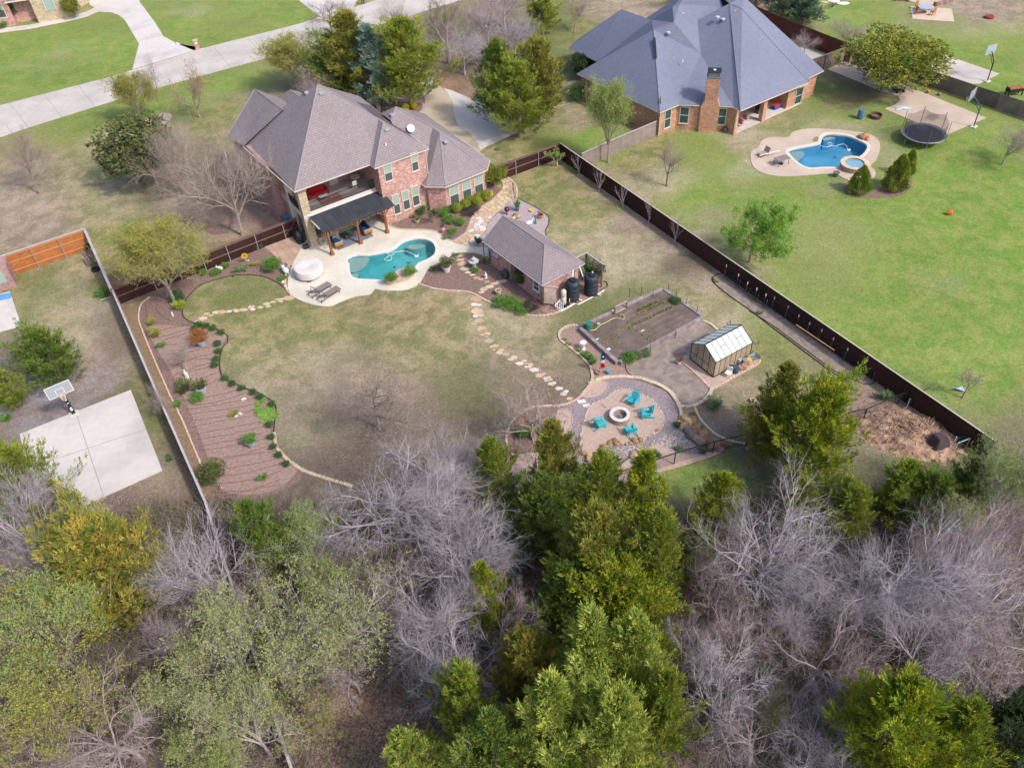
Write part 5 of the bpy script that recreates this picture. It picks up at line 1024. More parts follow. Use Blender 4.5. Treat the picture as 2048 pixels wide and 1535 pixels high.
# woods at the bottom: evergreens
for a in (
 ('ced1', (220, 1130), 125, 10, K_brn, F_gold, 'broad cedar with orange-gold foliage at the left, below the basketball slab'),
 ('ced0', (100, 1060), 40, 6, K_brn, F_gold, 'small gold cedar sprig beside the lower end of the slab'),
 ('ced0', (515, 1075), 72, 8, K_brn, F_cedd, 'dark green cedar just below the left mulch bed'),
 ('ced2', (985, 950), 58, 8, K_brn, F_ced, 'narrow green cedar left of the pink flower bed'),
 ('ced0', (1105, 930), 70, 9.5, K_brn, F_olive, 'olive pointed cedar whose tip overlaps the fire pit gravel'),
 ('ced1', (1085, 1030), 95, 8, K_brn, F_cedd, 'dark cedar filling the gap below the olive pointed cedar'),
 ('ced0', (1200, 990), 72, 9, K_brn, F_ced, 'green cedar in front of the wire fence, left of its bright neighbour'),
 ('ced2', (1285, 985), 62, 9, K_brn, F_yel, 'bright yellow-green cedar closest to the wire fence'),
 ('ced1', (1190, 1110), 110, 11, K_brn, F_olive, 'big gold-green cedar in the middle of the woods'),
 ('ced0', (1310, 1130), 85, 11, K_brn, F_ced, 'tall green cedar right of the big gold-green cedar'),
 ('ced3', (1240, 1210), 115, 9, K_brn, F_yel, 'wide yellow-green cedar below the big gold-green one'),
 ('ced2', (1130, 1200), 70, 8, K_brn, F_cedd, 'dark green cedar at the left flank of the middle clump'),
 ('ced2', (1180, 1340), 90, 12, K_brn, F_lite, 'light green feathery cedar at bottom centre with highest tip'),
 ('ced0', (1265, 1340), 85, 12, K_brn, F_lite, 'light green cedar right beside the highest bottom-centre tip'),
 ('ced1', (1050, 1330), 80, 9, K_brn, F_gold, 'cedar with golden tip left of the bottom-centre clump'),
 ('ced0', (940, 1420), 80, 10, K_brn, F_ced, 'green cedar at the left shoulder of the bottom-centre clump'),
 ('ced2', (1105, 1460), 95, 12, K_brn, F_lite, 'pale feathery cedar near the bottom edge, left of centre clump'),
 ('ced1', (1230, 1480), 110, 12, K_brn, F_lite, 'wide pale green cedar cut by the bottom edge'),
 ('ced0', (1320, 1430), 70, 10, K_brn, F_ced, 'green cedar on the right edge of the bottom-centre clump'),
 ('ced2', (990, 1510), 80, 10, K_brn, F_cedd, 'dark green cedar cut by the bottom edge beside the leaf litter'),
 ('ced0', (820, 1525), 70, 8, K_brn, F_lite, 'low light green cedar at the bottom edge beside leaf-covered ground'),
 ('ced2', (968, 1195), 48, 8, K_brn, F_yel, 'lone bright yellow-green cedar among the bare grey trees'),
 ('ced1', (1635, 860), 100, 10, K_brn, F_yel, 'large yellow and green cedar right of the fire pit'),
 ('ced0', (1560, 800), 60, 8, K_brn, F_olive, 'olive cedar at the left side of the large yellow cedar'),
 ('ced2', (1540, 850), 50, 7, K_brn, F_gold, 'golden cedar between the fire pit boulders and large yellow cedar'),
 ('ced1', (1780, 1450), 125, 11, K_brn, F_yel, 'bright green cedar at the lower right among bare trees'),
 ('ced0', (1900, 1480), 80, 9, K_brn, F_ced, 'green cedar on the right flank of the lower right cedar'),
 ('ced3', (2020, 1470), 80, 9, K_brn, F_hol, 'very dark cedar in the bottom right corner'),
 ('ced0', (1440, 1000), 52, 6, K_brn, F_yel, 'small yellow-green cedar on the grass below the wire fence'),
 ('ced1', (1700, 1020), 60, 6, K_brn, F_ced, 'small green cedar below the large yellow cedar'),
 ('ced0', (1800, 975), 62, 6, K_brn, F_ced, 'green cedar on the slope below the mulch pile'),
 ('ced1', (1870, 1000), 60, 6, K_brn, F_cedd, 'dark cedar right of the green cedar below the mulch pile'),
 ('ced0', (1600, 1010), 45, 6, K_brn, F_yel, 'small cedar touched with yellow behind the big grey tree'),
 ('ced1', (1950, 965), 40, 5, K_brn, F_cedd, 'dark low cedar behind the pale leafing tree at the right'),
 ('ced1', (1400, 1110), 45, 6, K_brn, F_ced, 'small cedar between the middle clump and big grey tree'),
 ('ced1', (95, 705), 58, 6, K_brn, F_cedd, 'bushy dark green cedar behind the left basketball hoop'),
 ('ced0', (0, 770), 38, 5, K_brn, F_ced, 'green cedar cut by the left edge above the slab'),
 ('ced1', (30, 960), 62, 8, K_brn, F_ced, 'green cedar at the left edge overlapping the slab corner'),
 ('ced0', (130, 1010), 32, 6, K_brn, F_olive, 'thin olive cedar top over the lower part of slab'),
): Tc(*a, **W1)
# woods at the bottom: bare and leafing trees
for a in (
 ('bare0', (780, 985), 232, 10, K_grey, None, 'largest bare tree, spreading grey twigs over the bottom of the lawn'),
 ('bare2', (870, 930), 128, 8, K_grey, None, 'thin bare tree at the upper right of the largest bare tree'),
 ('bare1', (925, 1090), 145, 10, K_grey, None, 'dense pale grey bare tree left of the dark cedar'),
 ('bare3', (860, 1210), 133, 9, K_grey, None, 'bare tree below the dense pale grey one'),
 ('gnarl', (930, 1330), 139, 9, K_grey, None, 'crooked bare tree left of the golden-tipped cedar'),
 ('gnarl2', (1000, 1230), 93, 8, K_pink, None, 'tangled bare tree beside the lone yellow-green cedar'),
 ('bare2', (420, 1140), 122, 8, K_grey, None, 'silver bare tree right of the orange-gold cedar'),
 ('gnarl', (500, 1190), 93, 7, K_pink, None, 'pinkish bare tree behind the pale leafing tree'),
 ('gnarl2', (225, 1450), 151, 8, K_pink, None, 'crooked lilac bare tree near the bottom left'),
 ('bare3', (30, 1050), 128, 9, K_grey, None, 'silvery bare tree cut by the left edge beneath the slab'),
 ('bare1', (1545, 1085), 174, 11, K_grey, None, 'big silver-white bare tree right of the middle cedar clump'),
 ('bare0', (1820, 1130), 203, 11, K_grey, None, 'widest silver bare tree of the right side'),
 ('bare2', (1980, 1180), 151, 9, K_pink, None, 'mauve bare tree near the right edge'),
 ('gnarl', (1430, 1170), 99, 8, K_brn, None, 'small brownish bare tree hugging the cedar clump'),
 ('gnarl2', (1640, 1300), 151, 8, K_pink, None, 'pink-tinged crooked bare tree below the big silver-white one'),
 ('gnarl', (1440, 1390), 139, 9, K_grey, None, 'crooked bare tree right of the bottom-centre cedars'),
 ('gnarl2', (1520, 1470), 128, 7, K_pink, None, 'twisted bare tree near the bottom edge, right of centre'),
 ('bare3', (1840, 1290), 139, 8, K_grey, None, 'bare grey tree behind the lower right cedar'),
 ('gnarl', (1980, 1340), 128, 7, K_pink, None, 'tangled bare tree above the very dark corner cedar'),
 ('gnarl', (1640, 1480), 116, 7, K_grey, None, 'bare tree between twisted tree and lower right cedar'),
 ('wisp', (1950, 1060), 81, 8, K_pink, None, 'thin bare tree above the mauve one at the right'),
 ('gnarl2', (1370, 1300), 81, 7, K_grey, None, 'small bare tree right of the highest cedar tips'),
 ('wisp', (1600, 1200), 104, 8, K_grey, None, 'straggly bare tree between silver-white and pink-tinged trees'),
 ('wisp', (1720, 1200), 116, 8, K_grey, None, 'thin bare tree left of the widest silver tree'),
 ('gnarl', (1730, 1370), 104, 6, K_brn, None, 'low brown bare tree above the lower right cedar'),
 ('bare3', (90, 1130), 93, 7, K_pink, None, 'bare pinkish tree left of the orange-gold cedar'),
 ('gnarl2', (700, 1330), 81, 6, K_pink, None, 'low bare tree at the right side of the pale leafing tree'),
 ('wisp', (380, 1260), 93, 7, K_pink, None, 'thin bare tree below the silver bare tree'),
 ('gnarl', (1480, 1270), 93, 7, K_pink, None, 'bare tree tucked below the big silver-white tree'),
 ('bud0', (600, 1090), 85, 7, K_grey, F_budg, 'light green leafing tree left of the largest bare tree'),
 ('bud1', (670, 1180), 80, 7, K_grey, F_budg, 'light green leafing tree under the largest bare tree'),
 ('bud2', (630, 1280), 165, 9, K_grey, F_bud, 'wide tree with pale yellow-green buds at bottom left of centre'),
 ('bud0', (440, 1310), 130, 9, K_grey, F_bud, 'pale budding tree left of the wide yellow-green one'),
 ('bud1', (500, 1440), 110, 8, K_grey, F_bud, 'budding tree beside the fence near the bottom edge'),
 ('bud2', (95, 1270), 150, 9, K_tan, F_budg, 'bright green leafing tree at the left edge'),
 ('bud0', (60, 1420), 130, 8, K_tan, F_bily, 'yellowish leafing tree in the bottom left corner'),
 ('bud1', (330, 1370), 90, 7, K_tan, F_bud, 'small budding tree above the crooked lilac tree'),
 ('few', (620, 1430), 90, 6, K_tan, F_bily, 'sparse yellow-budded tree by the leaf-covered ground'),
 ('bud1', (400, 1500), 90, 6, K_tan, F_budg, 'green leafing tree at the bottom edge left of the fence'),
 ('bud2', (2015, 965), 95, 9, K_grey, F_budg, 'pale green leafing tree at the right edge past the fence end'),
 ('bud0', (1910, 1075), 70, 7, K_grey, F_bud, 'pale budding tree below the mulch pile tarp'),
 ('few', (1560, 1420), 80, 6, K_tan, F_bily, 'sparsely leaved tree among crooked bare trees, bottom right'),
): Tc(*a, name='bare_tree' if a[5] is None else 'leafing_tree')
# undergrowth: scrub on the woodland floor, nobody could count it
UG = MB(); ur = random.Random(9); wood = px([(0, 1130), (330, 1010), (600, 1010), (900, 1030), (1250, 1020), (1330, 1040), (1440, 1030), (1520, 990), (1620, 985), (1720, 1000), (1850, 965), (2070, 930), (2150, 1560), (-60, 1560), (-80, 1200)])
open_ = px([(560, 1420), (720, 1330), (850, 1440), (830, 1540), (600, 1540)]); x0, x1 = min(p[0] for p in wood), max(p[0] for p in wood); y0, y1 = min(p[1] for p in wood), max(p[1] for p in wood); T0 = Tree(3); cnt = 0
while cnt < 8000:
    p = (ur.uniform(x0, x1), ur.uniform(y0, y1))
    if not inside(p, wood) or (inside(p, open_) and ur.random() < .8): continue
    cnt += 1; cl = sin(p[0] * .5 + 1) + sin(p[1] * .6) + sin((p[0] + p[1]) * .9); green = cl + ur.uniform(-.6, .6) > .1
    b0 = Vector((p[0], p[1], 0))
    for k in range(4):
        d = Vector((ur.uniform(-.8, .8), ur.uniform(-.8, .8), 1)).normalized(); T0.spike([b0, b0 + d * ur.uniform(.5, 1) + rv(ur, .15), b0 + d * ur.uniform(1, 2.6)], .018)
    if green:
        for k in range(7): leafq(T0.c, b0 + Vector((ur.uniform(-.3, .3), ur.uniform(-.3, .3), ur.uniform(.05, .7))), (rv(ur) + Vector((0, 0, .5))).normalized(), .2, .11, ur)
o = T0.c.build('undergrowth', [K_brn, leaf('scrub', (.13, .20, .05), (.26, .32, .10), .5)]); tag(o, 'brushy undergrowth of twigs and green shoots covering the woodland floor', 'undergrowth', kind='stuff')
# trees of the yards
for a in (
 ('bare0', (759, 858), (735, 708), 115, K_tan, None, 'bare spreading tree standing alone in the lower back lawn'),
 ('gnarl', (1070, 880), (1075, 770), 105, K_tan, None, 'low bare tree over the pink flower bed by the fire pit'),
): Tb(*a, name='bare_tree')
for a in (
 ('will', (350, 606), (320, 440), 88, K_tan, F_bily, 'round yellow-green tree at the corner of the left mulch bed'),
 ('will', (286, 248), (250, 140), 42, K_brn, F_bily, 'small olive-yellow tree at the left of the road tree ring'),
 ('wisp', (328, 231), (285, 98), 26, K_brn, None, 'slender leaning bare tree in the stone tree ring by road'),
 ('few', (400, 235), (375, 112), 52, K_tan, F_oran, 'thin tree with orange buds in front of the road'),
 ('holly', (300, 360), (285, 240), 78, K_brn, F_oak, 'dark green oak left of the brick house'),
 ('bare1', (486, 470), (430, 250), 115, K_tan, None, 'tall pinkish-grey bare tree behind the dark fence, left of the house'),
 ('bare0', (400, 400), (400, 215), 85, K_tan, None, 'bare tree between dark green oak and the brick house wall'),
 ('bare3', (80, 387), (35, 240), 50, K_brn, None, 'dark bare tree at the left edge of the front yard'),
 ('will', (595, 180), (560, 65), 58, K_tan, F_bily, 'yellow-green tree by the road behind the brick house roof'),
 ('bare2', (655, 215), (655, 125), 55, K_pink, None, 'low pinkish brown bare tree touching the house roof peak'),
 ('bare0', (665, 70), (640, -20), 60, K_brn, None, 'dark bare tree at the top edge over the road'),
 ('bare1', (790, 85), (775, -10), 45, K_brn, F_oak, 'small dark tree at the top edge behind big cedars'),
 ('slim', (897, 127), (890, -30), 45, K_brn, None, 'tall thin bare tree beyond the curved driveway'),
 ('bare2', (978, 90), (960, -10), 55, K_pink, None, 'pale bare tree left of the cedar group at the top'),
 ('bare3', (1010, 60), (1000, -50), 60, K_pink, None, 'bare tree at the top edge above the cedar pair'),
 ('wisp', (955, 130), (945, 60), 40, K_pink, None, 'low bare thicket tree beyond the driveway'),
 ('wisp', (1148, 66), (1160, -10), 35, K_brn, None, 'small bare tree on the lawn left of the grey roof'),
 ('will', (1216, 325), (1215, 145), 50, K_tan, F_budg, 'slender lime-green tree by the weathered grey fence'),
 ('slim', (1334, 372), (1340, 285), 36, K_brn, None, 'small bare sapling on the lawn right of the long dark fence'),
 ('full', (1498, 525), (1512, 392), 78, K_brn, F_green, 'fresh bright green tree standing just past the long dark fence'),
 ('bare2', (2004, 330), (2030, 240), 55, K_tan, None, 'grey bare tree at the right edge near the trampoline'),
 ('wisp', (1350, 20), (1300, -30), 60, K_tan, None, 'bare tan tree behind the grey-roofed house'),
 ('bare3', (1608, 108), (1615, 58), 34, K_pink, None, 'pinkish bare tree inside the small fenced side yard'),
 ('bare1', (1692, 93), (1700, 30), 40, K_pink, None, 'mauve bare tree behind the red-brown fence end'),
 ('slim', (1925, 795), (1945, 735), 26, K_tan, None, 'tiny leaning sapling on the bright lawn near the fence end'),
 ('wisp', (375, 745), (395, 690), 40, K_tan, None, 'faint bare sapling in the left mulch bed near white statue'),
 ('wisp', (325, 840), (360, 770), 36, K_tan, None, 'leafless shrub tree by the long left fence'),
 ('bare1', (930, 150), (925, 40), 60, K_grey, None, 'dense pale thicket tree above the curved driveway'),
 ('bare2', (1030, 120), (1020, 10), 60, K_grey, None, 'pale bare tree rising behind the trio of cedars'),
 ('gnarl', (870, 100), (870, 30), 45, K_brn, None, 'brown bare tree right behind the wide green cedar'),
 ('wisp', (900, 120), (925, 30), 50, K_pink, None, 'second thin bare tree beyond the curved driveway'),
): Tb(*a, name='bare_tree' if a[5] is None else 'leafing_tree')
Tc('oak', (1782, 118), 88, 7, K_brn, F_oaky, 'broad round oak with yellow-green crown beside the right patio', name='oak_tree')
for a in (
 ('ced0', (722, 205), (690, 15), 70, K_tan, F_olive, 'olive cedar at the left of the big group behind the house'),
 ('ced2', (758, 222), (735, 45), 50, K_tan, F_blue, 'bluish cedar in the middle of the group behind the house'),
 ('ced1', (822, 208), (830, 20), 78, K_tan, F_ced, 'wide green cedar at the right of the group behind the house'),
 ('ced1', (690, 190), (700, 60), 60, K_tan, F_cedd, 'dark cedar low on the left of the group behind the house'),
 ('ced0', (1000, 250), (1000, 75), 52, K_tan, F_cedd, 'dark green cedar left of the trio by the driveway end'),
 ('ced1', (1081, 248), (1080, 65), 62, K_tan, F_olive, 'olive cedar right of the trio by the driveway end'),
 ('ced1', (1041, 275), (1040, 110), 62, K_tan, F_ced, 'green cedar in front of the trio by the driveway end'),
 ('ced2', (1085, 70), (1090, -40), 36, K_tan, F_ced, 'green-topped cedar with pale trunk at the top edge'),
): Tb(*a, name='cedar_tree')
Tb('spruce', (1562, 40), (1565, -60), 42, K_brn, F_pine, 'blue-green spruce at the top edge, left one of the pair', name='spruce_tree'); Tb('spruce', (1605, 48), (1608, -20), 36, K_brn, F_pine, 'blue-green spruce behind the red fence, right one of the pair', name='spruce_tree')
Tc('holly', (1192, 95), 28, 4, K_brn, F_hol, 'dark holly tree against the left side of grey roof', name='holly_tree'); Tc('holly', (1165, 128), 26, 3.5, K_brn, F_hol, 'lower dark holly at the corner of the grey-roofed house', name='holly_tree'); Tc('bush', (1154, 185), 14, 2, K_brn, F_shd, 'small dark hedge plant at the corner of grey-roofed house', name='shrub', cat='shrub')
# crape myrtles along the fence
for i, (b, tp) in enumerate((((1158, 348), 305), ((1198, 385), 330), ((1246, 415), 360), ((1297, 447), 395), ((1349, 485), 432))):
    Tb('myrtle', b, (b[0], tp), 20, K_pink, F_rtip, ('first bare crape myrtle from the fence corner', 'second bare crape myrtle from the fence corner', 'third bare crape myrtle, midway along the row', 'fourth bare crape myrtle from the fence corner', 'last bare crape myrtle, farthest from the fence corner')[i], name='crape_myrtle', group='crape myrtles along the long dark fence')
Tb('leafmyr', (1115, 332), (1115, 290), 24, K_wht, F_budg, 'white-stemmed shrub with green leaves in the fence corner', name='shrub', cat='shrub')
# clipped and loose shrubs: base pixel, radius px, height m
def sh(var, c, rpx, h, lf, label, bk=K_brn, group=None, name='shrub', cat='shrub'):
    p = G(*c); d = dist_at(*c); return tree(var, p, h, rpx * d / FPX, bk, lf, label, name, cat, group)
for a in (
 ('ball', (915, 424), 11, 1.0, F_box, 'leftmost clipped round shrub below the house windows'), ('ball', (931, 417), 11, 1.0, F_box, 'second clipped round shrub from the left below the windows'), ('ball', (939, 408), 11, .95, F_box, 'small round shrub behind the second and fourth clipped balls'),
 ('ball', (955, 411), 11, 1.0, F_box, 'round shrub at the front edge of the clipped row'), ('ball', (958, 399), 11, .95, F_box, 'partly hidden round shrub near the right end of the row'), ('ball', (973, 400), 11, 1.1, F_box, 'darkest and rightmost clipped round shrub'),
 ('bush', (940, 424), 20, .55, F_pur, 'low dark dormant shrub in front of the clipped balls'),
 ('leafmyr', (868, 446), 20, 2.2, F_oak, 'small tree with white stems in the house flower bed'), ('bush', (887, 432), 13, .9, F_shr, 'green shrub right of the white-stemmed small tree'), ('bush', (901, 446), 12, .9, F_shr, 'bright green mound in the middle of the house bed'), ('bush', (922, 450), 10, .8, F_shr, 'bright green mound near the walk edge of the house bed'),
 ('bush', (843, 428), 12, .9, F_shd, 'dark shrub against the brick bay wall'), ('bush', (900, 425), 9, .9, F_shd, 'dark green shrub beside the wall corner'), ('bush', (905, 467), 10, .6, F_shr, 'green mound near the pink flamingo'), ('loose2', (887, 452), 8, .5, F_sage, 'pale sage tuft in the house bed'), ('loose', (895, 475), 12, .35, F_sage, 'low sage plant at the tip of the house bed'), ('tuft', (826, 434), 8, .4, F_oran, 'tiny orange-brown plant by the house wall'),
 ('holly', (990, 372), 27, 2.4, F_oaky, 'large bronze-green shrub at the right corner of the house'),
 ('bush', (951, 544), 8, .5, F_shr, 'small green mound by the white fountain'), ('bush', (882, 535), 7, .45, F_oak, 'small dark ball beside the big white planter'), ('bush', (866, 541), 7, .45, F_oak, 'small ball at the point where deck meets bed'), ('loose2', (966, 523), 12, .5, F_bily, 'yellowish ground plant behind the fountain'), ('loose2', (912, 512), 8, .4, F_shr, 'green plant at the top of the stepping stones'),
 ('bush', (1003, 610), 18, .8, F_shr, 'rounded green shrub at the left of the bed below the pool house'), ('bush', (1025, 615), 20, .9, F_shr, 'large green shrub in the bed below pool house'), ('bush', (1046, 622), 18, .8, F_shr, 'green shrub beside the edging below the pool house'), ('bush', (1062, 618), 18, .9, F_pur, 'dark bare shrub at the slatted screen'), ('loose2', (1020, 600), 10, .6, F_shd, 'thin dark plant behind the green shrubs'),
 ('holly', (1043, 575), 16, 2.3, F_oak, 'climbing green vine on the pool-house wall'), ('loose', (1186, 562), 22, 2.6, F_shd, 'leafy vine behind the black tanks on the trellis'),
 ('bush', (1349, 608), 12, .8, F_shd, 'round green herb on the far corner of the raised bed'), ('loose', (1257, 660), 8, .5, F_lime, 'lime green lettuce in the raised bed, farther one'), ('loose', (1242, 666), 7, .45, F_lime, 'lime green lettuce in the raised bed, nearer one'),
 ('bush', (1258, 724), 15, .9, F_shr, 'largest rosemary bush at the front of the raised bed'), ('bush', (1274, 717), 12, .7, F_sage, 'middle grey-green bush along the raised bed front'), ('bush', (1292, 711), 12, .7, F_sage, 'grey-green bush farthest right along the raised bed front'),
 ('loose', (1170, 712), 9, .5, F_shr, 'small green plant at the flagpole bed edge, upper'), ('loose', (1178, 718), 10, .6, F_shr, 'green plant along the flagpole bed edging'), ('loose', (1186, 728), 11, .7, F_shr, 'tallest green plant beside the red flag'), ('loose2', (1137, 690), 7, .3, F_shr, 'tiny plant at the left curve of flagpole bed'), ('loose2', (1155, 702), 7, .35, F_shr, 'tiny plant midway along the flagpole bed edging'), ('loose2', (1129, 680), 6, .3, F_bily, 'tiny yellowish plant by the white birdbath bed curve'),
 ('bush', (1310, 912), 12, .45, F_shd, 'dark green mound on the granite strip below the fire pit'), ('bush', (1354, 852), 8, .4, F_shd, 'small blue-green mound at the gravel edge beside boulders'), ('loose', (1356, 900), 9, .5, F_sage, 'grey-green grass clump near the wire fence'), ('loose', (1405, 905), 10, .5, F_sage, 'grey-green grass clump behind wire fence by the boulders'), ('loose', (1272, 925), 9, .5, F_sage, 'sage clump at the left end of the granite strip'), ('loose2', (1385, 828), 6, .3, F_bily, 'small tan grass above the boulder pile'), ('loose2', (1404, 856), 6, .3, F_bily, 'small tan grass right of the boulder pile'),
 ('loose', (1428, 815), 20, 1.0, F_sage, 'pale green feathery shrub on the lawn below greenhouse'), ('loose', (1767, 798), 14, .9, F_sage, 'round sage-green shrub near the wire gate'), ('loose2', (1520, 628), 7, .4, F_shr, 'little green plant in the soil strip'), ('loose2', (1432, 563), 7, .3, F_bily, 'little plant at the rounded end of soil strip'),
 ('holly', (548, 540), 18, 1.3, F_shr, 'loose bright green shrub beside the tile patio'), ('loose', (482, 540), 16, .5, F_sage, 'patch of pale green perennials in the back bed'), ('bush', (452, 534), 8, .5, F_shr, 'green mound right of the white rabbit'), ('bush', (438, 546), 8, .5, F_shr, 'green mound below the white rabbit, right one'), ('bush', (429, 549), 8, .5, F_shr, 'green mound below the white rabbit, left one'), ('bush', (408, 548), 8, .5, F_shr, 'green mound nearest the yellow-green corner tree'), ('bush', (565, 558), 9, .4, F_shr, 'small plant between white pig and lawn edge'), ('loose', (510, 530), 10, .4, F_bily, 'yellowish sprigs in the back bed'),
 ('tuft', (518, 497), 9, .7, F_sage, 'tan grass tuft near the gate in the back fence'),
 ('loose', (362, 620), 11, 1.2, F_lime, 'yellow-green plant against the lawn edge near corner tree'), ('bush', (358, 600), 14, 1.0, F_shd, 'dark green bush at the foot of the corner tree'),
 ('loose', (312, 672), 14, 1.0, F_bily, 'spindly yellow-green shrub by the thin stone strip'), ('loose', (322, 693), 10, .4, F_shr, 'low green plant next to the thin stone strip'), ('loose', (305, 648), 10, .8, F_bily, 'sparse twiggy shrub near the fence corner'),
 ('bush', (397, 800), 14, .7, F_shr, 'round green bush below the second blue planter'), ('loose', (370, 780), 20, 1.0, F_oak, 'brownish-green shrub beside the second blue planter'), ('loose', (356, 810), 10, .4, F_shr, 'green sprig between fence path and round bush'),
 ('holly', (432, 960), 26, 1.8, F_oak, 'straggly dark shrub at the bottom of the left mulch bed'), ('loose', (470, 830), 10, .5, F_bily, 'small weed among drip lines'),
 ('loose2', (525, 958), 12, .5, F_shr, 'green clump at the bottom right of the mulch bed'), ('holly', (150, 36), 16, 3.2, F_oaky, 'clipped bright green shrub at the stone house corner'),
 ('holly', (22, 48), 16, 4, F_hol, 'dark evergreen before the house at the top left corner'), ('bush', (6, 55), 12, 1, F_shr, 'low green shrub at the top left edge by the walk'),
 ('ball', (812, 222), 7, .9, F_ygold, 'golden round shrub behind the house roof, left of two'), ('ball', (828, 218), 7, .9, F_ygold, 'golden round shrub by the driveway, right of two'),
 ('loose2', (340, 918), 9, .4, F_shd, 'dark green weed on the bare ground right of the slab'), ('loose', (12, 838), 12, .4, F_shr, 'small green plant on the gravel at the left edge'), ('bush', (205, 590), 14, .5, F_shr, 'bright green plant against the left neighbour side fence'),
): sh(*a)
ORD = 'first second third fourth fifth sixth seventh eighth ninth tenth eleventh twelfth thirteenth fourteenth fifteenth sixteenth seventeenth eighteenth nineteenth last'.split()
for i, (x, y) in enumerate(((400, 652), (412, 655), (391, 661), (427, 660), (443, 668), (437, 691), (438, 706), (434, 722), (431, 733), (450, 760), (466, 771), (484, 780), (508, 788), (520, 797), (545, 812), (540, 853), (543, 877), (547, 897), (558, 913), (573, 931))):
    sh('bush', (x, y), 8, .5, F_shd, ORD[i] + ' dark green mound plant along the curved lawn edge, counted downward from the stepping stones', group='mounding plants along the curved lawn edge')
o = sh('loose', (533, 828), 26, .22, F_green, 'bright green ground cover patch at the lawn edge')
sh('loose2', (520, 805), 14, .2, F_green, 'thin bright green patch above the ground cover')
# arborvitae by the second pool
sh('cone', (1716, 384), 20, 3.0, F_ced, 'dark conical evergreen in front of the raised spa', name='conifer', cat='conifer'); sh('cone', (1788, 378), 22, 3.9, F_ced, 'larger dark conical evergreen right of the spa', name='conifer', cat='conifer'); sh('cone', (1812, 350), 13, 3.0, F_ced, 'narrow dark evergreen behind the larger conical one', name='conifer', cat='conifer')
# shrubs in pots on the planter wall
for c, l in (((783, 562), 'arching green shrub on the left end of pool planter wall'), ((822, 549), 'arching green shrub on the right end of pool planter wall')):
    p = G(c[0], c[1], .5); tree('bush', p, .95, .62, K_brn, F_shr, l, 'shrub', 'shrub')
# ------------------------------------------------------------------ stepping stones
def stones(pts, name, mats, size=.30, rg=random.Random(2), z=.05, par=None, ang=0, asp=1.5):
    t = par or bpy.data.objects.new(name, None)
    if not par: LK(t); t['kind'] = 'structure'
    for it in pts:
        x, y = it[:2]; k = it[2] if len(it) > 2 else 1; p = G(x, y); n = rg.randint(4, 6); a0 = rg.uniform(0, 1); w_, h_ = size * k * rg.uniform(.9, 1.15), size * k * rg.uniform(.55, .8)
        P = [(p.x + cos(a0 + 2 * pi * i / n) * w_ * rg.uniform(.8, 1.1), p.y + sin(a0 + 2 * pi * i / n) * h_ * rg.uniform(.8, 1.1)) for i in range(n)]
        MB().prism(P, -.02, z + rg.uniform(-.01, .012)).build('stone', it[3] if len(it) > 3 else rg.choice(mats), t)
    return t
stones([(396, 643, 1.2), (407, 637, 1.5, m_flagt), (413, 628), (422, 631, .8), (432, 625), (444, 624, 1.1, m_flago), (458, 623), (471, 619, .9, m_flagt), (473, 622.5, .8), (487, 620, 1.1), (503, 614, 1.1), (505, 619, .9), (521, 615, 1.1), (533, 608, 1), (536, 613, .9), (546, 604, .8), (556, 599, .9, m_flagt), (561, 603, .8, m_flagt), (565, 598, .6), (577, 596, 1.6, m_flago)], 'stepping_stone_path', (m_flagw, m_flagt, m_lime), .33)
stones([(952, 598, 1.9, m_flago), (948, 609, .9), (957, 610, .8), (953, 616, .5), (954, 622.5, 1.9, m_flagt), (951, 632, .9), (962, 631, .9), (957, 642, 1.6, m_lime2), (948, 648, 1, m_lime2), (963, 656, 1, m_flago), (958, 659, .8), (964, 670, .9, m_flago), (972, 667, .5), (976, 668, .8), (973, 673, .5), (977, 682, 1.7, m_lime2), (991, 692, 1.2), (983, 694, .5), (1003, 700, .9, m_flago), (988, 700, .5), (998, 706, 1.1), (1012, 709, 1.2, m_lime2), (1028, 715, 1), (1022, 719, .8), (1048, 722, .8), (1039, 727, 1.1, m_flagw), (1053, 728, .6), (1061, 730, .8), (1052, 734, .6), (1059, 734, .6), (1069, 740, 1.4, m_flagw), (1079, 751, 1.2, m_flagt), (1088, 748, .6, m_flago), (1091, 757, .8), (1097, 755, .8), (1093, 762, .7), (1101, 759, .6), (1102, 768, 1), (1108, 766, .8), (1118, 777, 1.1, m_flagw), (1127, 788, 1.2), (1132, 783, .7), (1139, 797, 1.1, m_flagt)], 'stepping_stone_path', (m_flagw, m_flagt, m_lime, m_lime2), .32)
stones([(917, 512, 1.2), (921, 520, 1.3, m_flago), (924, 528, 1.4), (929, 538, 1.3), (937, 545, 1.1), (945, 550, .9), (953, 556, 1), (962, 559, .9, m_flago), (974, 564, .9), (1008, 562, 1), (998, 564, 1), (989, 568, 1.1), (979, 574, 1.1), (968, 579, 1.3), (963, 585, .8)], 'stepping_stone_path', (m_flagt, m_lime), .36)
stones([(1163, 803, 1, m_flagw), (1173, 811, 1, m_flagw), (880, 950, 1.2, m_flagw), (895, 962, .8), (852, 968, .8)], 'stepping_stone_path', (m_flagw,), .42)
stones([(1630 - 8 + i * 14, 8 - i * 1.6) for i in range(4)], 'stepping_stone_path', (m_flagt,), .6)
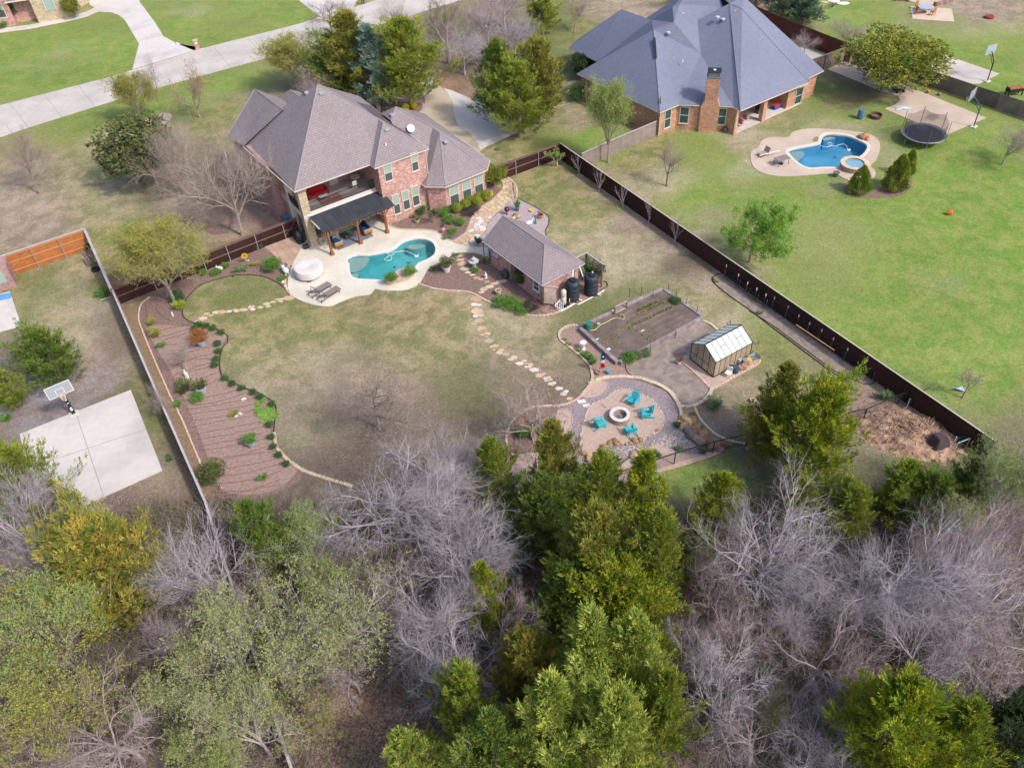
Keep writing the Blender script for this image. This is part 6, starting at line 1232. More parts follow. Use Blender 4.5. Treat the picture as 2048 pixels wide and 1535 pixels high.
# ------------------------------------------------------------------ boulders
BV = [MB().blob((0, 0, 0), .5, 2, .14, (1, .75, .55), rg=random.Random(i)).build('boulder', m_rust) for i in range(3)]
for b_ in BV: bpy.data.objects.remove(b_)
bmesh_v = [m for m in bpy.data.meshes if m.name.startswith('boulder')]
def rocks(lst, name, label, cat='rocks', mat=None, base=.8):
    p0 = G(*lst[0][:2]); t = thing(name, label, cat, p0); rg = random.Random(len(lst) * 7)
    for it in lst:
        p = G(*it[:2]); s_ = (it[2] if len(it) > 2 else 1) * base; o = bpy.data.objects.new('boulder', rg.choice(bmesh_v)); LK(o); o.parent = t; o.location = (p.x - p0.x, p.y - p0.y, s_ * .18)
        o.scale = (s_ * rg.uniform(.85, 1.15), s_ * rg.uniform(.8, 1.1), s_ * rg.uniform(.8, 1.2)); o.rotation_euler = (rg.uniform(-.2, .2), rg.uniform(-.2, .2), rg.uniform(0, 6.3)); o.material_slots[0].link = 'OBJECT'; o.material_slots[0].material = it[3] if len(it) > 3 else (mat or m_rust)
    return t
m_tanr = M('tan boulder', (.48, .34, .20), (.36, .24, .14), 2.5, .9, .8, 8, rand=.2)
rocks([(1208, 894), (1202, 902, .9), (1189, 909, .7), (1178, 912, .9, m_tanr), (1190, 910, .8, m_brownst), (1220, 887), (1230, 885, 1.1), (1243, 886, .8, m_tanr), (1253, 889, .6, m_tanr), (1261, 887, .7, m_tanr), (1270, 883), (1281, 881, .9), (1315, 861, .7), (1168, 908, 1, m_rust), (1176, 917, .9), (1296, 875, .4, m_tanr), (1304, 870, .4)], 'boulder_row', 'curved row of rust-coloured boulders along the lower edge of fire pit pad', base=.62)
rocks([(1368, 836, 1), (1376, 835, .8), (1361, 843, .7), (1374, 845, 1.1, m_tanr), (1385, 843, 1.1), (1366, 854, 1, m_tanr), (1381, 855, .8), (1391, 858, 1.1), (1376, 863, 1.1, m_brownst), (1388, 864, .7), (1384, 872, 1.3, m_brownst), (1405, 872, 1.3), (1398, 866, .8), (1396, 883, 1.4, m_brownst), (1412, 883, 1), (1420, 888, 1), (1405, 881, .8), (1430, 893, 1.1), (1446, 892, 1.2), (1440, 886, .8), (1422, 897, .9, m_brownst), (1438, 899, .9, m_brownst), (1357, 846, .6, m_tanr)], 'boulder_pile', 'pile of rust and brown boulders spilling between the limestone curve and wire fence', base=.78)
rocks([(1266, 908, .9, m_tanr), (1282, 906, .9), (1275, 901, .6, m_tanr), (1303, 888, .5, m_tanr), (1330, 884, .5), (1262, 913, .7, m_tanr), (1272, 912, .7, m_lime2)], 'boulder_row', 'small tan boulders at the upper left of lower granite strip', base=.6)
rocks([(1034, 434, 1, m_tanr), (1029, 437, .7, m_lime)], 'boulder_pile', 'two flat tan rocks on the lavender gravel behind the pool house', base=.9)
# pale pebbles round the fire pit pad: nobody could count them
m = MB(); rg = random.Random(4)
pad = cr_closed(px([(1237, 779), (1259, 779), (1281, 788), (1303, 799), (1315, 813), (1325, 828), (1327, 845), (1319, 862), (1296, 875), (1281, 883), (1259, 888), (1237, 887), (1215, 895), (1199, 905), (1179, 910), (1164, 901), (1161, 879), (1165, 854), (1174, 822), (1186, 807), (1208, 799), (1225, 785)]), 8)
for x, y, a in along(pad + pad[:1], .16): m.blob((x + rg.uniform(-.05, .05), y + rg.uniform(-.05, .05), .06), rg.uniform(.04, .08), 1, .2, rg=rg)
for P in (px([(1214, 766), (1216, 776), (1209, 787), (1195, 793), (1170, 797)]), px([(1141, 822), (1145, 840), (1139, 862)])):
    for x, y, a in along(cr_open(P, 4), .2): m.blob((x, y, .06), rg.uniform(.04, .07), 1, .2, rg=rg)
o = m.build('pebbles', m_flagw); tag(o, 'line of pale pebbles rimming the tan granite pad', 'pebbles', kind='stuff')
m = MB(); m2 = MB(); riv = px([(1120, 930), (1180, 925), (1205, 905), (1240, 892), (1290, 890), (1330, 870), (1355, 860), (1378, 875), (1400, 895), (1350, 906), (1310, 885), (1270, 900), (1215, 940), (1150, 965)])
bx0, bx1, by0, by1 = min(p[0] for p in riv), max(p[0] for p in riv), min(p[1] for p in riv), max(p[1] for p in riv); c_ = 0
while c_ < 2600:
    p = (rg.uniform(bx0, bx1), rg.uniform(by0, by1))
    if not inside(p, riv): continue
    c_ += 1; (m if rg.random() < .5 else m2).add([(p[0] + cos(a + c_) * rg.uniform(.03, .07), p[1] + sin(a + c_) * rg.uniform(.03, .07), .05) for a in (0, 1.6, 3.1, 4.7)] + [(p[0], p[1], .09)], [(0, 1, 4), (1, 2, 4), (2, 3, 4), (3, 0, 4)])
tag(m.build('river_stones', m_flagw), 'pale river stones of the dry stream below the fire pit', 'stones', kind='stuff'); tag(m2.build('river_stones', m_gravel), 'purple stones mixed into the dry stream below fire pit', 'stones', kind='stuff')
# ------------------------------------------------------------------ fire pit
p = G(1239, 838); t = thing('fire_pit', 'round stone fire pit with pale cap ring and ash inside, among turquoise chairs', 'fire pit', p)
m_fps = M('fire pit stone', (.42, .33, .28), (.34, .26, .22), 4, .9, .6, 9, rand=.12)
src = None
for r_ in range(3):
    for i in range(16):
        a = 2 * pi * (i + .5 * (r_ % 2)) / 16
        if src is None: src = bev(MB().box(-.125, .125, -.115, .115, 0, .145).build('block', m_fps, t, loc=(cos(a) * .62, sin(a) * .62, .05), rz=a + pi / 2), .015)
        else: share('block', src, t, (cos(a) * .62, sin(a) * .62, .05 + r_ * .15), a + pi / 2)
src = None
for i in range(10):
    a0, a1 = 2 * pi * i / 10 + .01, 2 * pi * (i + 1) / 10 - .01
    o = MB().prism([(cos(a0 + (a1 - a0) * k / 3) * .76, sin(a0 + (a1 - a0) * k / 3) * .76) for k in range(4)] + [(cos(a1 - (a1 - a0) * k / 3) * .50, sin(a1 - (a1 - a0) * k / 3) * .50) for k in range(4)], .50, .57).build('cap_stone', m_flagw, t)
MB().lathe([(.5, .12), (.3, .16), (0, .2)], 14).build('ash', M('ash', (.42, .40, .42), (.2, .18, .18), 6, .95, 1, 9), t)
m = MB(); [m.beam((cos(a) * .3, sin(a) * .3, .18), (-cos(a + .5) * .2, -sin(a + .5) * .2, .24), .07) for a in (0, 1.3, 2.5, 4)]; m.build('log', M('charred log', (.10, .08, .07), (.4, .38, .36), 5), t)
# ------------------------------------------------------------------ adirondack chairs
m_tq = M('turquoise paint', (.035, .50, .56), (.03, .45, .51), 3, .45, fine=.03)
def adirondack(loc, rz, label):
    t = thing('adirondack_chair', label, 'chair', loc, rz, 'turquoise chairs around the fire pit')
    s_ = None
    for i in range(5):   # seat slats
        y = -.28 + i * .115; z = .38 - i * .032
        if s_ is None: s_ = MB().box(-.27, .27, -.048, .048, -.012, .012).build('seat_slat', m_tq, t, loc=(0, y, z)); s_.rotation_euler.x = -.27
        else: share('seat_slat', s_, t, (0, y, z), rot=(-.27, 0, 0))
    s_ = None
    for i in range(7):   # fanned back slats
        x = (i - 3) * .082; h = .86 - .035 * (i - 3) ** 2
        if s_ is None: s_ = MB().box(-.037, .037, -.01, .01, 0, 1).build('back_slat', m_tq, t, loc=(x, .20, .24)); s_.rotation_euler = (-.42, (i - 3) * .035, 0); s_.scale = (1, 1, h)
        else: share('back_slat', s_, t, (x, .20, .24), sc=(1, 1, h), rot=(-.42, (i - 3) * .035, 0))
    a_ = None
    for x in (-1, 1):
        q = MB().box(-.07, .07, -.42, .38, .56, .585).build('arm', m_tq, t, loc=(x * .34, 0, 0)) if a_ is None else share('arm', a_, t, (x * .34, 0, 0)); a_ = a_ or q
    for x in (-.30, .30): MB().box(x - .022, x + .022, -.36, -.27, .04, .56).build('leg', m_tq, t); MB().beam((x, -.30, .36), (x, .62, .07), .03, .11).build('leg', m_tq, t)
    MB().beam((-.3, .36, .52), (.3, .36, .52), .06).beam((-.27, .40, .86), (.27, .40, .86), .05).build('back_frame', m_tq, t)
for (x, y), f_, l in (((1266, 806), None, 'turquoise Adirondack chair farthest back, behind the fire pit'), ((1292, 832), None, 'turquoise Adirondack chair at the right of the fire pit'), ((1261, 866), None, 'turquoise Adirondack chair nearest the camera, at the boulders'), ((1200, 852), None, 'turquoise Adirondack chair at the left of the fire pit')):
    q = G(x, y, .05); c = G(1239, 838); adirondack(q, atan2(c.y - q.y, c.x - q.x) + pi / 2, l)
for a, b in (((1246, 818), (1262, 832)), ((1204, 808), (1212, 815))): MB().beam(G(*a, .08), G(*b, .08), .025).build('poker', m_rail)
for o in [o for o in S.objects if o.name.startswith('poker')]: tag(o, 'thin brown roasting stick lying on the granite by the fire pit, ' + ('right one' if o.name == 'poker' else 'left one'), 'stick')
# ------------------------------------------------------------------ raised vegetable bed
RB = [G(1163, 660), G(1325, 585), G(1401, 639), G(1237, 728)]; m_tim = M('old timber', (.36, .30, .30), (.24, .195, .20), 2, .9, .5, 10, rand=.12)
t = thing('raised_bed', 'large rectangular raised bed of weathered timbers filled with dark soil', 'raised bed', RB[0])
for i in range(4):
    a, b = RB[i] - RB[0], RB[(i + 1) % 4] - RB[0]; L = (b - a).length; an = atan2(b.y - a.y, b.x - a.x); n = round(L / 2.9)
    for k in range(n):
        for r_ in range(2):
            q = a + (b - a) * (k / n); MB().box(.01, L / n - .01, -.02, .30, r_ * .2 + .01, r_ * .2 + .19).build('timber', m_tim, t, loc=q, rz=an)
MB().prism([((p - RB[0]).x, (p - RB[0]).y) for p in RB], 0, .30).build('soil', m_bed, t)
m = MB(); rg = random.Random(6)
A_, B_ = (RB[1] - RB[0]), (RB[3] - RB[0])
for k in range(7):   # furrows
    v = .12 + k * .12; pts = [A_ * (u / 10) + B_ * (v + .01 * sin(u * 2 + k)) for u in range(4, 10)]; m.tube([(p.x, p.y, .30) for p in pts], .09, 5)
m.build('furrow', m_bed, t); 
m = MB(); 
for k, (v0, u0, u1) in enumerate(((.28, .55, .9), (.2, .6, .85), (.45, .45, .9))):
    for i in range(70):
        f = u0 + (u1 - u0) * i / 70; p = A_ * f + B_ * (v0 + rg.uniform(-.01, .01)); leafq(m, Vector((p.x, p.y, .3)), Vector((rg.uniform(-1, 1), rg.uniform(-1, 1), 1)).normalized(), .22, .10, rg, 0)
for i in range(500):
    f, g = rg.uniform(.05, .5), rg.uniform(.05, .95); p = A_ * f + B_ * g
    if sin(f * 17) + sin(g * 13 + f * 5) > .3: leafq(m, Vector((p.x, p.y, .3)), Vector((rg.uniform(-1, 1), rg.uniform(-1, 1), .8)).normalized(), .13, .08, rg, 0)
m.build('seedlings', F_oaky, t)['kind'] = 'stuff'
for i, (x, y) in enumerate(((1259, 594), (1282, 590), (1305, 598), (1336, 585), (1351, 600), (1372, 614), (1393, 629), (1250, 735), (1300, 705), (1350, 677))): q = G(x, y, .3) if 0 else G(x, y); MB().box(q.x - RB[0].x - .02, q.x - RB[0].x + .02, q.y - RB[0].y - .02, q.y - RB[0].y + .02, 0, .95).build('stake', m_gfr, t)
for x, y in ((1285, 661), (1218, 699), (1194, 678), (1216, 697)): q = G(x, y, .34) - RB[0]; MB().cb((q.x, q.y, .34), (.34, .09, .02), .6).build('plant_label', m_white, t)
t = thing('gate_frame', 'small brown timber gate frame at the back side of raised bed', 'gate', G(1229, 633)); q = G(1252, 621) - G(1229, 633); MB().box(-.06, .06, -.06, .06, 0, 1.0).build('post', m_lat, t); MB().box(q.x - .06, q.x + .06, q.y - .06, q.y + .06, 0, 1.0).build('post', m_lat, t)
MB().beam((0, 0, 1.02), (q.x, q.y, 1.02), .06).beam((0, 0, .35), (q.x, q.y, .35), .06).build('rail', m_fcap, t)
# ------------------------------------------------------------------ water tanks and pump gear
m_tank = M('tank plastic', (.035, .045, .065), (.028, .036, .052), 2, .5, .2, 5)
def tank(c, label):
    t = thing('water_tank', label, 'tank', c, .4, 'black water tanks beside the pool house'); prof = [(.60, .04)]
    for k in range(4): z = .1 + k * .42; prof += [(.61, z), (.61, z + .33), (.585, z + .36), (.585, z + .39)]
    prof += [(.60, 1.80), (.48, 1.93), (.26, 2.02), (.25, 2.10), (0, 2.12)]; MB().lathe(prof, 28).build('body', m_tank, t, smooth=False); MB().lathe([(.27, 2.03), (.27, 2.15), (0, 2.17)], 18, (0, -.14, 0)).build('lid', m_black, t)
    MB().tube([(.35, -.52, .15), (.5, -.78, .12)], .06, 8).build('valve', m_white, t); return t
c1, c2 = G(1145, 597, .05), G(1182, 586, .05); tank(c1, 'black ribbed water tank nearer the pump pipes'); tank(c2, 'black ribbed water tank nearer the slatted trellis')
def pipe(name, pts, r, label, mat=None, cat='pipe', n=8): return tag(MB().tube(pts, r, n).build(name, mat or m_white), label, cat)
e1 = G(1146, 541, 2.4); e2 = G(1159, 534, 2.4); e1.z = e2.z = 2.42
pipe('downpipe', [e1, c1 + Vector((0, .1, 2.25))], .055, 'white pipe slanting from pool-house gutter to the nearer tank'); pipe('downpipe', [e2, e2 + (c2 - e2) * .55 + Vector((0, 0, -1.1 * .3)) - Vector((0, .25, -.15)), c2 + Vector((.1, .0, 2.30)), c2 + Vector((.1, 0, 2.1))], .055, 'white elbowed pipe running from the gutter to the far tank')
pipe('drain_pipe', [G(1122, 622, .08), G(1149, 607, .08), G(1156, 609, .08), G(1203, 584, .08), G(1208, 580, .08)], .05, 'white drain pipe along the edge of the equipment pad')
pipe('drain_hose', [G(1200, 580, .08), G(1208, 576, .1), G(1216, 571, .08), G(1213, 563, .06), G(1206, 562, .06)], .035, 'black corrugated hose looping onto the lawn right of the trellis', m_hose, 'hose')
t = thing('pressure_tank', 'tall cream pressure tank between white pipes and the nearer black tank', 'tank', G(1127, 610, .05)); MB().lathe([(.20, .25), (.24, .3), (.24, .95), (.21, .99), (.24, 1.03), (.24, 1.5), (.18, 1.62), (0, 1.66)], 16).build('body', m_cream, t, smooth=True); MB().lathe([(.2, 0), (.2, .25), (0, .25)], 12).build('base', m_white, t)
t = thing('pool_pump', 'tangle of white pipes and black pumps on the brick pad', 'pump', G(1116, 617, .05)); A2, B2 = SA, SB
for i, (x, y, h) in enumerate(((1110, 611, .9), (1115, 619, .8), (1119, 622, .75), (1122, 619, .9), (1126, 617, .6), (1112, 604, .8), (1139, 606, .5), (1142, 604, .5), (1130, 614, .4))):
    q = G(x, y, .05) - t.location; MB().tube([(q.x, q.y, 0), (q.x, q.y, h)], .04, 7).build('pipe', m_white, t)
for a, b, z in (((1109, 611), (1124, 619), .8), ((1113, 601), (1122, 607), .7), ((1111, 604), (1111, 614), .55), ((1110, 611), (1120, 600), .9)): q, r_ = G(*a, z) - t.location, G(*b, z) - t.location; MB().tube([q, r_], .04, 7).build('pipe', m_white, t)
for x, y, mt in ((1112, 611, m_black), (1122, 613, M('blue pump', (.03, .18, .42), None, 3, .4)), (1137, 607, m_black), (1131, 611, m_black)): q = G(x, y, .2) - t.location; MB().lathe([(.12, 0), (.15, .05), (.15, .25), (.08, .3), (0, .32)], 10, (q.x, q.y, 0)).build('pump_body', mt, t)
t = thing('hose_reel', 'grey round hose reel with green hose against the pool-house wall', 'hose reel', G(1010, 556), Sa); M_ = Matrix.Rotation(pi / 2, 4, 'Y')
def wheel(par, r, w_, c, mat, nm='wheel', n=18): m = MB().lathe([(r * .5, 0), (r, 0), (r, w_), (r * .5, w_)], n); m.v = [((M_ @ Vector(v)) + Vector(c))[:] for v in m.v]; return m.build(nm, mat, par)
wheel(t, .42, .05, (-.2, 0, .5), m_dgrey); wheel(t, .42, .05, (.15, 0, .5), m_dgrey); m = MB(); m.tube([(0, cos(a) * .3, .5 + sin(a) * .3) for a in [i * .4 for i in range(33)]], .10, 6); m.build('hose', M('green hose', (.03, .22, .20), None, 3, .5), t)
t = thing('hose_reel', 'dark round hose reel on the wall below the big triple window', 'hose reel', G(783, 441), Ha); wheel(t, .36, .05, (0, 0, .42), m_dgrey); wheel(t, .36, .05, (.22, 0, .42), m_dgrey)
# rain chain
o = MB(); 
for i in range(16): o.lathe([(.02, 0), (.05, .08), (.05, .10)], 6, (0, 0, i * .15))
o = o.build('rain_chain', m_black); o.location = W2L(FS, -.05, 8.4, .05); tag(o, 'black cup rain chain hanging from the far corner of pool-house roof', 'rain chain')
# ------------------------------------------------------------------ loungers and covered table
m_lf = M('lounger frame', (.09, .075, .07), None, 3, .5); m_lw = M('lounger weave', (.25, .215, .21), (.2, .17, .165), 20, .8)
def lounger(loc, rz, label, mat=m_lw):
    t = thing('sun_lounger', label, 'lounger', loc, rz, 'brown sun loungers on the pool deck')
    MB().box(-.32, .32, -.05, 1.25, .33, .37).build('seat', mat, t)
    b_ = MB().box(-.32, .32, -.72, 0, 0, .035).build('backrest', mat, t, loc=(0, -.05, .35)); b_.rotation_euler.x = -.85
    m = MB()
    for x in (-.34, .34): m.beam((x, -.9, .20), (x, 1.3, .30), .04).beam((x, -.62, .1), (x, -.4, .72), .03)
    m.beam((-.34, -.9, .2), (.34, -.9, .2), .04).beam((-.34, 1.3, .3), (.34, 1.3, .3), .04).build('frame', m_lf, t)
    for x in (-.32, .32):
        for y in (-.85, 1.15): MB().box(x - .02, x + .02, y - .02, y + .02, 0, .3).build('leg', m_lf, t)
def facing(a, b): q, r_ = G(*a), G(*b); return atan2(r_.y - q.y, r_.x - q.x) - pi / 2
lounger(G(637, 585, .08), facing((622, 592), (655, 573)), 'brown mesh sun lounger nearer the covered table'); lounger(G(655, 594, .08), facing((642, 600), (675, 580)), 'brown mesh sun lounger nearer the lawn')
p = G(620, 549, .08); t = thing('covered_table', 'patio table and chairs under a pale fitted cover on the pool deck', 'table', p, .5)
N8 = 12; rr = [1.12, 1.2, 1.05, 1.18, 1.1, 1.2, 1.08, 1.16, 1.1, 1.2, 1.04, 1.18]; m = MB(); rows = ((1.16, .2), (1.2, .24), (1.22, .6), (1.2, .95), (1.15, 1.0), (.55, .99), (.12, .90))
vs = [(cos(2 * pi * i / N8) * rr[i] * k, sin(2 * pi * i / N8) * rr[i] * k * .95, z) for k, z in rows for i in range(N8)]; m.add(vs, [(r_ * N8 + i, r_ * N8 + (i + 1) % N8, (r_ + 1) * N8 + (i + 1) % N8, (r_ + 1) * N8 + i) for r_ in range(6) for i in range(N8)] + [tuple(range(6 * N8, 7 * N8))])
o = m.build('cover', M('furniture cover', (.66, .61, .60), (.60, .55, .54), 1.2, .8, .5, 4), t, smooth=False); md = o.modifiers.new('s', 'SUBSURF'); md.levels = md.render_levels = 2
for i in range(10): a = i * .63; MB().box(-.02, .02, -.02, .02, 0, .3).build('chair_leg', m_lf, t, loc=(cos(a) * 1.0, sin(a) * .98, 0))
tag(MB().cb((0, 0, .12), (.34, .26, .2), .5).build('stool', m_lf, loc=G(619, 563, .08)), 'little dark footstool below the covered table', 'stool')
# pergola furniture
m_nav = M('navy cushion', (.012, .05, .13), (.01, .035, .10), 3, .9); m_teak = M('teak', (.42, .20, .07), (.34, .16, .05), 4, .6); m_cstr = M('light blue grey', (.30, .38, .46), None, 3)
def sofa(F, u, v, rz, L, label, frm, cush, pipe_=None, z=.1, name='sofa'):
    t = thing(name, label, 'sofa', W2L(F, u, v, z), F[3] + rz)
    MB().box(-L / 2, L / 2, -.4, .4, .1, .34).build('frame', frm, t); n = max(1, round(L / .7)); cw = (L - .24) / n
    for i in range(n): x = -L / 2 + .12 + i * cw; bev(MB().box(x + .01, x + cw - .01, -.36, .2, .34, .48).build('seat_cushion', cush, t), .03); bev(MB().box(x + .01, x + cw - .01, .2, .38, .44, .82).build('back_cushion', cush, t), .04)
    for s_ in (-1, 1):
        ar = MB().box(s_ * (L / 2 - .06) - .06, s_ * (L / 2 - .06) + .06, -.4, .4, .1, .6).build('arm', frm, t)
        MB().box(s_ * (L / 2 - .06) - .07, s_ * (L / 2 - .06) + .07, -.42, .42, .6, .64).build('arm_cap', pipe_ or frm, ar)
    return t
MB().box(-1.9, 1.9, -1.25, 1.25, 0, .02).build('rug', M('blue grey rug', (.19, .21, .26), (.14, .155, .20), 2, .95), loc=W2L(FH, 3.6, -2.0, .085), rz=Ha); tag(S.objects['rug'], 'blue-grey outdoor rug beneath the pergola sofas', 'rug')
sofa(FH, 2.0, -2.1, pi / 2, 1.9, 'navy cushioned teak sofa under the pergola, nearer the stone pillar', m_teak, m_nav, m_cstr); sofa(FH, 5.2, -1.9, -pi / 2, 1.9, 'navy cushioned teak sofa under the pergola, farther from the pillar', m_teak, m_nav, m_cstr)
t = thing('coffee_table', 'dark coffee table between the navy sofas', 'table', W2L(FH, 3.6, -2.0, .1), Ha); MB().box(-.55, .55, -.35, .35, .36, .42).build('tabletop', m_lf, t); [MB().box(x - .03, x + .03, y - .03, y + .03, 0, .36).build('leg', m_lf, t) for x in (-.48, .48) for y in (-.28, .28)]
tree('loose2', W2L(FH, 3.6, -2.0, .52), .45, .3, K_brn, M('mint leaf', (.05, .50, .28), None, 3), 'mint green potted plant on the pergola coffee table', 'potted_plant', 'plant')
# covered grill by the pillar
p = G(598, 480, .08); t = thing('covered_grill', 'large grill under a black cover beside the stone pillar', 'grill', p, Ha + pi / 2); o = MB(); o.add([(-.75, -.32, 0), (.75, -.32, 0), (.75, .32, 0), (-.75, .32, 0), (-.72, -.3, .85), (.72, -.3, .85), (.72, .3, .85), (-.72, .3, .85), (-.4, -.2, 1.2), (.4, -.2, 1.2), (.4, .22, 1.2), (-.4, .22, 1.2)], [(0, 1, 5, 4), (1, 2, 6, 5), (2, 3, 7, 6), (3, 0, 4, 7), (4, 5, 9, 8), (5, 6, 10, 9), (6, 7, 11, 10), (7, 4, 8, 11), (8, 9, 10, 11)]); bev(o.build('cover', M('black cover', (.018, .022, .032), None, 3, .6, .4, 5), t), .05, 2)
tag(MB().cb((0, 0, .2), (.5, .4, .35), Ha).build('cooler', M('navy box', (.03, .035, .06), None, 3, .5), loc=G(613, 496, .08)), 'small dark box at the foot of the stone pillar', 'box')
p = G(581, 462); t = thing('pool_net', 'bright blue pool net leaning on the dark fence', 'pool net', p, Ha); MB().tube([(0, 0, 0), (-.05, .15, 1.9)], .015, 5).build('pole', m_steel, t); bev(MB().box(-.28, .28, -.03, .03, 1.35, 1.75).build('net', M('bright blue', (.01, .25, .60), None, 3, .6), t), .02)
# balcony furniture
m_redc = M('red cushion', (.45, .015, .03), (.36, .01, .025), 3, .9); m_redf = M('red wood', (.30, .07, .04), None, 3, .6)
sofa(FH, 2.5, 1.3, 0, 2.1, 'bright red cushioned sofa on the balcony', m_redf, m_redc, z=3.52)
tag(MB().box(-1.1, 1.1, -.6, .6, 0, .015).build('rug', M('red rug', (.34, .12, .12), (.26, .15, .15), 5, .95), loc=W2L(FH, 3.2, 0.05, 3.505), rz=Ha), 'red patterned rug in front of the balcony sofa', 'rug')
t = thing('coffee_table', 'grey slatted coffee table on the balcony rug', 'table', W2L(FH, 2.7, .35, 3.52), Ha); MB().box(-.45, .45, -.25, .25, .34, .38).build('tabletop', M('grey top', (.32, .34, .38), None, 3), t); [MB().box(x - .02, x + .02, y - .02, y + .02, 0, .34).build('leg', m_dgrey, t) for x in (-.4, .4) for y in (-.2, .2)]
t = thing('bistro_table', 'round cream bistro table at the right end of the balcony', 'table', W2L(FH, 6.5, 1.1, 3.51), Ha); MB().lathe([(0, .70), (.5, .70), (.5, .74), (0, .74)], 20).build('tabletop', m_cream, t); MB().lathe([(.2, 0), (.04, .05), (.04, .7)], 8).build('leg', m_cream, t)
t = thing('bistro_chair', 'small cream chair in front of the round balcony table', 'chair', W2L(FH, 5.9, .3, 3.51), Ha); MB().cb((0, 0, .45), (.42, .42, .04)).build('seat', m_cream, t); MB().cb((0, -.2, .7), (.42, .03, .4)).build('backrest', m_cream, t); [MB().box(x - .015, x + .015, y - .015, y + .015, 0, .45).build('leg', m_cream, t) for x in (-.18, .18) for y in (-.18, .18)]
# satellite dish
q = W2L(FH, *onroof(822, 263)); t = thing('satellite_dish', 'white satellite dish on the lower shingle roof', 'satellite dish', q, Ha); m = MB().lathe([(0, 0), (.18, .02), (.32, .07), (.40, .12), (.25, .08), (0, .03)], 20); Mr = Matrix.Rotation(radians(48), 4, 'X'); m.v = [(Mr @ Vector(v) + Vector((0, 0, .3)))[:] for v in m.v]; m.build('dish', M('dish white', (.62, .72, .72), None, 3, .5), t)
MB().tube([(0, 0, -.9), (0, .05, .3)], .03, 6).tube([(0, -.1, .25), (0, -.45, .75)], .015, 5).build('mast', m_dgrey, t)
# ------------------------------------------------------------------ pots, planters, ornaments
def pot(c, r, h, mat, label, plant=None, z=0, name='planter', rim=1.08, soil=True):
    p = G(c[0], c[1], z); t = thing(name, label, 'planter', p); MB().lathe([(r * .62, 0), (r * .95, h * .75), (r * rim, h * .9), (r * rim, h), (r * .85, h), (r * .82, h * .85), (0, h * .85)], 18).build('pot', mat, t)
    if soil: MB().lathe([(r * .83, h * .86), (0, h * .9)], 12).build('soil', m_mulch, t)
    if plant:
        v, ph, pr, lf, ll = plant; tree(v, p + Vector((0, 0, h * .85)), ph, pr, K_brn, lf, ll, 'potted_plant', 'plant')
m_bluep = M('pale blue glaze', (.40, .46, .56), (.34, .40, .50), 3, .4); m_terr = M('terracotta', (.55, .25, .15), None, 3, .8); m_yel = M('yellow paint', (.75, .48, .02), None, 3, .5); m_ypot = M('cream pot', (.62, .55, .33), None, 3, .7)
pot((405, 691), .40, .62, m_bluep, 'pale blue planter with red-orange shrub in the left bed', ('bush', 1.0, .85, F_red, 'red-orange and green shrub in the upper blue planter'))
pot((406, 785), .40, .60, m_bluep, 'pale blue planter in the middle of the left bed', ('loose', .9, .6, F_oak, 'sparse shrub in the middle blue planter'))
pot((504, 891), .36, .50, m_bluep, 'pale blue planter at the lower right of the left bed', ('bush', .8, .55, F_shr, 'green shrub in the lower right blue planter'))
pot((894, 543), .38, .60, m_white, 'large white planter in the bed beside the stepping stones', ('bush', 1.1, .72, F_oak, 'leafy shrub in the large white planter'))
pot((997, 589), .27, .52, m_ypot, 'empty cream pot in the bed below the pool house'); pot((835, 446), .24, .38, m_ypot, 'small cream pot in the house bed', ('bush', .45, .26, F_shr, 'green plant in the small cream pot'))
pot((1035, 422), .22, .50, M('slate blue pot', (.14, .16, .24), None, 3, .5), 'slate blue pot on the lavender gravel', ('loose', .9, .4, F_shr, 'yellow-green plant in the slate blue pot')); pot((1081, 436), .30, .36, m_terr, 'terracotta pot at the right of the lavender gravel', ('loose2', .5, .34, F_rtip, 'reddish plant in the terracotta pot'))
pot((957, 492), .20, .35, m_bluep, 'small pot at the gravel beside the pool-house corner', ('loose', .8, .5, F_oak, 'bushy plant at the corner between walk and pool house')); pot((1505, 803), .20, .25, m_ypot, 'open cream pot on the lawn right of the pale shrub'); pot((1358, 728), .16, .3, m_white, 'white pot beside the greenhouse slab corner', ('loose2', .55, .3, F_red, 'red-flowered plant by the greenhouse slab'))
pot((1671, 353), .30, .5, M('brown pot', (.22, .16, .14), None, 3, .6), 'brown pot on the rim of the second pool deck'); pot((1196, 748), .2, .3, m_terr, 'terracotta jar lying near the flagpole'); pot((1063, 423), .23, .18, m_yel, 'yellow pumpkin-shaped ornament on lavender gravel', None, rim=.9, soil=False, name='ornament')
def lathe_thing(name, c, prof, mat, label, cat, z=0, parts=None, n=16, sc=1):
    t = thing(name, label, cat, G(c[0], c[1], z)); k = 0
    for nm, pr in prof: MB().lathe([(r * sc, h * sc) for r, h in pr], n).build(nm, mat, t)
    return t
m_fnt = M('fountain stone', (.58, .57, .58), (.50, .49, .50), 4, .7)
lathe_thing('fountain', (949, 536), (('base', [(.24, 0), (.24, .08), (.12, .14), (.16, .4), (.09, .62)]), ('bowl', [(.1, .62), (.42, .72), (.46, .80), (.36, .78), (0, .72)]), ('finial', [(.07, .74), (.10, .98), (.22, 1.05), (.2, 1.1), (.06, 1.08), (.03, 1.3), (0, 1.32)])), m_fnt, 'white tiered garden fountain in the bed by the pool house', 'fountain')
lathe_thing('birdbath', (1167, 698), (('pedestal', [(.18, 0), (.16, .08), (.07, .14), (.06, .6)]), ('bowl', [(.06, .6), (.26, .68), (.28, .73), (.2, .70), (0, .68)])), m_white, 'white birdbath in the bed left of the flag', 'birdbath')
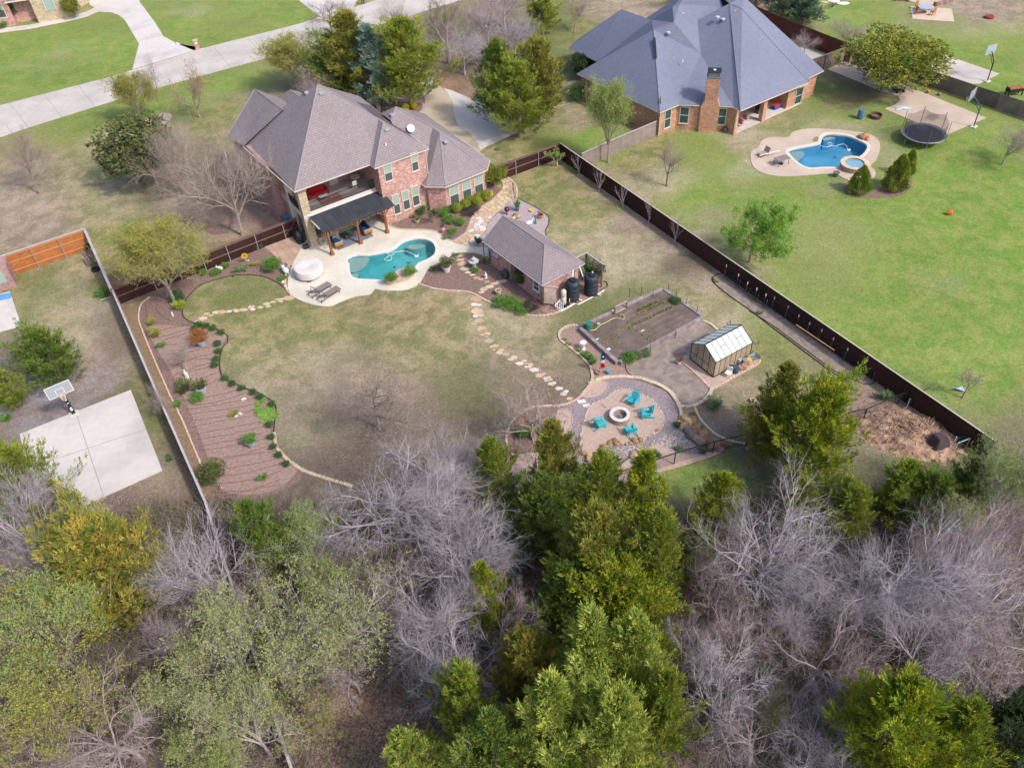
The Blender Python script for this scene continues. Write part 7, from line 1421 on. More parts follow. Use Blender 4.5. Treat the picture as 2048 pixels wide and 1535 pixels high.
t = thing('gazing_ball', 'dark red gazing ball on the gravel behind the pool-house roof', 'ornament', G(1014, 429)); MB().lathe([(.16, 0), (.08, .1), (.08, .35), (.14, .4)], 10).build('stand', m_rail, t); o = MB().blob((0, 0, .6), .26, 3, 0).build('ball', M('red mirror', (.25, .04, .07), None, 3, .1, metal=.7, fine=0), t, smooth=True)
def statue(name, c, label, cat, parts, mat=None, rz=0, z=0, sc=1):
    t = thing(name, label, cat, G(c[0], c[1], z), rz, sc=(sc, sc, sc))
    for nm, kind, *a in parts:
        (MB().blob(a[0], a[1], 2, .03, a[2] if len(a) > 2 else (1, 1, 1)) if kind == 'b' else MB().tube(a[0], a[1], 6)).build(nm, mat or m_white, t, smooth=True)
    return t
fig = lambda h: [('body', 'b', (0, 0, .38 * h), .17 * h, (1, .8, 2.0)), ('head', 'b', (0, 0, .86 * h), .10 * h), ('base', 'b', (0, 0, .04 * h), .2 * h, (1, 1, .3)), ('arm', 't', [(.12 * h, 0, .6 * h), (.2 * h, .05, .4 * h)], .04 * h), ('arm', 't', [(-.12 * h, 0, .6 * h), (-.2 * h, .05, .4 * h)], .04 * h)]
statue('statue', (374, 754), 'white garden statue standing in the left mulch bed', 'statue', fig(.85)); statue('statue', (346, 631), 'small white statue near the foot of the corner tree', 'statue', fig(.45), rz=1); statue('statue', (972, 556), 'slim white statue against the pool-house wall', 'statue', fig(.7)); statue('statue', (896, 422), 'small white figurine against the brick bay beside clipped balls', 'statue', fig(.6)); statue('statue', (904, 527), 'white ornament behind the large white planter', 'statue', fig(.5))
quad = [('body', 'b', (0, 0, .30), .24, (1.5, .9, .9)), ('head', 'b', (.36, 0, .42), .13), ('leg', 't', [(.2, .1, 0), (.2, .1, .2)], .05), ('leg', 't', [(.2, -.1, 0), (.2, -.1, .2)], .05), ('leg', 't', [(-.2, .1, 0), (-.2, .1, .2)], .05), ('leg', 't', [(-.2, -.1, 0), (-.2, -.1, .2)], .05), ('ear', 't', [(.36, .06, .5), (.38, .1, .62)], .03), ('ear', 't', [(.36, -.06, .5), (.38, -.1, .62)], .03)]
statue('pig_ornament', (573, 547), 'pale blue-white pig ornament beside the pool deck rim', 'ornament', quad, M('pale blue white', (.60, .66, .72), None, 3), 2.2, sc=1.25); statue('rabbit_ornament', (441, 540), 'white rabbit ornament among green mounds in the back bed', 'ornament', quad, None, 3, sc=.8)
statue('goose_ornament', (1058, 450), 'white goose ornament on the lavender gravel', 'ornament', [('body', 'b', (0, 0, .28), .24, (1.7, .9, .8)), ('head', 'b', (.5, 0, .62), .08), ('neck', 't', [(.3, 0, .34), (.42, 0, .6)], .05)], None, .4)
statue('bird_ornament', (1071, 447), 'teal green hand-pump ornament on the lavender gravel', 'ornament', [('body', 't', [(0, 0, 0), (0, 0, .9)], .07), ('spout', 't', [(0, 0, .7), (.2, 0, .68)], .04), ('handle', 't', [(0, 0, .88), (-.25, 0, .6)], .03), ('base', 'b', (0, 0, .05), .15, (1, 1, .5))], M('teal green', (.01, .25, .20), None, 3, .5))
m_pk = M('flamingo pink', (.80, .25, .38), None, 3, .5); flam = [('body', 'b', (0, 0, .55), .17, (1.5, .8, .9)), ('neck', 't', [(.2, 0, .6), (.32, 0, .85), (.42, 0, .8)], .035), ('leg', 't', [(0, .04, 0), (0, .04, .5)], .012), ('leg', 't', [(0, -.04, 0), (0, -.04, .5)], .012)]
statue('flamingo', (888, 468), 'pink flamingo ornament near the point of the house bed', 'ornament', flam, m_pk, 1); statue('flamingo', (1042, 858), 'coral pink flamingo ornament in the flower bed by the fire pit', 'ornament', flam, M('coral', (.80, .20, .18), None, 3, .5), .5, sc=1.5)
statue('gnome', (984, 392), 'little yellow and blue gnome beside the clipped balls', 'ornament', [('body', 'b', (0, 0, .2), .15, (1, 1, 1.4)), ('hat', 't', [(0, 0, .4), (0, 0, .75)], [.12, .01])], m_yel); 
t = thing('sunflower_stake', 'yellow sunflower garden stake in the back bed', 'ornament', G(494, 527), .3); MB().tube([(0, 0, 0), (0, 0, .75)], .015, 5).build('stem', m_white, t); m = MB(); 
for i in range(10): a = 2 * pi * i / 10; m.cb((cos(a) * .2, -.02, .9 + sin(a) * .2), (.17, .02, .13), 0, ry=-a)
m.build('petals', m_yel, t); MB().blob((0, -.04, .9), .10, 2, 0, (1, .4, 1)).build('flower_center', m_lat, t); MB().cb((.2, 0, .3), (.2, .02, .08), .5).build('leaf', m_white, t)
tag(MB().lathe([(.10, 0), (.2, .02), (.2, .08), (.08, .08), (.08, .02)], 14).build('ring_ornament', m_white, loc=G(568, 564)), 'white ring ornament at the tip of the back bed', 'ornament')
rocks([(571, 573, .9, m_lime2), (574, 578, .6, m_lime2)], 'rock_pair', 'pair of pale rocks wedged between bed and pool deck', base=.5)
for i, (x, y, l) in enumerate(((488, 799, 'white marker brick near the curved bed edge'), (473, 832, 'left one of two pale bricks in the mulch bed'), (481, 828, 'right one of two pale bricks in the mulch bed'))): tag(MB().cb((0, 0, .06), (.34, .2, .1), .5 + i).build('brick', m_flagw, loc=G(x, y)), l, 'brick')
# Texas flag on its pole
p = G(1200, 748); t = thing('flag', 'drooping red, white and blue flag with one star on a slim pole', 'flag', p, .2); MB().tube([(0, 0, 0), (0, 0, 2.3)], .022, 6).build('pole', m_steel, t)
def cloth(z0, z1, mat, x0=0, x1=.34):
    m = MB(); n = 8; m.add([(x0 + (x1 - x0) * i / n, .05 * sin(i * 1.9 + k), z1 - (z1 - z0) * k / 3 - .05 * i / n) for k in range(4) for i in range(n + 1)], [(k * 9 + i, k * 9 + i + 1, (k + 1) * 9 + i + 1, (k + 1) * 9 + i) for k in range(3) for i in range(n)]); return m.build('cloth', mat, t)
cloth(1.5, 2.2, M('flag blue', (.02, .05, .22), None, 3)); cloth(1.15, 1.5, m_white, .05); cloth(.65, 1.15, M('flag red', (.60, .01, .04), None, 3))
m = MB(); P5 = [(.17 + (.11 if i % 2 == 0 else .045) * sin(pi * i / 5), 1.86 + (.11 if i % 2 == 0 else .045) * cos(pi * i / 5)) for i in range(10)]; m.add([(x, -.075, z) for x, z in P5] + [(.17, -.075, 1.86)], [(10, (i + 1) % 10, i) for i in range(10)]); m.build('star', m_white, t)
tag(MB().lathe([(.12, 0), (.16, .3), (.16, .34), (0, .34)], 12).build('bucket', M('sky blue', (.05, .38, .60), None, 3, .5), loc=G(1216, 747)), 'sky blue can on the mulch near the limestone ring', 'bucket')
# barrels and clutter beside the greenhouse and the raised bed
def barrel(name, c, r, h, mat, label, cat='barrel', lie=False):
    o = MB().lathe([(r * .9, 0), (r, h * .1), (r * 1.04, h * .5), (r, h * .9), (r * .9, h), (0, h)], 14).build(name, mat, loc=G(*c, .05)); tag(o, label, cat); return o
m_blu = M('dark blue plastic', (.05, .09, .17), None, 3, .4)
for a in (('barrel', (1470, 744), .26, .55, m_blu, 'blue-grey barrel beside the greenhouse, next to the white chair'), ('pot', (1481, 738), .22, .35, m_terr, 'brown clay pot between barrels by the greenhouse'), ('barrel', (1488, 730), .22, .6, M('mauve bin', (.30, .25, .26), None, 3), 'mauve-grey bin leaning at the greenhouse wall'), ('pot', (1496, 727), .26, .5, M('ochre pot', (.60, .38, .14), None, 3, .7), 'round ochre pot beside the greenhouse'),
          ('pot', (1487, 737), .24, .42, M('brown urn', (.34, .24, .16), None, 3, .7), 'brown urn in front of the ochre pot'), ('barrel', (1479, 727), .2, .5, m_bluep, 'pale blue-green jug against the greenhouse wall'), ('barrel', (1462, 738), .28, .3, m_black, 'black tub at the greenhouse corner'), ('pot', (1504, 711), .32, .28, M('dark basket', (.20, .14, .13), None, 3), 'dark round basket at the far end of greenhouse slab'),
          ('barrel', (1177, 660), .3, .8, M('green bin', (.04, .20, .17), None, 3, .5), 'dark green bin at the corner of the raised bed'), ('bucket', (1197, 652), .16, .3, m_bluep, 'pale bucket behind the raised bed'), ('bucket', (1191, 655), .14, .25, M('maroon', (.2, .05, .07), None, 3), 'maroon pot behind the raised bed'), ('bucket', (1209, 645), .14, .2, m_white, 'white tub behind the raised bed near the gate frame')): barrel(*a)
t = thing('lawn_chair', 'white plastic stacking chair at the front of the greenhouse clutter', 'chair', G(1456, 752, .05), -.6); MB().cb((0, 0, .38), (.45, .45, .04)).build('seat', m_white, t); MB().cb((0, .2, .6), (.45, .04, .45)).build('backrest', m_white, t); [MB().box(x - .02, x + .02, y - .02, y + .02, 0, .38).build('leg', m_white, t) for x in (-.2, .2) for y in (-.2, .2)]
tag(MB().lathe([(.14, 0), (.16, .1), (.16, .4), (.06, .5), (.06, .56), (0, .56)], 12).build('jug', m_white, loc=G(1462, 744, .05)), 'white jug standing behind the white plastic chair', 'jug')
t = thing('wheelbarrow', 'grey-green wheelbarrow tipped at the end of the greenhouse slab', 'wheelbarrow', G(1506, 721, .05), .5); o = MB(); o.add([(-.4, -.3, .5), (.45, -.3, .5), (.45, .3, .5), (-.4, .3, .5), (-.2, -.18, .2), (.25, -.18, .2), (.25, .18, .2), (-.2, .18, .2)], [(4, 5, 6, 7), (0, 1, 5, 4), (1, 2, 6, 5), (2, 3, 7, 6), (3, 0, 4, 7)]); o.build('tray', M('grey green', (.24, .32, .32), None, 3, .5), t); wheel(t, .18, .08, (.5, 0, .18), m_black, n=12); MB().beam((-.9, -.25, .5), (.5, -.1, .2), .04).beam((-.9, .25, .5), (.5, .1, .2), .04).build('handle', m_wood, t)
# ------------------------------------------------------------------ wire fences, stakes
m_net = Mthin('wire mesh', (.03, .03, .03), (1, 1, 1), .80, .6); m_gnet = Mthin('green net', (.01, .09, .08), (.6, .8, .75), .35, .8); m_dnet = Mthin('dark net', (.02, .02, .025), (1, 1, 1), .62, .8)
def wire(name, pts, h, label, step=1.8, post=None, r=.03, net=None, rail=True):
    P = [G(a, b) for a, b in pts]; t = thing(name, label, 'fence', P[0]); src = None
    for i in range(len(P) - 1):
        a, b = P[i] - P[0], P[i + 1] - P[0]; L = (b - a).length; n = max(1, round(L / step)); d = (b - a) / n
        for k in range(n + (i == len(P) - 2)):
            q = a + d * k; src_ = MB().box(-r, r, -r, r, 0, h).build('post', post or m_black, t, loc=q) if src is None else share('post', src, t, q); src = src or src_
        MB().add([a + Vector((0, 0, .05)), b + Vector((0, 0, .05)), b + Vector((0, 0, h - .05)), a + Vector((0, 0, h - .05))], [(0, 1, 2, 3)]).build('mesh', net or m_net, t)
        if rail: MB().beam(a + Vector((0, 0, h)), b + Vector((0, 0, h)), .05).build('rail', post or m_black, t)
    return t
wire('wire_fence', [(1235, 967), (1348, 928), (1425, 905), (1492, 890)], 1.2, 'black wire fence between granite strip and the grass slope', 3.6)
wire('wire_fence', [(1690, 845), (1727, 838), (1795, 808), (1812, 806)], 1.1, 'black wire fence on the upper side of the mulch pile', 2.2)
wire('garden_netting', [(1447, 556), (1478, 577), (1497, 593), (1514, 605), (1531, 617), (1542, 619), (1569, 637), (1592, 655), (1612, 670), (1634, 684), (1658, 700), (1686, 721), (1720, 745), (1744, 762)], .95, 'low wire netting on stakes along the soil strip', 3, m_dgrey, .02, m_dnet, False)
for i, (x, y) in enumerate(((1449, 555), (1473, 573), (1491, 589), (1509, 601), (1527, 613), (1544, 619), (1571, 637), (1592, 655), (1613, 670), (1637, 684), (1660, 701), (1688, 722))):
    q = G(x, y); t = thing('stake', ['first', 'second', 'third', 'fourth', 'fifth', 'sixth', 'seventh', 'eighth', 'ninth', 'tenth', 'eleventh', 'last'][i] + ' white-capped stake along the soil strip, counted from the rounded end', 'stake', q, group='white-capped stakes along the soil strip'); MB().box(-.02, .02, -.02, .02, 0, 1.15).build('rod', m_dgrey, t); MB().box(-.03, .03, -.03, .03, 1.13, 1.36).build('cap', m_white, t)
o = MB().beam(G(1592, 649, 1.25), G(1668, 700, 1.25), .06).build('rail', M('orange rail', (.62, .26, .18), None, 3)); tag(o, 'faded orange pole lying across the stakes before the long fence', 'pole')
t = wire('green_net_fence', [(1813, 814), (1842, 803), (1865, 830), (1885, 845), (1903, 860), (1938, 885), (1905, 890)], .9, 'sagging dark green netting behind the mulch pile', 2, M('net post', (.55, .55, .58), None, 3), .03, m_gnet, False)
# mulch pile: a lumpy mound
m = MB(); c = G(1815, 866); nn = 40; R0 = 4.2; rg = random.Random(8)
def hgt(x, y):
    r_ = hypot(x / 3.6, y / 2.5); return max(0, .75 * (1 - r_ ** 2)) * (1 + .35 * sin(x * 1.7 + y) * cos(y * 2.1 - x)) + (.06 * sin(x * 7) * sin(y * 8) if r_ < 1 else 0) - .02
ax = frame((c.x, c.y), -28); vs = [W2L(ax, -5 + 10 * i / nn, -4 + 8 * j / nn, hgt(-5 + 10 * i / nn, -4 + 8 * j / nn) + rg.uniform(0, .05)) for j in range(nn + 1) for i in range(nn + 1)]
fs = [(j * (nn + 1) + i, j * (nn + 1) + i + 1, (j + 1) * (nn + 1) + i + 1, (j + 1) * (nn + 1) + i) for j in range(nn) for i in range(nn) if hypot((-5 + 10 * (i + .5) / nn) / 3.6, (-4 + 8 * (j + .5) / nn) / 2.5) < 1.05 + .08 * sin(i + j)]
m.add(vs, fs); o = m.build('mulch_pile', M('wood chips', (.46, .31, .22), (.27, .17, .12), 2.2, .95, 1, 12, fine=.3), smooth=False); tag(o, 'large spread pile of tan wood chips and yard debris near fence end', 'mulch pile', kind='stuff')
m = MB()
for i in range(420): 
    x, y = rg.gauss(0, 1.5), rg.gauss(0, 1.0); q = W2L(ax, x, y, hgt(x, y) + .08); m.beam(q, q + Vector((rg.uniform(-.5, .5), rg.uniform(-.5, .5), rg.uniform(-.02, .15))), .035)
tag(m.build('brush', M('debris', (.50, .36, .26), (.22, .13, .09), 9, .95)), 'broken twigs scattered over the wood chip pile', 'brush', kind='stuff')
t = thing('covered_bin', 'box draped with a dark purple-brown tarp at the edge of the mulch pile', 'bin', G(1872, 892), .35); o = MB(); o.add([(-.8, -.6, 0), (.75, -.65, 0), (.7, .6, 0), (-.8, .55, 0), (-.4, -.35, 1.15), (.35, -.35, 1.15), (.35, .3, 1.2), (-.4, .3, 1.2), (-.62, 0, 0), (0, -.72, 0)], [(0, 9, 4), (9, 5, 4), (9, 1, 5), (1, 2, 6, 5), (2, 3, 7, 6), (3, 0, 4, 7), (4, 5, 6, 7)]); bev(o.build('tarp', M('tarp', (.085, .065, .075), (.06, .045, .055), 3, .5, .6, 3), t), .05, 2)
t = thing('wire_screen', 'pale framed wire screen standing right of the tarp', 'screen', G(1906, 905), .35); m = MB(); [m.beam(a, b, .05) for a, b in (((0, 0, 0), (1.1, 0, 0)), ((0, 0, 1), (1.1, 0, 1)), ((0, 0, 0), (0, 0, 1)), ((1.1, 0, 0), (1.1, 0, 1)))]; m.build('frame', m_fcap, t); MB().box(.03, 1.07, -.004, .004, .03, .97).build('mesh', m_net, t)
o = MB(); [o.beam(G(1800 + i * 9, 797 - i * 3, .1), G(1840 + i * 7, 790 - i * 5, .35 + .1 * i), .03) for i in range(5)]; tag(o.build('brush', m_dgrey), 'grey sticks and wire heaped against the long dark fence', 'brush', kind='stuff')
# ------------------------------------------------------------------ basketball hoops, trampoline
m_rim = M('orange rim', (.75, .18, .06), None, 3, .4); m_bb = Mglass('backboard grey', (.34, .37, .42), .2); m_bbt = Mthin('clear backboard', (.5, .6, .66), (.9, .95, 1), .45, .1)
def hoop(base, face, label, polem, bbm, tilt=.9, H_=3.05, bw=1.5, padded=False, off=.9):
    q, r_ = G(*base), G(*face); rz = atan2(r_.y - q.y, r_.x - q.x) - pi / 2; t = thing('basketball_hoop', label, 'basketball hoop', (q.x, q.y, .05), rz)
    MB().tube([(0, 0, 0), (0, .05, 2.3), (0, off - .15, H_ + .25)], .065, 8).build('pole', polem, t); MB().beam((0, .02, 1.8), (0, off - .1, H_ - .1), .05).build('brace', polem, t)
    b = MB().box(-bw / 2, bw / 2, off - .02, off + .02, H_ - .15, H_ + .95).build('backboard', bbm, t)
    m = MB(); y = off + .025
    for x0, x1, z0, z1 in ((-bw / 2, bw / 2, H_ - .15, H_ - .10), (-bw / 2, bw / 2, H_ + .90, H_ + .95), (-bw / 2, -bw / 2 + .05, H_ - .1, H_ + .9), (bw / 2 - .05, bw / 2, H_ - .1, H_ + .9), (-.3, .3, H_ + .48, H_ + .52), (-.3, -.26, H_ + .05, H_ + .48), (.26, .3, H_ + .05, H_ + .48), (-.3, .3, H_ + .02, H_ + .05)): m.box(x0, x1, y, y + .006, z0, z1)
    m.build('backboard_lines', m_white, b); m = MB(); m.tube([(cos(a) * .23, off + .28 + sin(a) * .23, H_) for a in [2 * pi * i / 16 for i in range(17)]], .018, 5, cap=False); rm = m.build('rim', m_rim, t)
    m = MB(); 
    for i in range(10): a = 2 * pi * i / 10; m.tube([(cos(a) * .23, off + .28 + sin(a) * .23, H_), (cos(a + .3) * .15, off + .28 + sin(a + .3) * .15, H_ - .22), (cos(a) * .13, off + .28 + sin(a) * .13, H_ - .42)], .012, 3); m.tube([(cos(a) * .23, off + .28 + sin(a) * .23, H_), (cos(a - .3) * .15, off + .28 + sin(a - .3) * .15, H_ - .22)], .012, 3)
    m.build('net', m_white, rm)
    if padded: pd = bev(MB().box(-.13, .13, -.12, .12, .1, 1.9).build('pole_pad', m_black, t), .03); [MB().cb((0, .125, z), (.17, .01, hh), 0, ry=.5).build('pad_logo', m_white, pd) for z, hh in ((.75, .10), (.55, .16), (1.25, .06), (1.6, .07))]
    MB().box(-.35, .35, -.3, .3, -.05, .06).build('footing', m_conc, t); return t
hoop((149, 828), (185, 905), 'basketball hoop with clear-grey backboard and black padded pole above the left slab', m_black, m_bb, padded=True, H_=3.0, bw=1.8, off=1.0)
hoop((1974, 163), (1930, 142), 'basketball hoop with black pole beside the far slab at upper right', m_black, m_bbt, H_=3.0, off=.9)
hoop((1947, 254), (1915, 245), 'grey-blue basketball hoop beside the trampoline patio', m_blu, m_bbt, H_=2.9, off=1.2, bw=1.7)
tc_ = G(1848, 266, .9); t = thing('trampoline', 'large round black trampoline with netted enclosure on the bright lawn', 'trampoline', (tc_.x, tc_.y, 0), .3)
R_ = 2.25; MB().lathe([(0, .86), (R_ * .86, .88)], 36).build('mat', M('mat black', (.04, .045, .07), None, 3, .6), t); m = MB(); m.tube([(cos(a) * R_, sin(a) * R_, .9) for a in [2 * pi * i / 36 for i in range(37)]], .04, 6, cap=False); m.build('frame', m_steel, t)
MB().lathe([(R_ * .86, .885), (R_ * .99, .90)], 36).build('pad', M('spring pad', (.09, .10, .14), None, 3, .6), t); s_ = None
for i in range(60):
    a = 2 * pi * i / 60; s_ = (MB().beam((R_ * .87, 0, .90), (R_ * .99, 0, .915), .03).build('spring', m_steel, t) if s_ is None else (share('spring', s_, t, (0, 0, 0), a), s_)[1])
for i in range(6):
    a = 2 * pi * i / 6; MB().tube([(cos(a) * R_, sin(a) * R_, 0), (cos(a) * R_, sin(a) * R_, .9)], .025, 5).build('leg', m_steel, t); MB().tube([(cos(a) * (R_ + .04), sin(a) * (R_ + .04), .6), (cos(a) * (R_ + .04), sin(a) * (R_ + .04), 2.75)], .03, 5).build('pole', m_dgrey, t)
m = MB(); n = 48; vs = []
for k in range(2):
    for i in range(n): a = 2 * pi * i / n; f = abs(sin(a * 3)); vs.append((cos(a) * R_ * (.93), sin(a) * R_ * (.93), .92 if k == 0 else 2.6 - .38 * f))
m.add(vs, [(i, (i + 1) % n, n + (i + 1) % n, n + i) for i in range(n)]); m.build('net', Mthin('enclosure net', (.035, .03, .035), (1, .97, .96), .62, .8), t)
# ------------------------------------------------------------------ right neighbour's yard
barrel('trash_bin', (1720, 236), .35, 1.0, M('blue bin', (.10, .20, .32), None, 3, .5), 'blue plastic trash bin on the lawn beside the rusty fire ring', 'bin')
t = thing('fire_ring', 'rusty steel fire ring on the lawn beside the blue bin', 'fire ring', G(1751, 235)); MB().lathe([(.62, 0), (.66, .38), (.60, .38), (.56, .02)], 20).build('ring', M('rusty steel', (.16, .08, .06), (.10, .05, .04), 4, .7), t); MB().lathe([(.56, .1), (0, .14)], 14).build('ash', m_mulch, t)
tag(MB().lathe([(.6, 0), (.62, .25), (.5, .3), (0, .25)], 16).build('fire_ring', M('rust red', (.28, .06, .04), None, 3), loc=G(1978, 36)), 'small rust-red fire ring on the far lawn at upper right', 'fire ring')
o = MB(); o.add([(0, 0, .02), (.9, .2, .05), (1.6, 0, .02), (1.9, .5, .03), (1.1, .8, .08), (.2, .7, .03), (.8, .45, .16)], [(0, 1, 6), (1, 2, 6), (2, 3, 6), (3, 4, 6), (4, 5, 6), (5, 0, 6)]); tag(o.build('towel', M('towel', (.62, .66, .70), (.3, .45, .6), 2), loc=G(1792, 221, .05)), 'crumpled white and blue towel on the right patio', 'towel')
t = thing('utility_cart', 'small black cart parked at the patio under the oak', 'cart', G(1795, 183), .2); MB().box(-.6, .6, -.4, .4, .25, .5).build('body', m_black, t); m = MB(); [m.beam(a, b, .05) for a, b in (((-.55, -.38, .5), (-.55, -.38, 1.3)), ((.55, -.38, .5), (.55, -.38, 1.3)), ((-.55, .38, .5), (-.55, .38, 1.3)), ((.55, .38, .5), (.55, .38, 1.3)), ((-.55, -.38, 1.3), (.55, -.38, 1.3)), ((-.55, .38, 1.3), (.55, .38, 1.3)), ((-.55, -.38, 1.3), (-.55, .38, 1.3)), ((.55, -.38, 1.3), (.55, .38, 1.3)))]; m.build('frame', m_black, t)
for x in (-.4, .4): wheel(t, .2, .1, (x, -.42, .2), m_black, n=12); wheel(t, .2, .1, (x, .36, .2), m_black, n=12)
MB().box(-.3, .3, -.2, .2, .5, .62).build('seat', m_white, t)
t = thing('rocking_horse', 'orange wooden play rocker near the grey-brown picket fence', 'toy', G(1850, 172), 1); MB().blob((0, 0, .6), .25, 2, .05, (1.6, .7, .8)).build('body', m_teak, t); [MB().tube([(x, y, 0), (x * .8, y, .5)], .04, 5).build('leg', m_teak, t) for x in (-.3, .3) for y in (-.12, .12)]; MB().tube([(.3, 0, .7), (.5, 0, 1.05)], [.09, .07], 6).build('neck', m_rim, t)
tag(MB().blob((0, 0, .18), .22, 2, .1).build('ball', m_brownst, loc=G(1878, 191)), 'dark brown ball on the grass near the picket fence', 'ball'); tag(MB().blob((0, 0, .18), .2, 2, .05).build('toy', m_terr, loc=G(1856, 186)), 'small terracotta toy at the patio edge', 'toy')
tag(MB().cb((0, 0, .4), (.5, .05, .6), .6, rx=-.6).build('board', M('pale teal board', (.35, .55, .55), None, 3), loc=G(1857, 167)), 'pale teal board leaning by the picket fence', 'board')
t = thing('log_grill', 'dark barbecue with firewood stacked on top behind the picket fence', 'grill', G(2026, 190), .1); MB().box(-.9, .9, -.4, .4, .5, .85).build('body', m_black, t); [MB().box(x - .05, x + .05, y - .05, y + .05, 0, .5).build('leg', m_black, t) for x in (-.8, .8) for y in (-.3, .3)]
m = MB(); [m.tube([(-.8 + .16 * i, -.4, .95), (-.8 + .16 * i, .4, .95 + .02 * (i % 2))], .08, 6) for i in range(11)]; m.build('firewood', M('firewood', (.38, .15, .07), (.5, .3, .16), 4), t)
barrel('bucket', (1894, 428), .22, .4, M('orange plastic', (.85, .16, .04), None, 3, .4), 'bright orange bucket lying on the green lawn', 'bucket').rotation_euler = (1.4, 0, 1.2); bpy.context.view_layer.update()
for o in [o for o in S.objects if o.get('label', '').startswith('bright orange bucket')]: o.location.z = .24
o = MB(); o.add([(0, 0, .03), (.9, .1, .1), (1.0, -.5, .05), (.2, -.3, .3), (-.3, -.2, .05)], [(0, 1, 3), (1, 2, 3), (0, 3, 4)]); tag(o.build('plastic_sheet', m_bluep, loc=G(1900, 777)), 'crumpled pale sheet on the bright lawn near the fence end', 'sheet')
for i, (x, y, l) in enumerate(((1664, 2, 'white disc on the far lawn, leftmost of three'), (1670, 4, 'white disc on the far lawn beside the leftmost'), (1686, 8, 'larger white object on the far lawn below the two discs'))): tag(MB().lathe([(.5, 0), (.55, .1), (.3, .2), (0, .22)], 10, sx=1.2 + .4 * (i == 2)).build('lawn_disc', m_white, loc=G(x, y)), l, 'ornament')
t = thing('patio_set', 'glass table with wooden chairs on the far square patio', 'table', G(1849, 24, .05)); MB().lathe([(0, .7), (1.0, .7), (1.0, .74), (0, .74)], 18).build('tabletop', m_bluep, t); MB().lathe([(.3, 0), (.05, .05), (.05, .7)], 8).build('leg', m_teak, t)
for i in range(4):
    a = i * pi / 2 + .4; c_ = thing('patio_chair', ('left', 'near', 'right', 'far')[(i + 3) % 4] + ' wooden chair at the glass table on far patio', 'chair', t.location + Vector((cos(a) * 1.35, sin(a) * 1.35, 0)), a - pi / 2); MB().cb((0, 0, .44), (.5, .5, .05)).build('seat', m_teak, c_); MB().cb((0, .24, .75), (.5, .05, .5)).build('backrest', m_teak, c_); [MB().box(x - .03, x + .03, y - .03, y + .03, 0, .44).build('leg', m_teak, c_) for x in (-.22, .22) for y in (-.22, .22)]
edging([(1770, -3), (1790, 1), (1810, 2), (1820, 4)], .6, .4, .4, m_brownst, 'low dark stone wall at the top edge, left of the far steps', name='garden_wall'); edging([(1874, 11), (1890, 6), (1903, 3)], .6, .4, .4, m_brownst, 'low dark stone wall at the top edge, right of the far steps', name='garden_wall')
sheet('terrace', [(1820, 3), (1846, 11), (1874, 10), (1905, 2), (1905, -20), (1800, -20)], .04, m_pink, 0)
# second pool's furniture, spa and rock slide
p = G(1707, 336); t = thing('spa', 'raised round stone spa joined to the second pool', 'spa', p); MB().lathe([(1.35, 0), (1.35, .5), (1.4, .5), (1.4, .58), (.95, .58), (.95, .4), (0, .4)], 26).build('wall', M('spa stone', (.42, .31, .23), (.34, .25, .19), 4, .9, .6, 8), t); MB().lathe([(.93, .50), (0, .50)], 24).build('water', M('spa water', (.22, .42, .55), None, 1, .3), t); MB().lathe([(.96, .585), (1.41, .585), (1.41, .62), (.96, .62)], 26).build('coping', m_lime, t)
rocks([(1722, 277, 1.2, m_rust), (1729, 276, 1.3, m_terr), (1735, 280, 1, m_terr), (1726, 273, .9, m_rust)], 'rock_waterfall', 'rust red rock waterfall at the corner of the second pool', base=.8)
def dark_table(c, label, w_=1.0): t = thing('patio_table', label, 'table', G(*c, .06), .4); MB().box(-w_ / 2, w_ / 2, -.45, .45, .66, .70).build('tabletop', M('mesh top', (.26, .22, .22), None, 8), t); [MB().beam((x, y, .66), (x * 1.1, y * 1.1, 0), .04).build('leg', m_lf, t) for x in (-w_ * .4, w_ * .4) for y in (-.35, .35)]; MB().lathe([(.22, 0), (.24, .06), (.04, .1), (.03, .66)], 12).build('base', m_black, t)
dark_table((1562, 328), 'square mesh-topped table on the second pool deck', 1.5)
t = thing('patio_chair', 'low mesh lounge chair on the left lobe of the second pool deck', 'chair', G(1526, 311, .06), .5); MB().cb((0, 0, .3), (1.0, .7, .04)).build('seat', M('tan mesh', (.40, .32, .28), None, 8), t); MB().cb((.5, 0, .55), (.05, .7, .6), ry=.4).build('backrest', M('tan mesh', (1, 1, 1)), t); [MB().box(x - .02, x + .02, y - .02, y + .02, 0, .3).build('leg', m_lf, t) for x in (-.45, .4) for y in (-.3, .3)]
tag(MB().beam(G(1519, 311, .5), G(1560, 301, .55), .06).build('pole', m_white), 'white pole lying over the lounge chair by the second pool', 'pole')
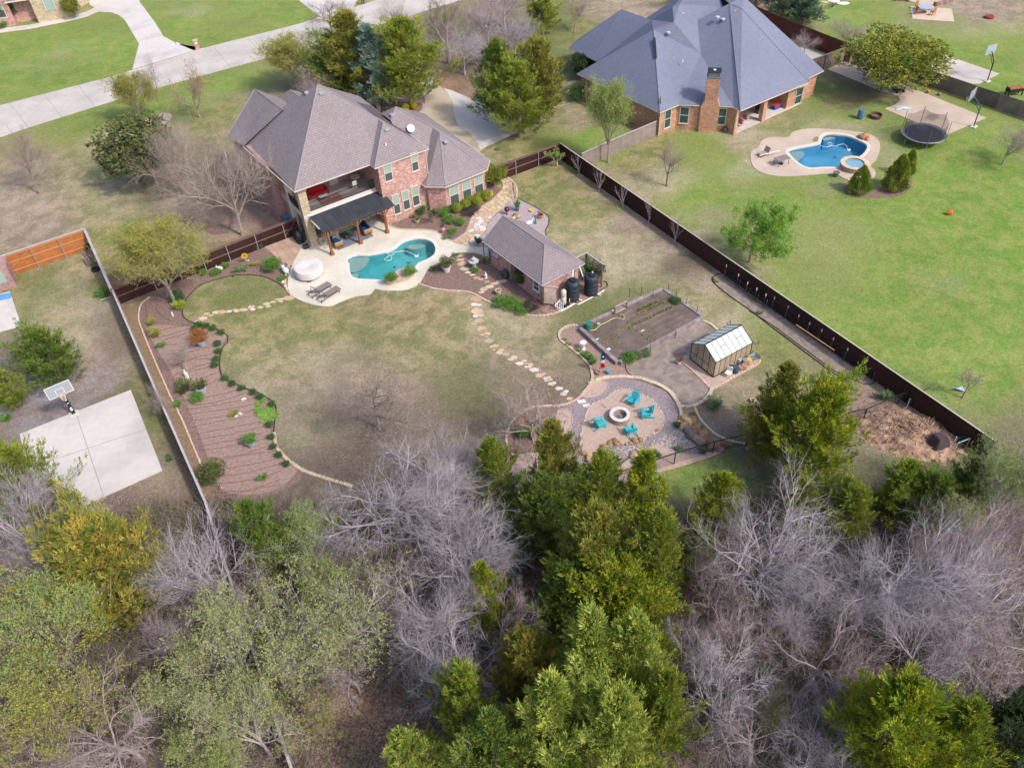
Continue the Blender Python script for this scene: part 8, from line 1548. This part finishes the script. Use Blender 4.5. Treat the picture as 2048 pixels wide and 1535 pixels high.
# grey house porch things
m_rch = M('red mesh', (.42, .12, .12), None, 8)
for i, (x, y, l) in enumerate(((1481, 253, 'red mesh rocking chair nearest the porch corner pillar'), (1490, 244, 'red mesh rocking chair behind the corner one on the porch'))): c_ = thing('porch_chair', l, 'chair', G(x, y, .07), 2.4); MB().cb((0, 0, .42), (.5, .5, .04)).build('seat', m_rch, c_); MB().cb((0, .26, .75), (.5, .04, .7), rx=-.2).build('backrest', m_rch, c_); MB().beam((-.25, -.4, .02), (-.25, .4, .04), .03).beam((.25, -.4, .02), (.25, .4, .04), .03).beam((-.25, -.3, 0), (-.25, -.25, .6), .03).beam((.25, -.3, 0), (.25, -.25, .6), .03).beam((-.25, -.3, .6), (-.25, .25, .62), .03).beam((.25, -.3, .6), (.25, .25, .62), .03).build('frame', m_white, c_)
t = thing('cooler', 'blue cooler with red lid and white trim on the grey house porch', 'cooler', G(1551, 217, .07), .6); MB().box(-.45, .45, -.25, .25, 0, .4).build('body', M('cooler blue', (.02, .10, .42), None, 3, .4), t); MB().box(-.47, .47, -.27, .27, .4, .47).build('lid', M('cooler red', (.6, .04, .04), None, 3, .4), t)
t = thing('porch_grill', 'dark grill under the porch roof of the grey-roofed house', 'grill', G(1519, 224, .07), .6); MB().box(-.6, .6, -.3, .3, .5, .95).build('body', m_black, t); MB().box(-.55, .55, -.28, .28, 0, .5).build('cabinet', m_dgrey, t)
barrel('bin', (1450, 263), .3, .5, m_dgrey, 'dark pot against the brick wall right of the chimney', 'pot')
# pool cleaners and hoses
def cleaner(pts, z, label, lab2, mat2):
    o = MB().tube(cr_open([tuple(G(a, b, z)) for a, b in pts], 5), .022, 6).build('cleaner_hose', m_white); tag(o, label, 'hose')
    p = G(pts[-1][0], pts[-1][1], z); t = thing('pool_cleaner', lab2, 'pool cleaner', p); bev(MB().box(-.17, .17, -.14, .14, -.05, .12).build('body', m_white, t), .03); MB().lathe([(.08, .12), (.06, .18), (0, .18)], 10).build('top', mat2, t)
cleaner([(789, 508), (779, 511), (772, 516), (769, 519), (775, 521), (782, 519), (783, 514), (778, 509), (774, 506), (790, 504), (808, 502), (822, 506), (833, 512)], .0, 'white looping cleaner hose floating in the main pool', 'blue and white pool cleaner in the main pool', m_blu)
cleaner([(1640, 290), (1650, 294), (1658, 293), (1664, 289), (1661, 285), (1656, 287), (1660, 291), (1672, 292), (1680, 289), (1690, 289), (1697, 300)], -.02, 'white looping hose floating in the second pool', 'small white cleaner in the second pool', m_blu)
for x, y, l in ((788, 529, 'dark round drain on the main pool floor, upper'), (803, 541, 'dark round drain on the main pool floor, lower')): q = G(x, y, -.9); tag(MB().lathe([(.14, 0), (.12, .03), (0, .03)], 12).build('pool_drain', m_dgrey, loc=(q.x, q.y, -1.21)), l, 'drain')
# ------------------------------------------------------------------ left neighbour's clutter, front yard
t = thing('pallet', 'weathered wooden pallets leaning by the pale-capped fence', 'pallet', G(183, 524), -1.0); [MB().box(-.7, .7, -.5 + i * .17, -.38 + i * .17, .30, .33).build('slat', m_fwea, t) for i in range(6)]; [MB().box(x - .05, x + .05, -.5, .5, 0, .3).build('block', m_fwea, t) for x in (-.6, 0, .6)]
t = thing('pallet', 'second wooden pallet stacked against pale-capped fence', 'pallet', G(181, 510), -.9); [MB().box(-.7, .7, -.5 + i * .17, -.38 + i * .17, .20, .23).build('slat', m_fwea, t) for i in range(6)]; [MB().box(x - .05, x + .05, -.5, .5, 0, .2).build('block', m_fwea, t) for x in (-.6, 0, .6)]
t = thing('tyre', 'black tyre lying below the wooden pallets', 'tyre', G(192, 540)); m = MB(); m.tube([(cos(a) * .3, sin(a) * .3, .12) for a in [2 * pi * i / 16 for i in range(17)]], .12, 8, cap=False); m.build('tread', m_black, t)
tag(MB().lathe([(.35, 0), (.4, .6), (0, .7)], 12).build('trash_bin', m_tank, loc=G(181, 498)), 'dark bin in the corner behind the wooden pallets', 'bin')
tag(MB().beam(G(201, 600, .3), G(223, 593, .3), .06).build('pipe', m_fcap), 'short pale pipe rail against the left neighbour fence', 'pipe'); tag(MB().box(-.75, .75, -.45, .45, 0, .05).build('mat', M('blue mat', (.08, .26, .58), (.14, .34, .62), 3), loc=G(5, 594, .05), rz=.2), 'bright blue mat on the white patio at left edge', 'mat')
p = G(396, 99); t = thing('mailbox', 'brick mailbox pillar with white box beside the road', 'mailbox', p, .3); MB().box(-.3, .3, -.3, .3, 0, 1.25).build('pillar', brickR, t, uv=True); MB().box(-.35, .35, -.35, .35, 1.25, 1.33).build('cap', m_lime, t); MB().box(-.14, .14, -.36, -.31, .85, 1.1).build('door', m_white, t)
rocks([(354, 88, 1, m_flagw), (357, 89, .8, m_flagw)], 'rock_pair', 'pair of white rocks at the driveway corner by the mailbox', base=.5); rocks([(314, 237, 1, m_rust), (318, 240, .8, m_brownst), (311, 234, .7, m_rust)], 'rock_pair', 'rust rocks inside the stone tree ring by the road', base=.5)
tag(MB().lathe([(.35, 0), (.35, .03), (0, .035)], 16).build('manhole_cover', m_dgrey, loc=G(994, 299)), 'dark round utility lid on grass by the driveway', 'utility lid')
tag(MB().lathe([(.1, 0), (.1, .04), (0, .04)], 10).build('sprinkler_lid', m_hose, loc=G(466, 553)), 'black valve lid at the edge of the back bed', 'utility lid')
# brown handrail at the flagstone walk
p = G(1026, 381); t = thing('handrail', 'short brown metal handrail at the far end of flagstone walk', 'railing', p); q = G(1029, 399) - p; MB().tube([(0, 0, 0), (0, 0, .9), (q.x, q.y, .9), (q.x, q.y, 0)], .035, 6).build('rail', m_rail, t); MB().tube([(0, 0, .45), (q.x, q.y, .45)], .025, 5).build('crossbar', m_rail, t)
t = thing('garden_arch', 'pale metal hoop frame in the pink flower bed', 'arch', G(1050, 880), .6); MB().tube([(cos(a) * .45, 0, .1 + sin(a) * 1.1) for a in [pi * i / 12 for i in range(13)]], .02, 5).build('hoop', m_steel, t); tree('loose', G(1053, 872), .9, .65, K_brn, F_green, 'green leafy plant under the pale metal hoop', 'plant', 'plant'); tree('loose', G(1036, 868), .5, .45, K_brn, F_shr, 'green plant beside the coral flamingo', 'plant', 'plant')
# dripper lines over the left bed
m = MB(); rg = random.Random(12)
def dl(a, b, sag): 
    n = 9; P = [tuple(G(a[0] + (b[0] - a[0]) * i / n, a[1] + (b[1] - a[1]) * i / n + sag * sin(pi * i / n) + rg.uniform(-1, 1), .045)) for i in range(n + 1)]; m.tube(cr_open(P, 3), .013, 4, cap=False)
Lf = lambda y: 300 + (y - 640) * .36; Rt = lambda y: {0: 425, 1: 445, 2: 430, 3: 432, 4: 445, 5: 500, 6: 535, 7: 535, 8: 535, 9: 545, 10: 570}[min(10, max(0, int((y - 640) / 27)))]
y = 645
while y < 985: dl((Lf(y + 16) + 8, y + 16), (Rt(y) - 8, y - 10), rg.uniform(-3, 9)); y += rg.uniform(7, 17)
for a, b, s_ in (((300, 600), (345, 612), -5), ((290, 612), (300, 650), 8), ((310, 615), (340, 640), 6), ((335, 742), (430, 720), -12), ((340, 700), (400, 690), 3)): dl(a, b, s_)
tag(m.build('drip_line', m_hose), 'thin black drip irrigation lines snaking over the left mulch bed', 'drip lines', kind='stuff')
for x, y, l in ((429, 935, 'upper white marker stick in the straggly dark shrub'), (440, 968, 'lower white marker stick in the straggly dark shrub')): tag(MB().beam(G(x, y, .1), G(x + 4, y + 7, .9), .05).build('marker', m_white), l, 'stick')
# a passer-by on the road at the very top edge
p = G(727, 9); pb = bpy.data.meshes.new('person'); JV = [((0, 0, .95), .14), ((0, 0, 1.2), .15), ((0, 0, 1.42), .12), ((0, 0, 1.52), .055), ((0, .02, 1.66), .10), ((.1, 0, .88), .09), ((.12, .12, .48), .065), ((.12, .02, .08), .05), ((.12, .16, .04), .04), ((-.1, 0, .88), .09), ((-.12, -.12, .48), .065), ((-.12, -.26, .10), .05), ((-.12, -.14, .04), .04), ((.2, 0, 1.40), .06), ((.27, -.06, 1.12), .045), ((.26, .06, .88), .035), ((-.2, 0, 1.40), .06), ((-.27, .06, 1.12), .045), ((-.26, .2, .9), .035)]
pb.from_pydata([v for v, r_ in JV], [(0, 1), (1, 2), (2, 3), (3, 4), (0, 5), (5, 6), (6, 7), (7, 8), (0, 9), (9, 10), (10, 11), (11, 12), (2, 13), (13, 14), (14, 15), (2, 16), (16, 17), (17, 18)], [])
po = bpy.data.objects.new('person', pb); LK(po); po.location = p; po.rotation_euler.z = -1.2; sm = po.modifiers.new('skin', 'SKIN'); 
for i, (v, r_) in enumerate(JV): pb.skin_vertices[0].data[i].radius = (r_, r_)
pb.skin_vertices[0].data[0].use_root = True; po.modifiers.new('sub', 'SUBSURF').levels = 1; pb.materials.append(M('dark clothes', (.03, .03, .04), None, 3)); tag(po, 'person in dark clothes walking on the road, cut by the top edge', 'person')
# ground litter: fallen leaves over the lawn and woods
m = MB(); rg = random.Random(20); 
def scatter(n, cx, cy, rx, ry, s_=.07):
    for i in range(n):
        q = G(cx + rg.gauss(0, rx), cy + rg.gauss(0, ry), .015); a = rg.uniform(0, 3.1); m.add([(q.x + cos(a) * s_, q.y + sin(a) * s_, .02), (q.x - sin(a) * s_ * .6, q.y + cos(a) * s_ * .6, .035), (q.x - cos(a) * s_, q.y - sin(a) * s_, .02), (q.x + sin(a) * s_ * .6, q.y - cos(a) * s_ * .6, .03)], [(0, 1, 2, 3)])
scatter(1500, 750, 800, 75, 60); scatter(800, 1080, 790, 50, 40); scatter(5000, 720, 1430, 110, 60, .09); scatter(5000, 1500, 1250, 300, 120, .09); scatter(800, 370, 860, 25, 90); scatter(1200, 300, 1000, 80, 40, .08); scatter(1200, 950, 180, 60, 50, .1)
tag(m.build('fallen_leaves', M('dead leaf', (.36, .25, .19), (.24, .15, .12), 3, .9, isl=.35)), 'scattered dead brown leaves under the trees', 'leaves', kind='stuff')
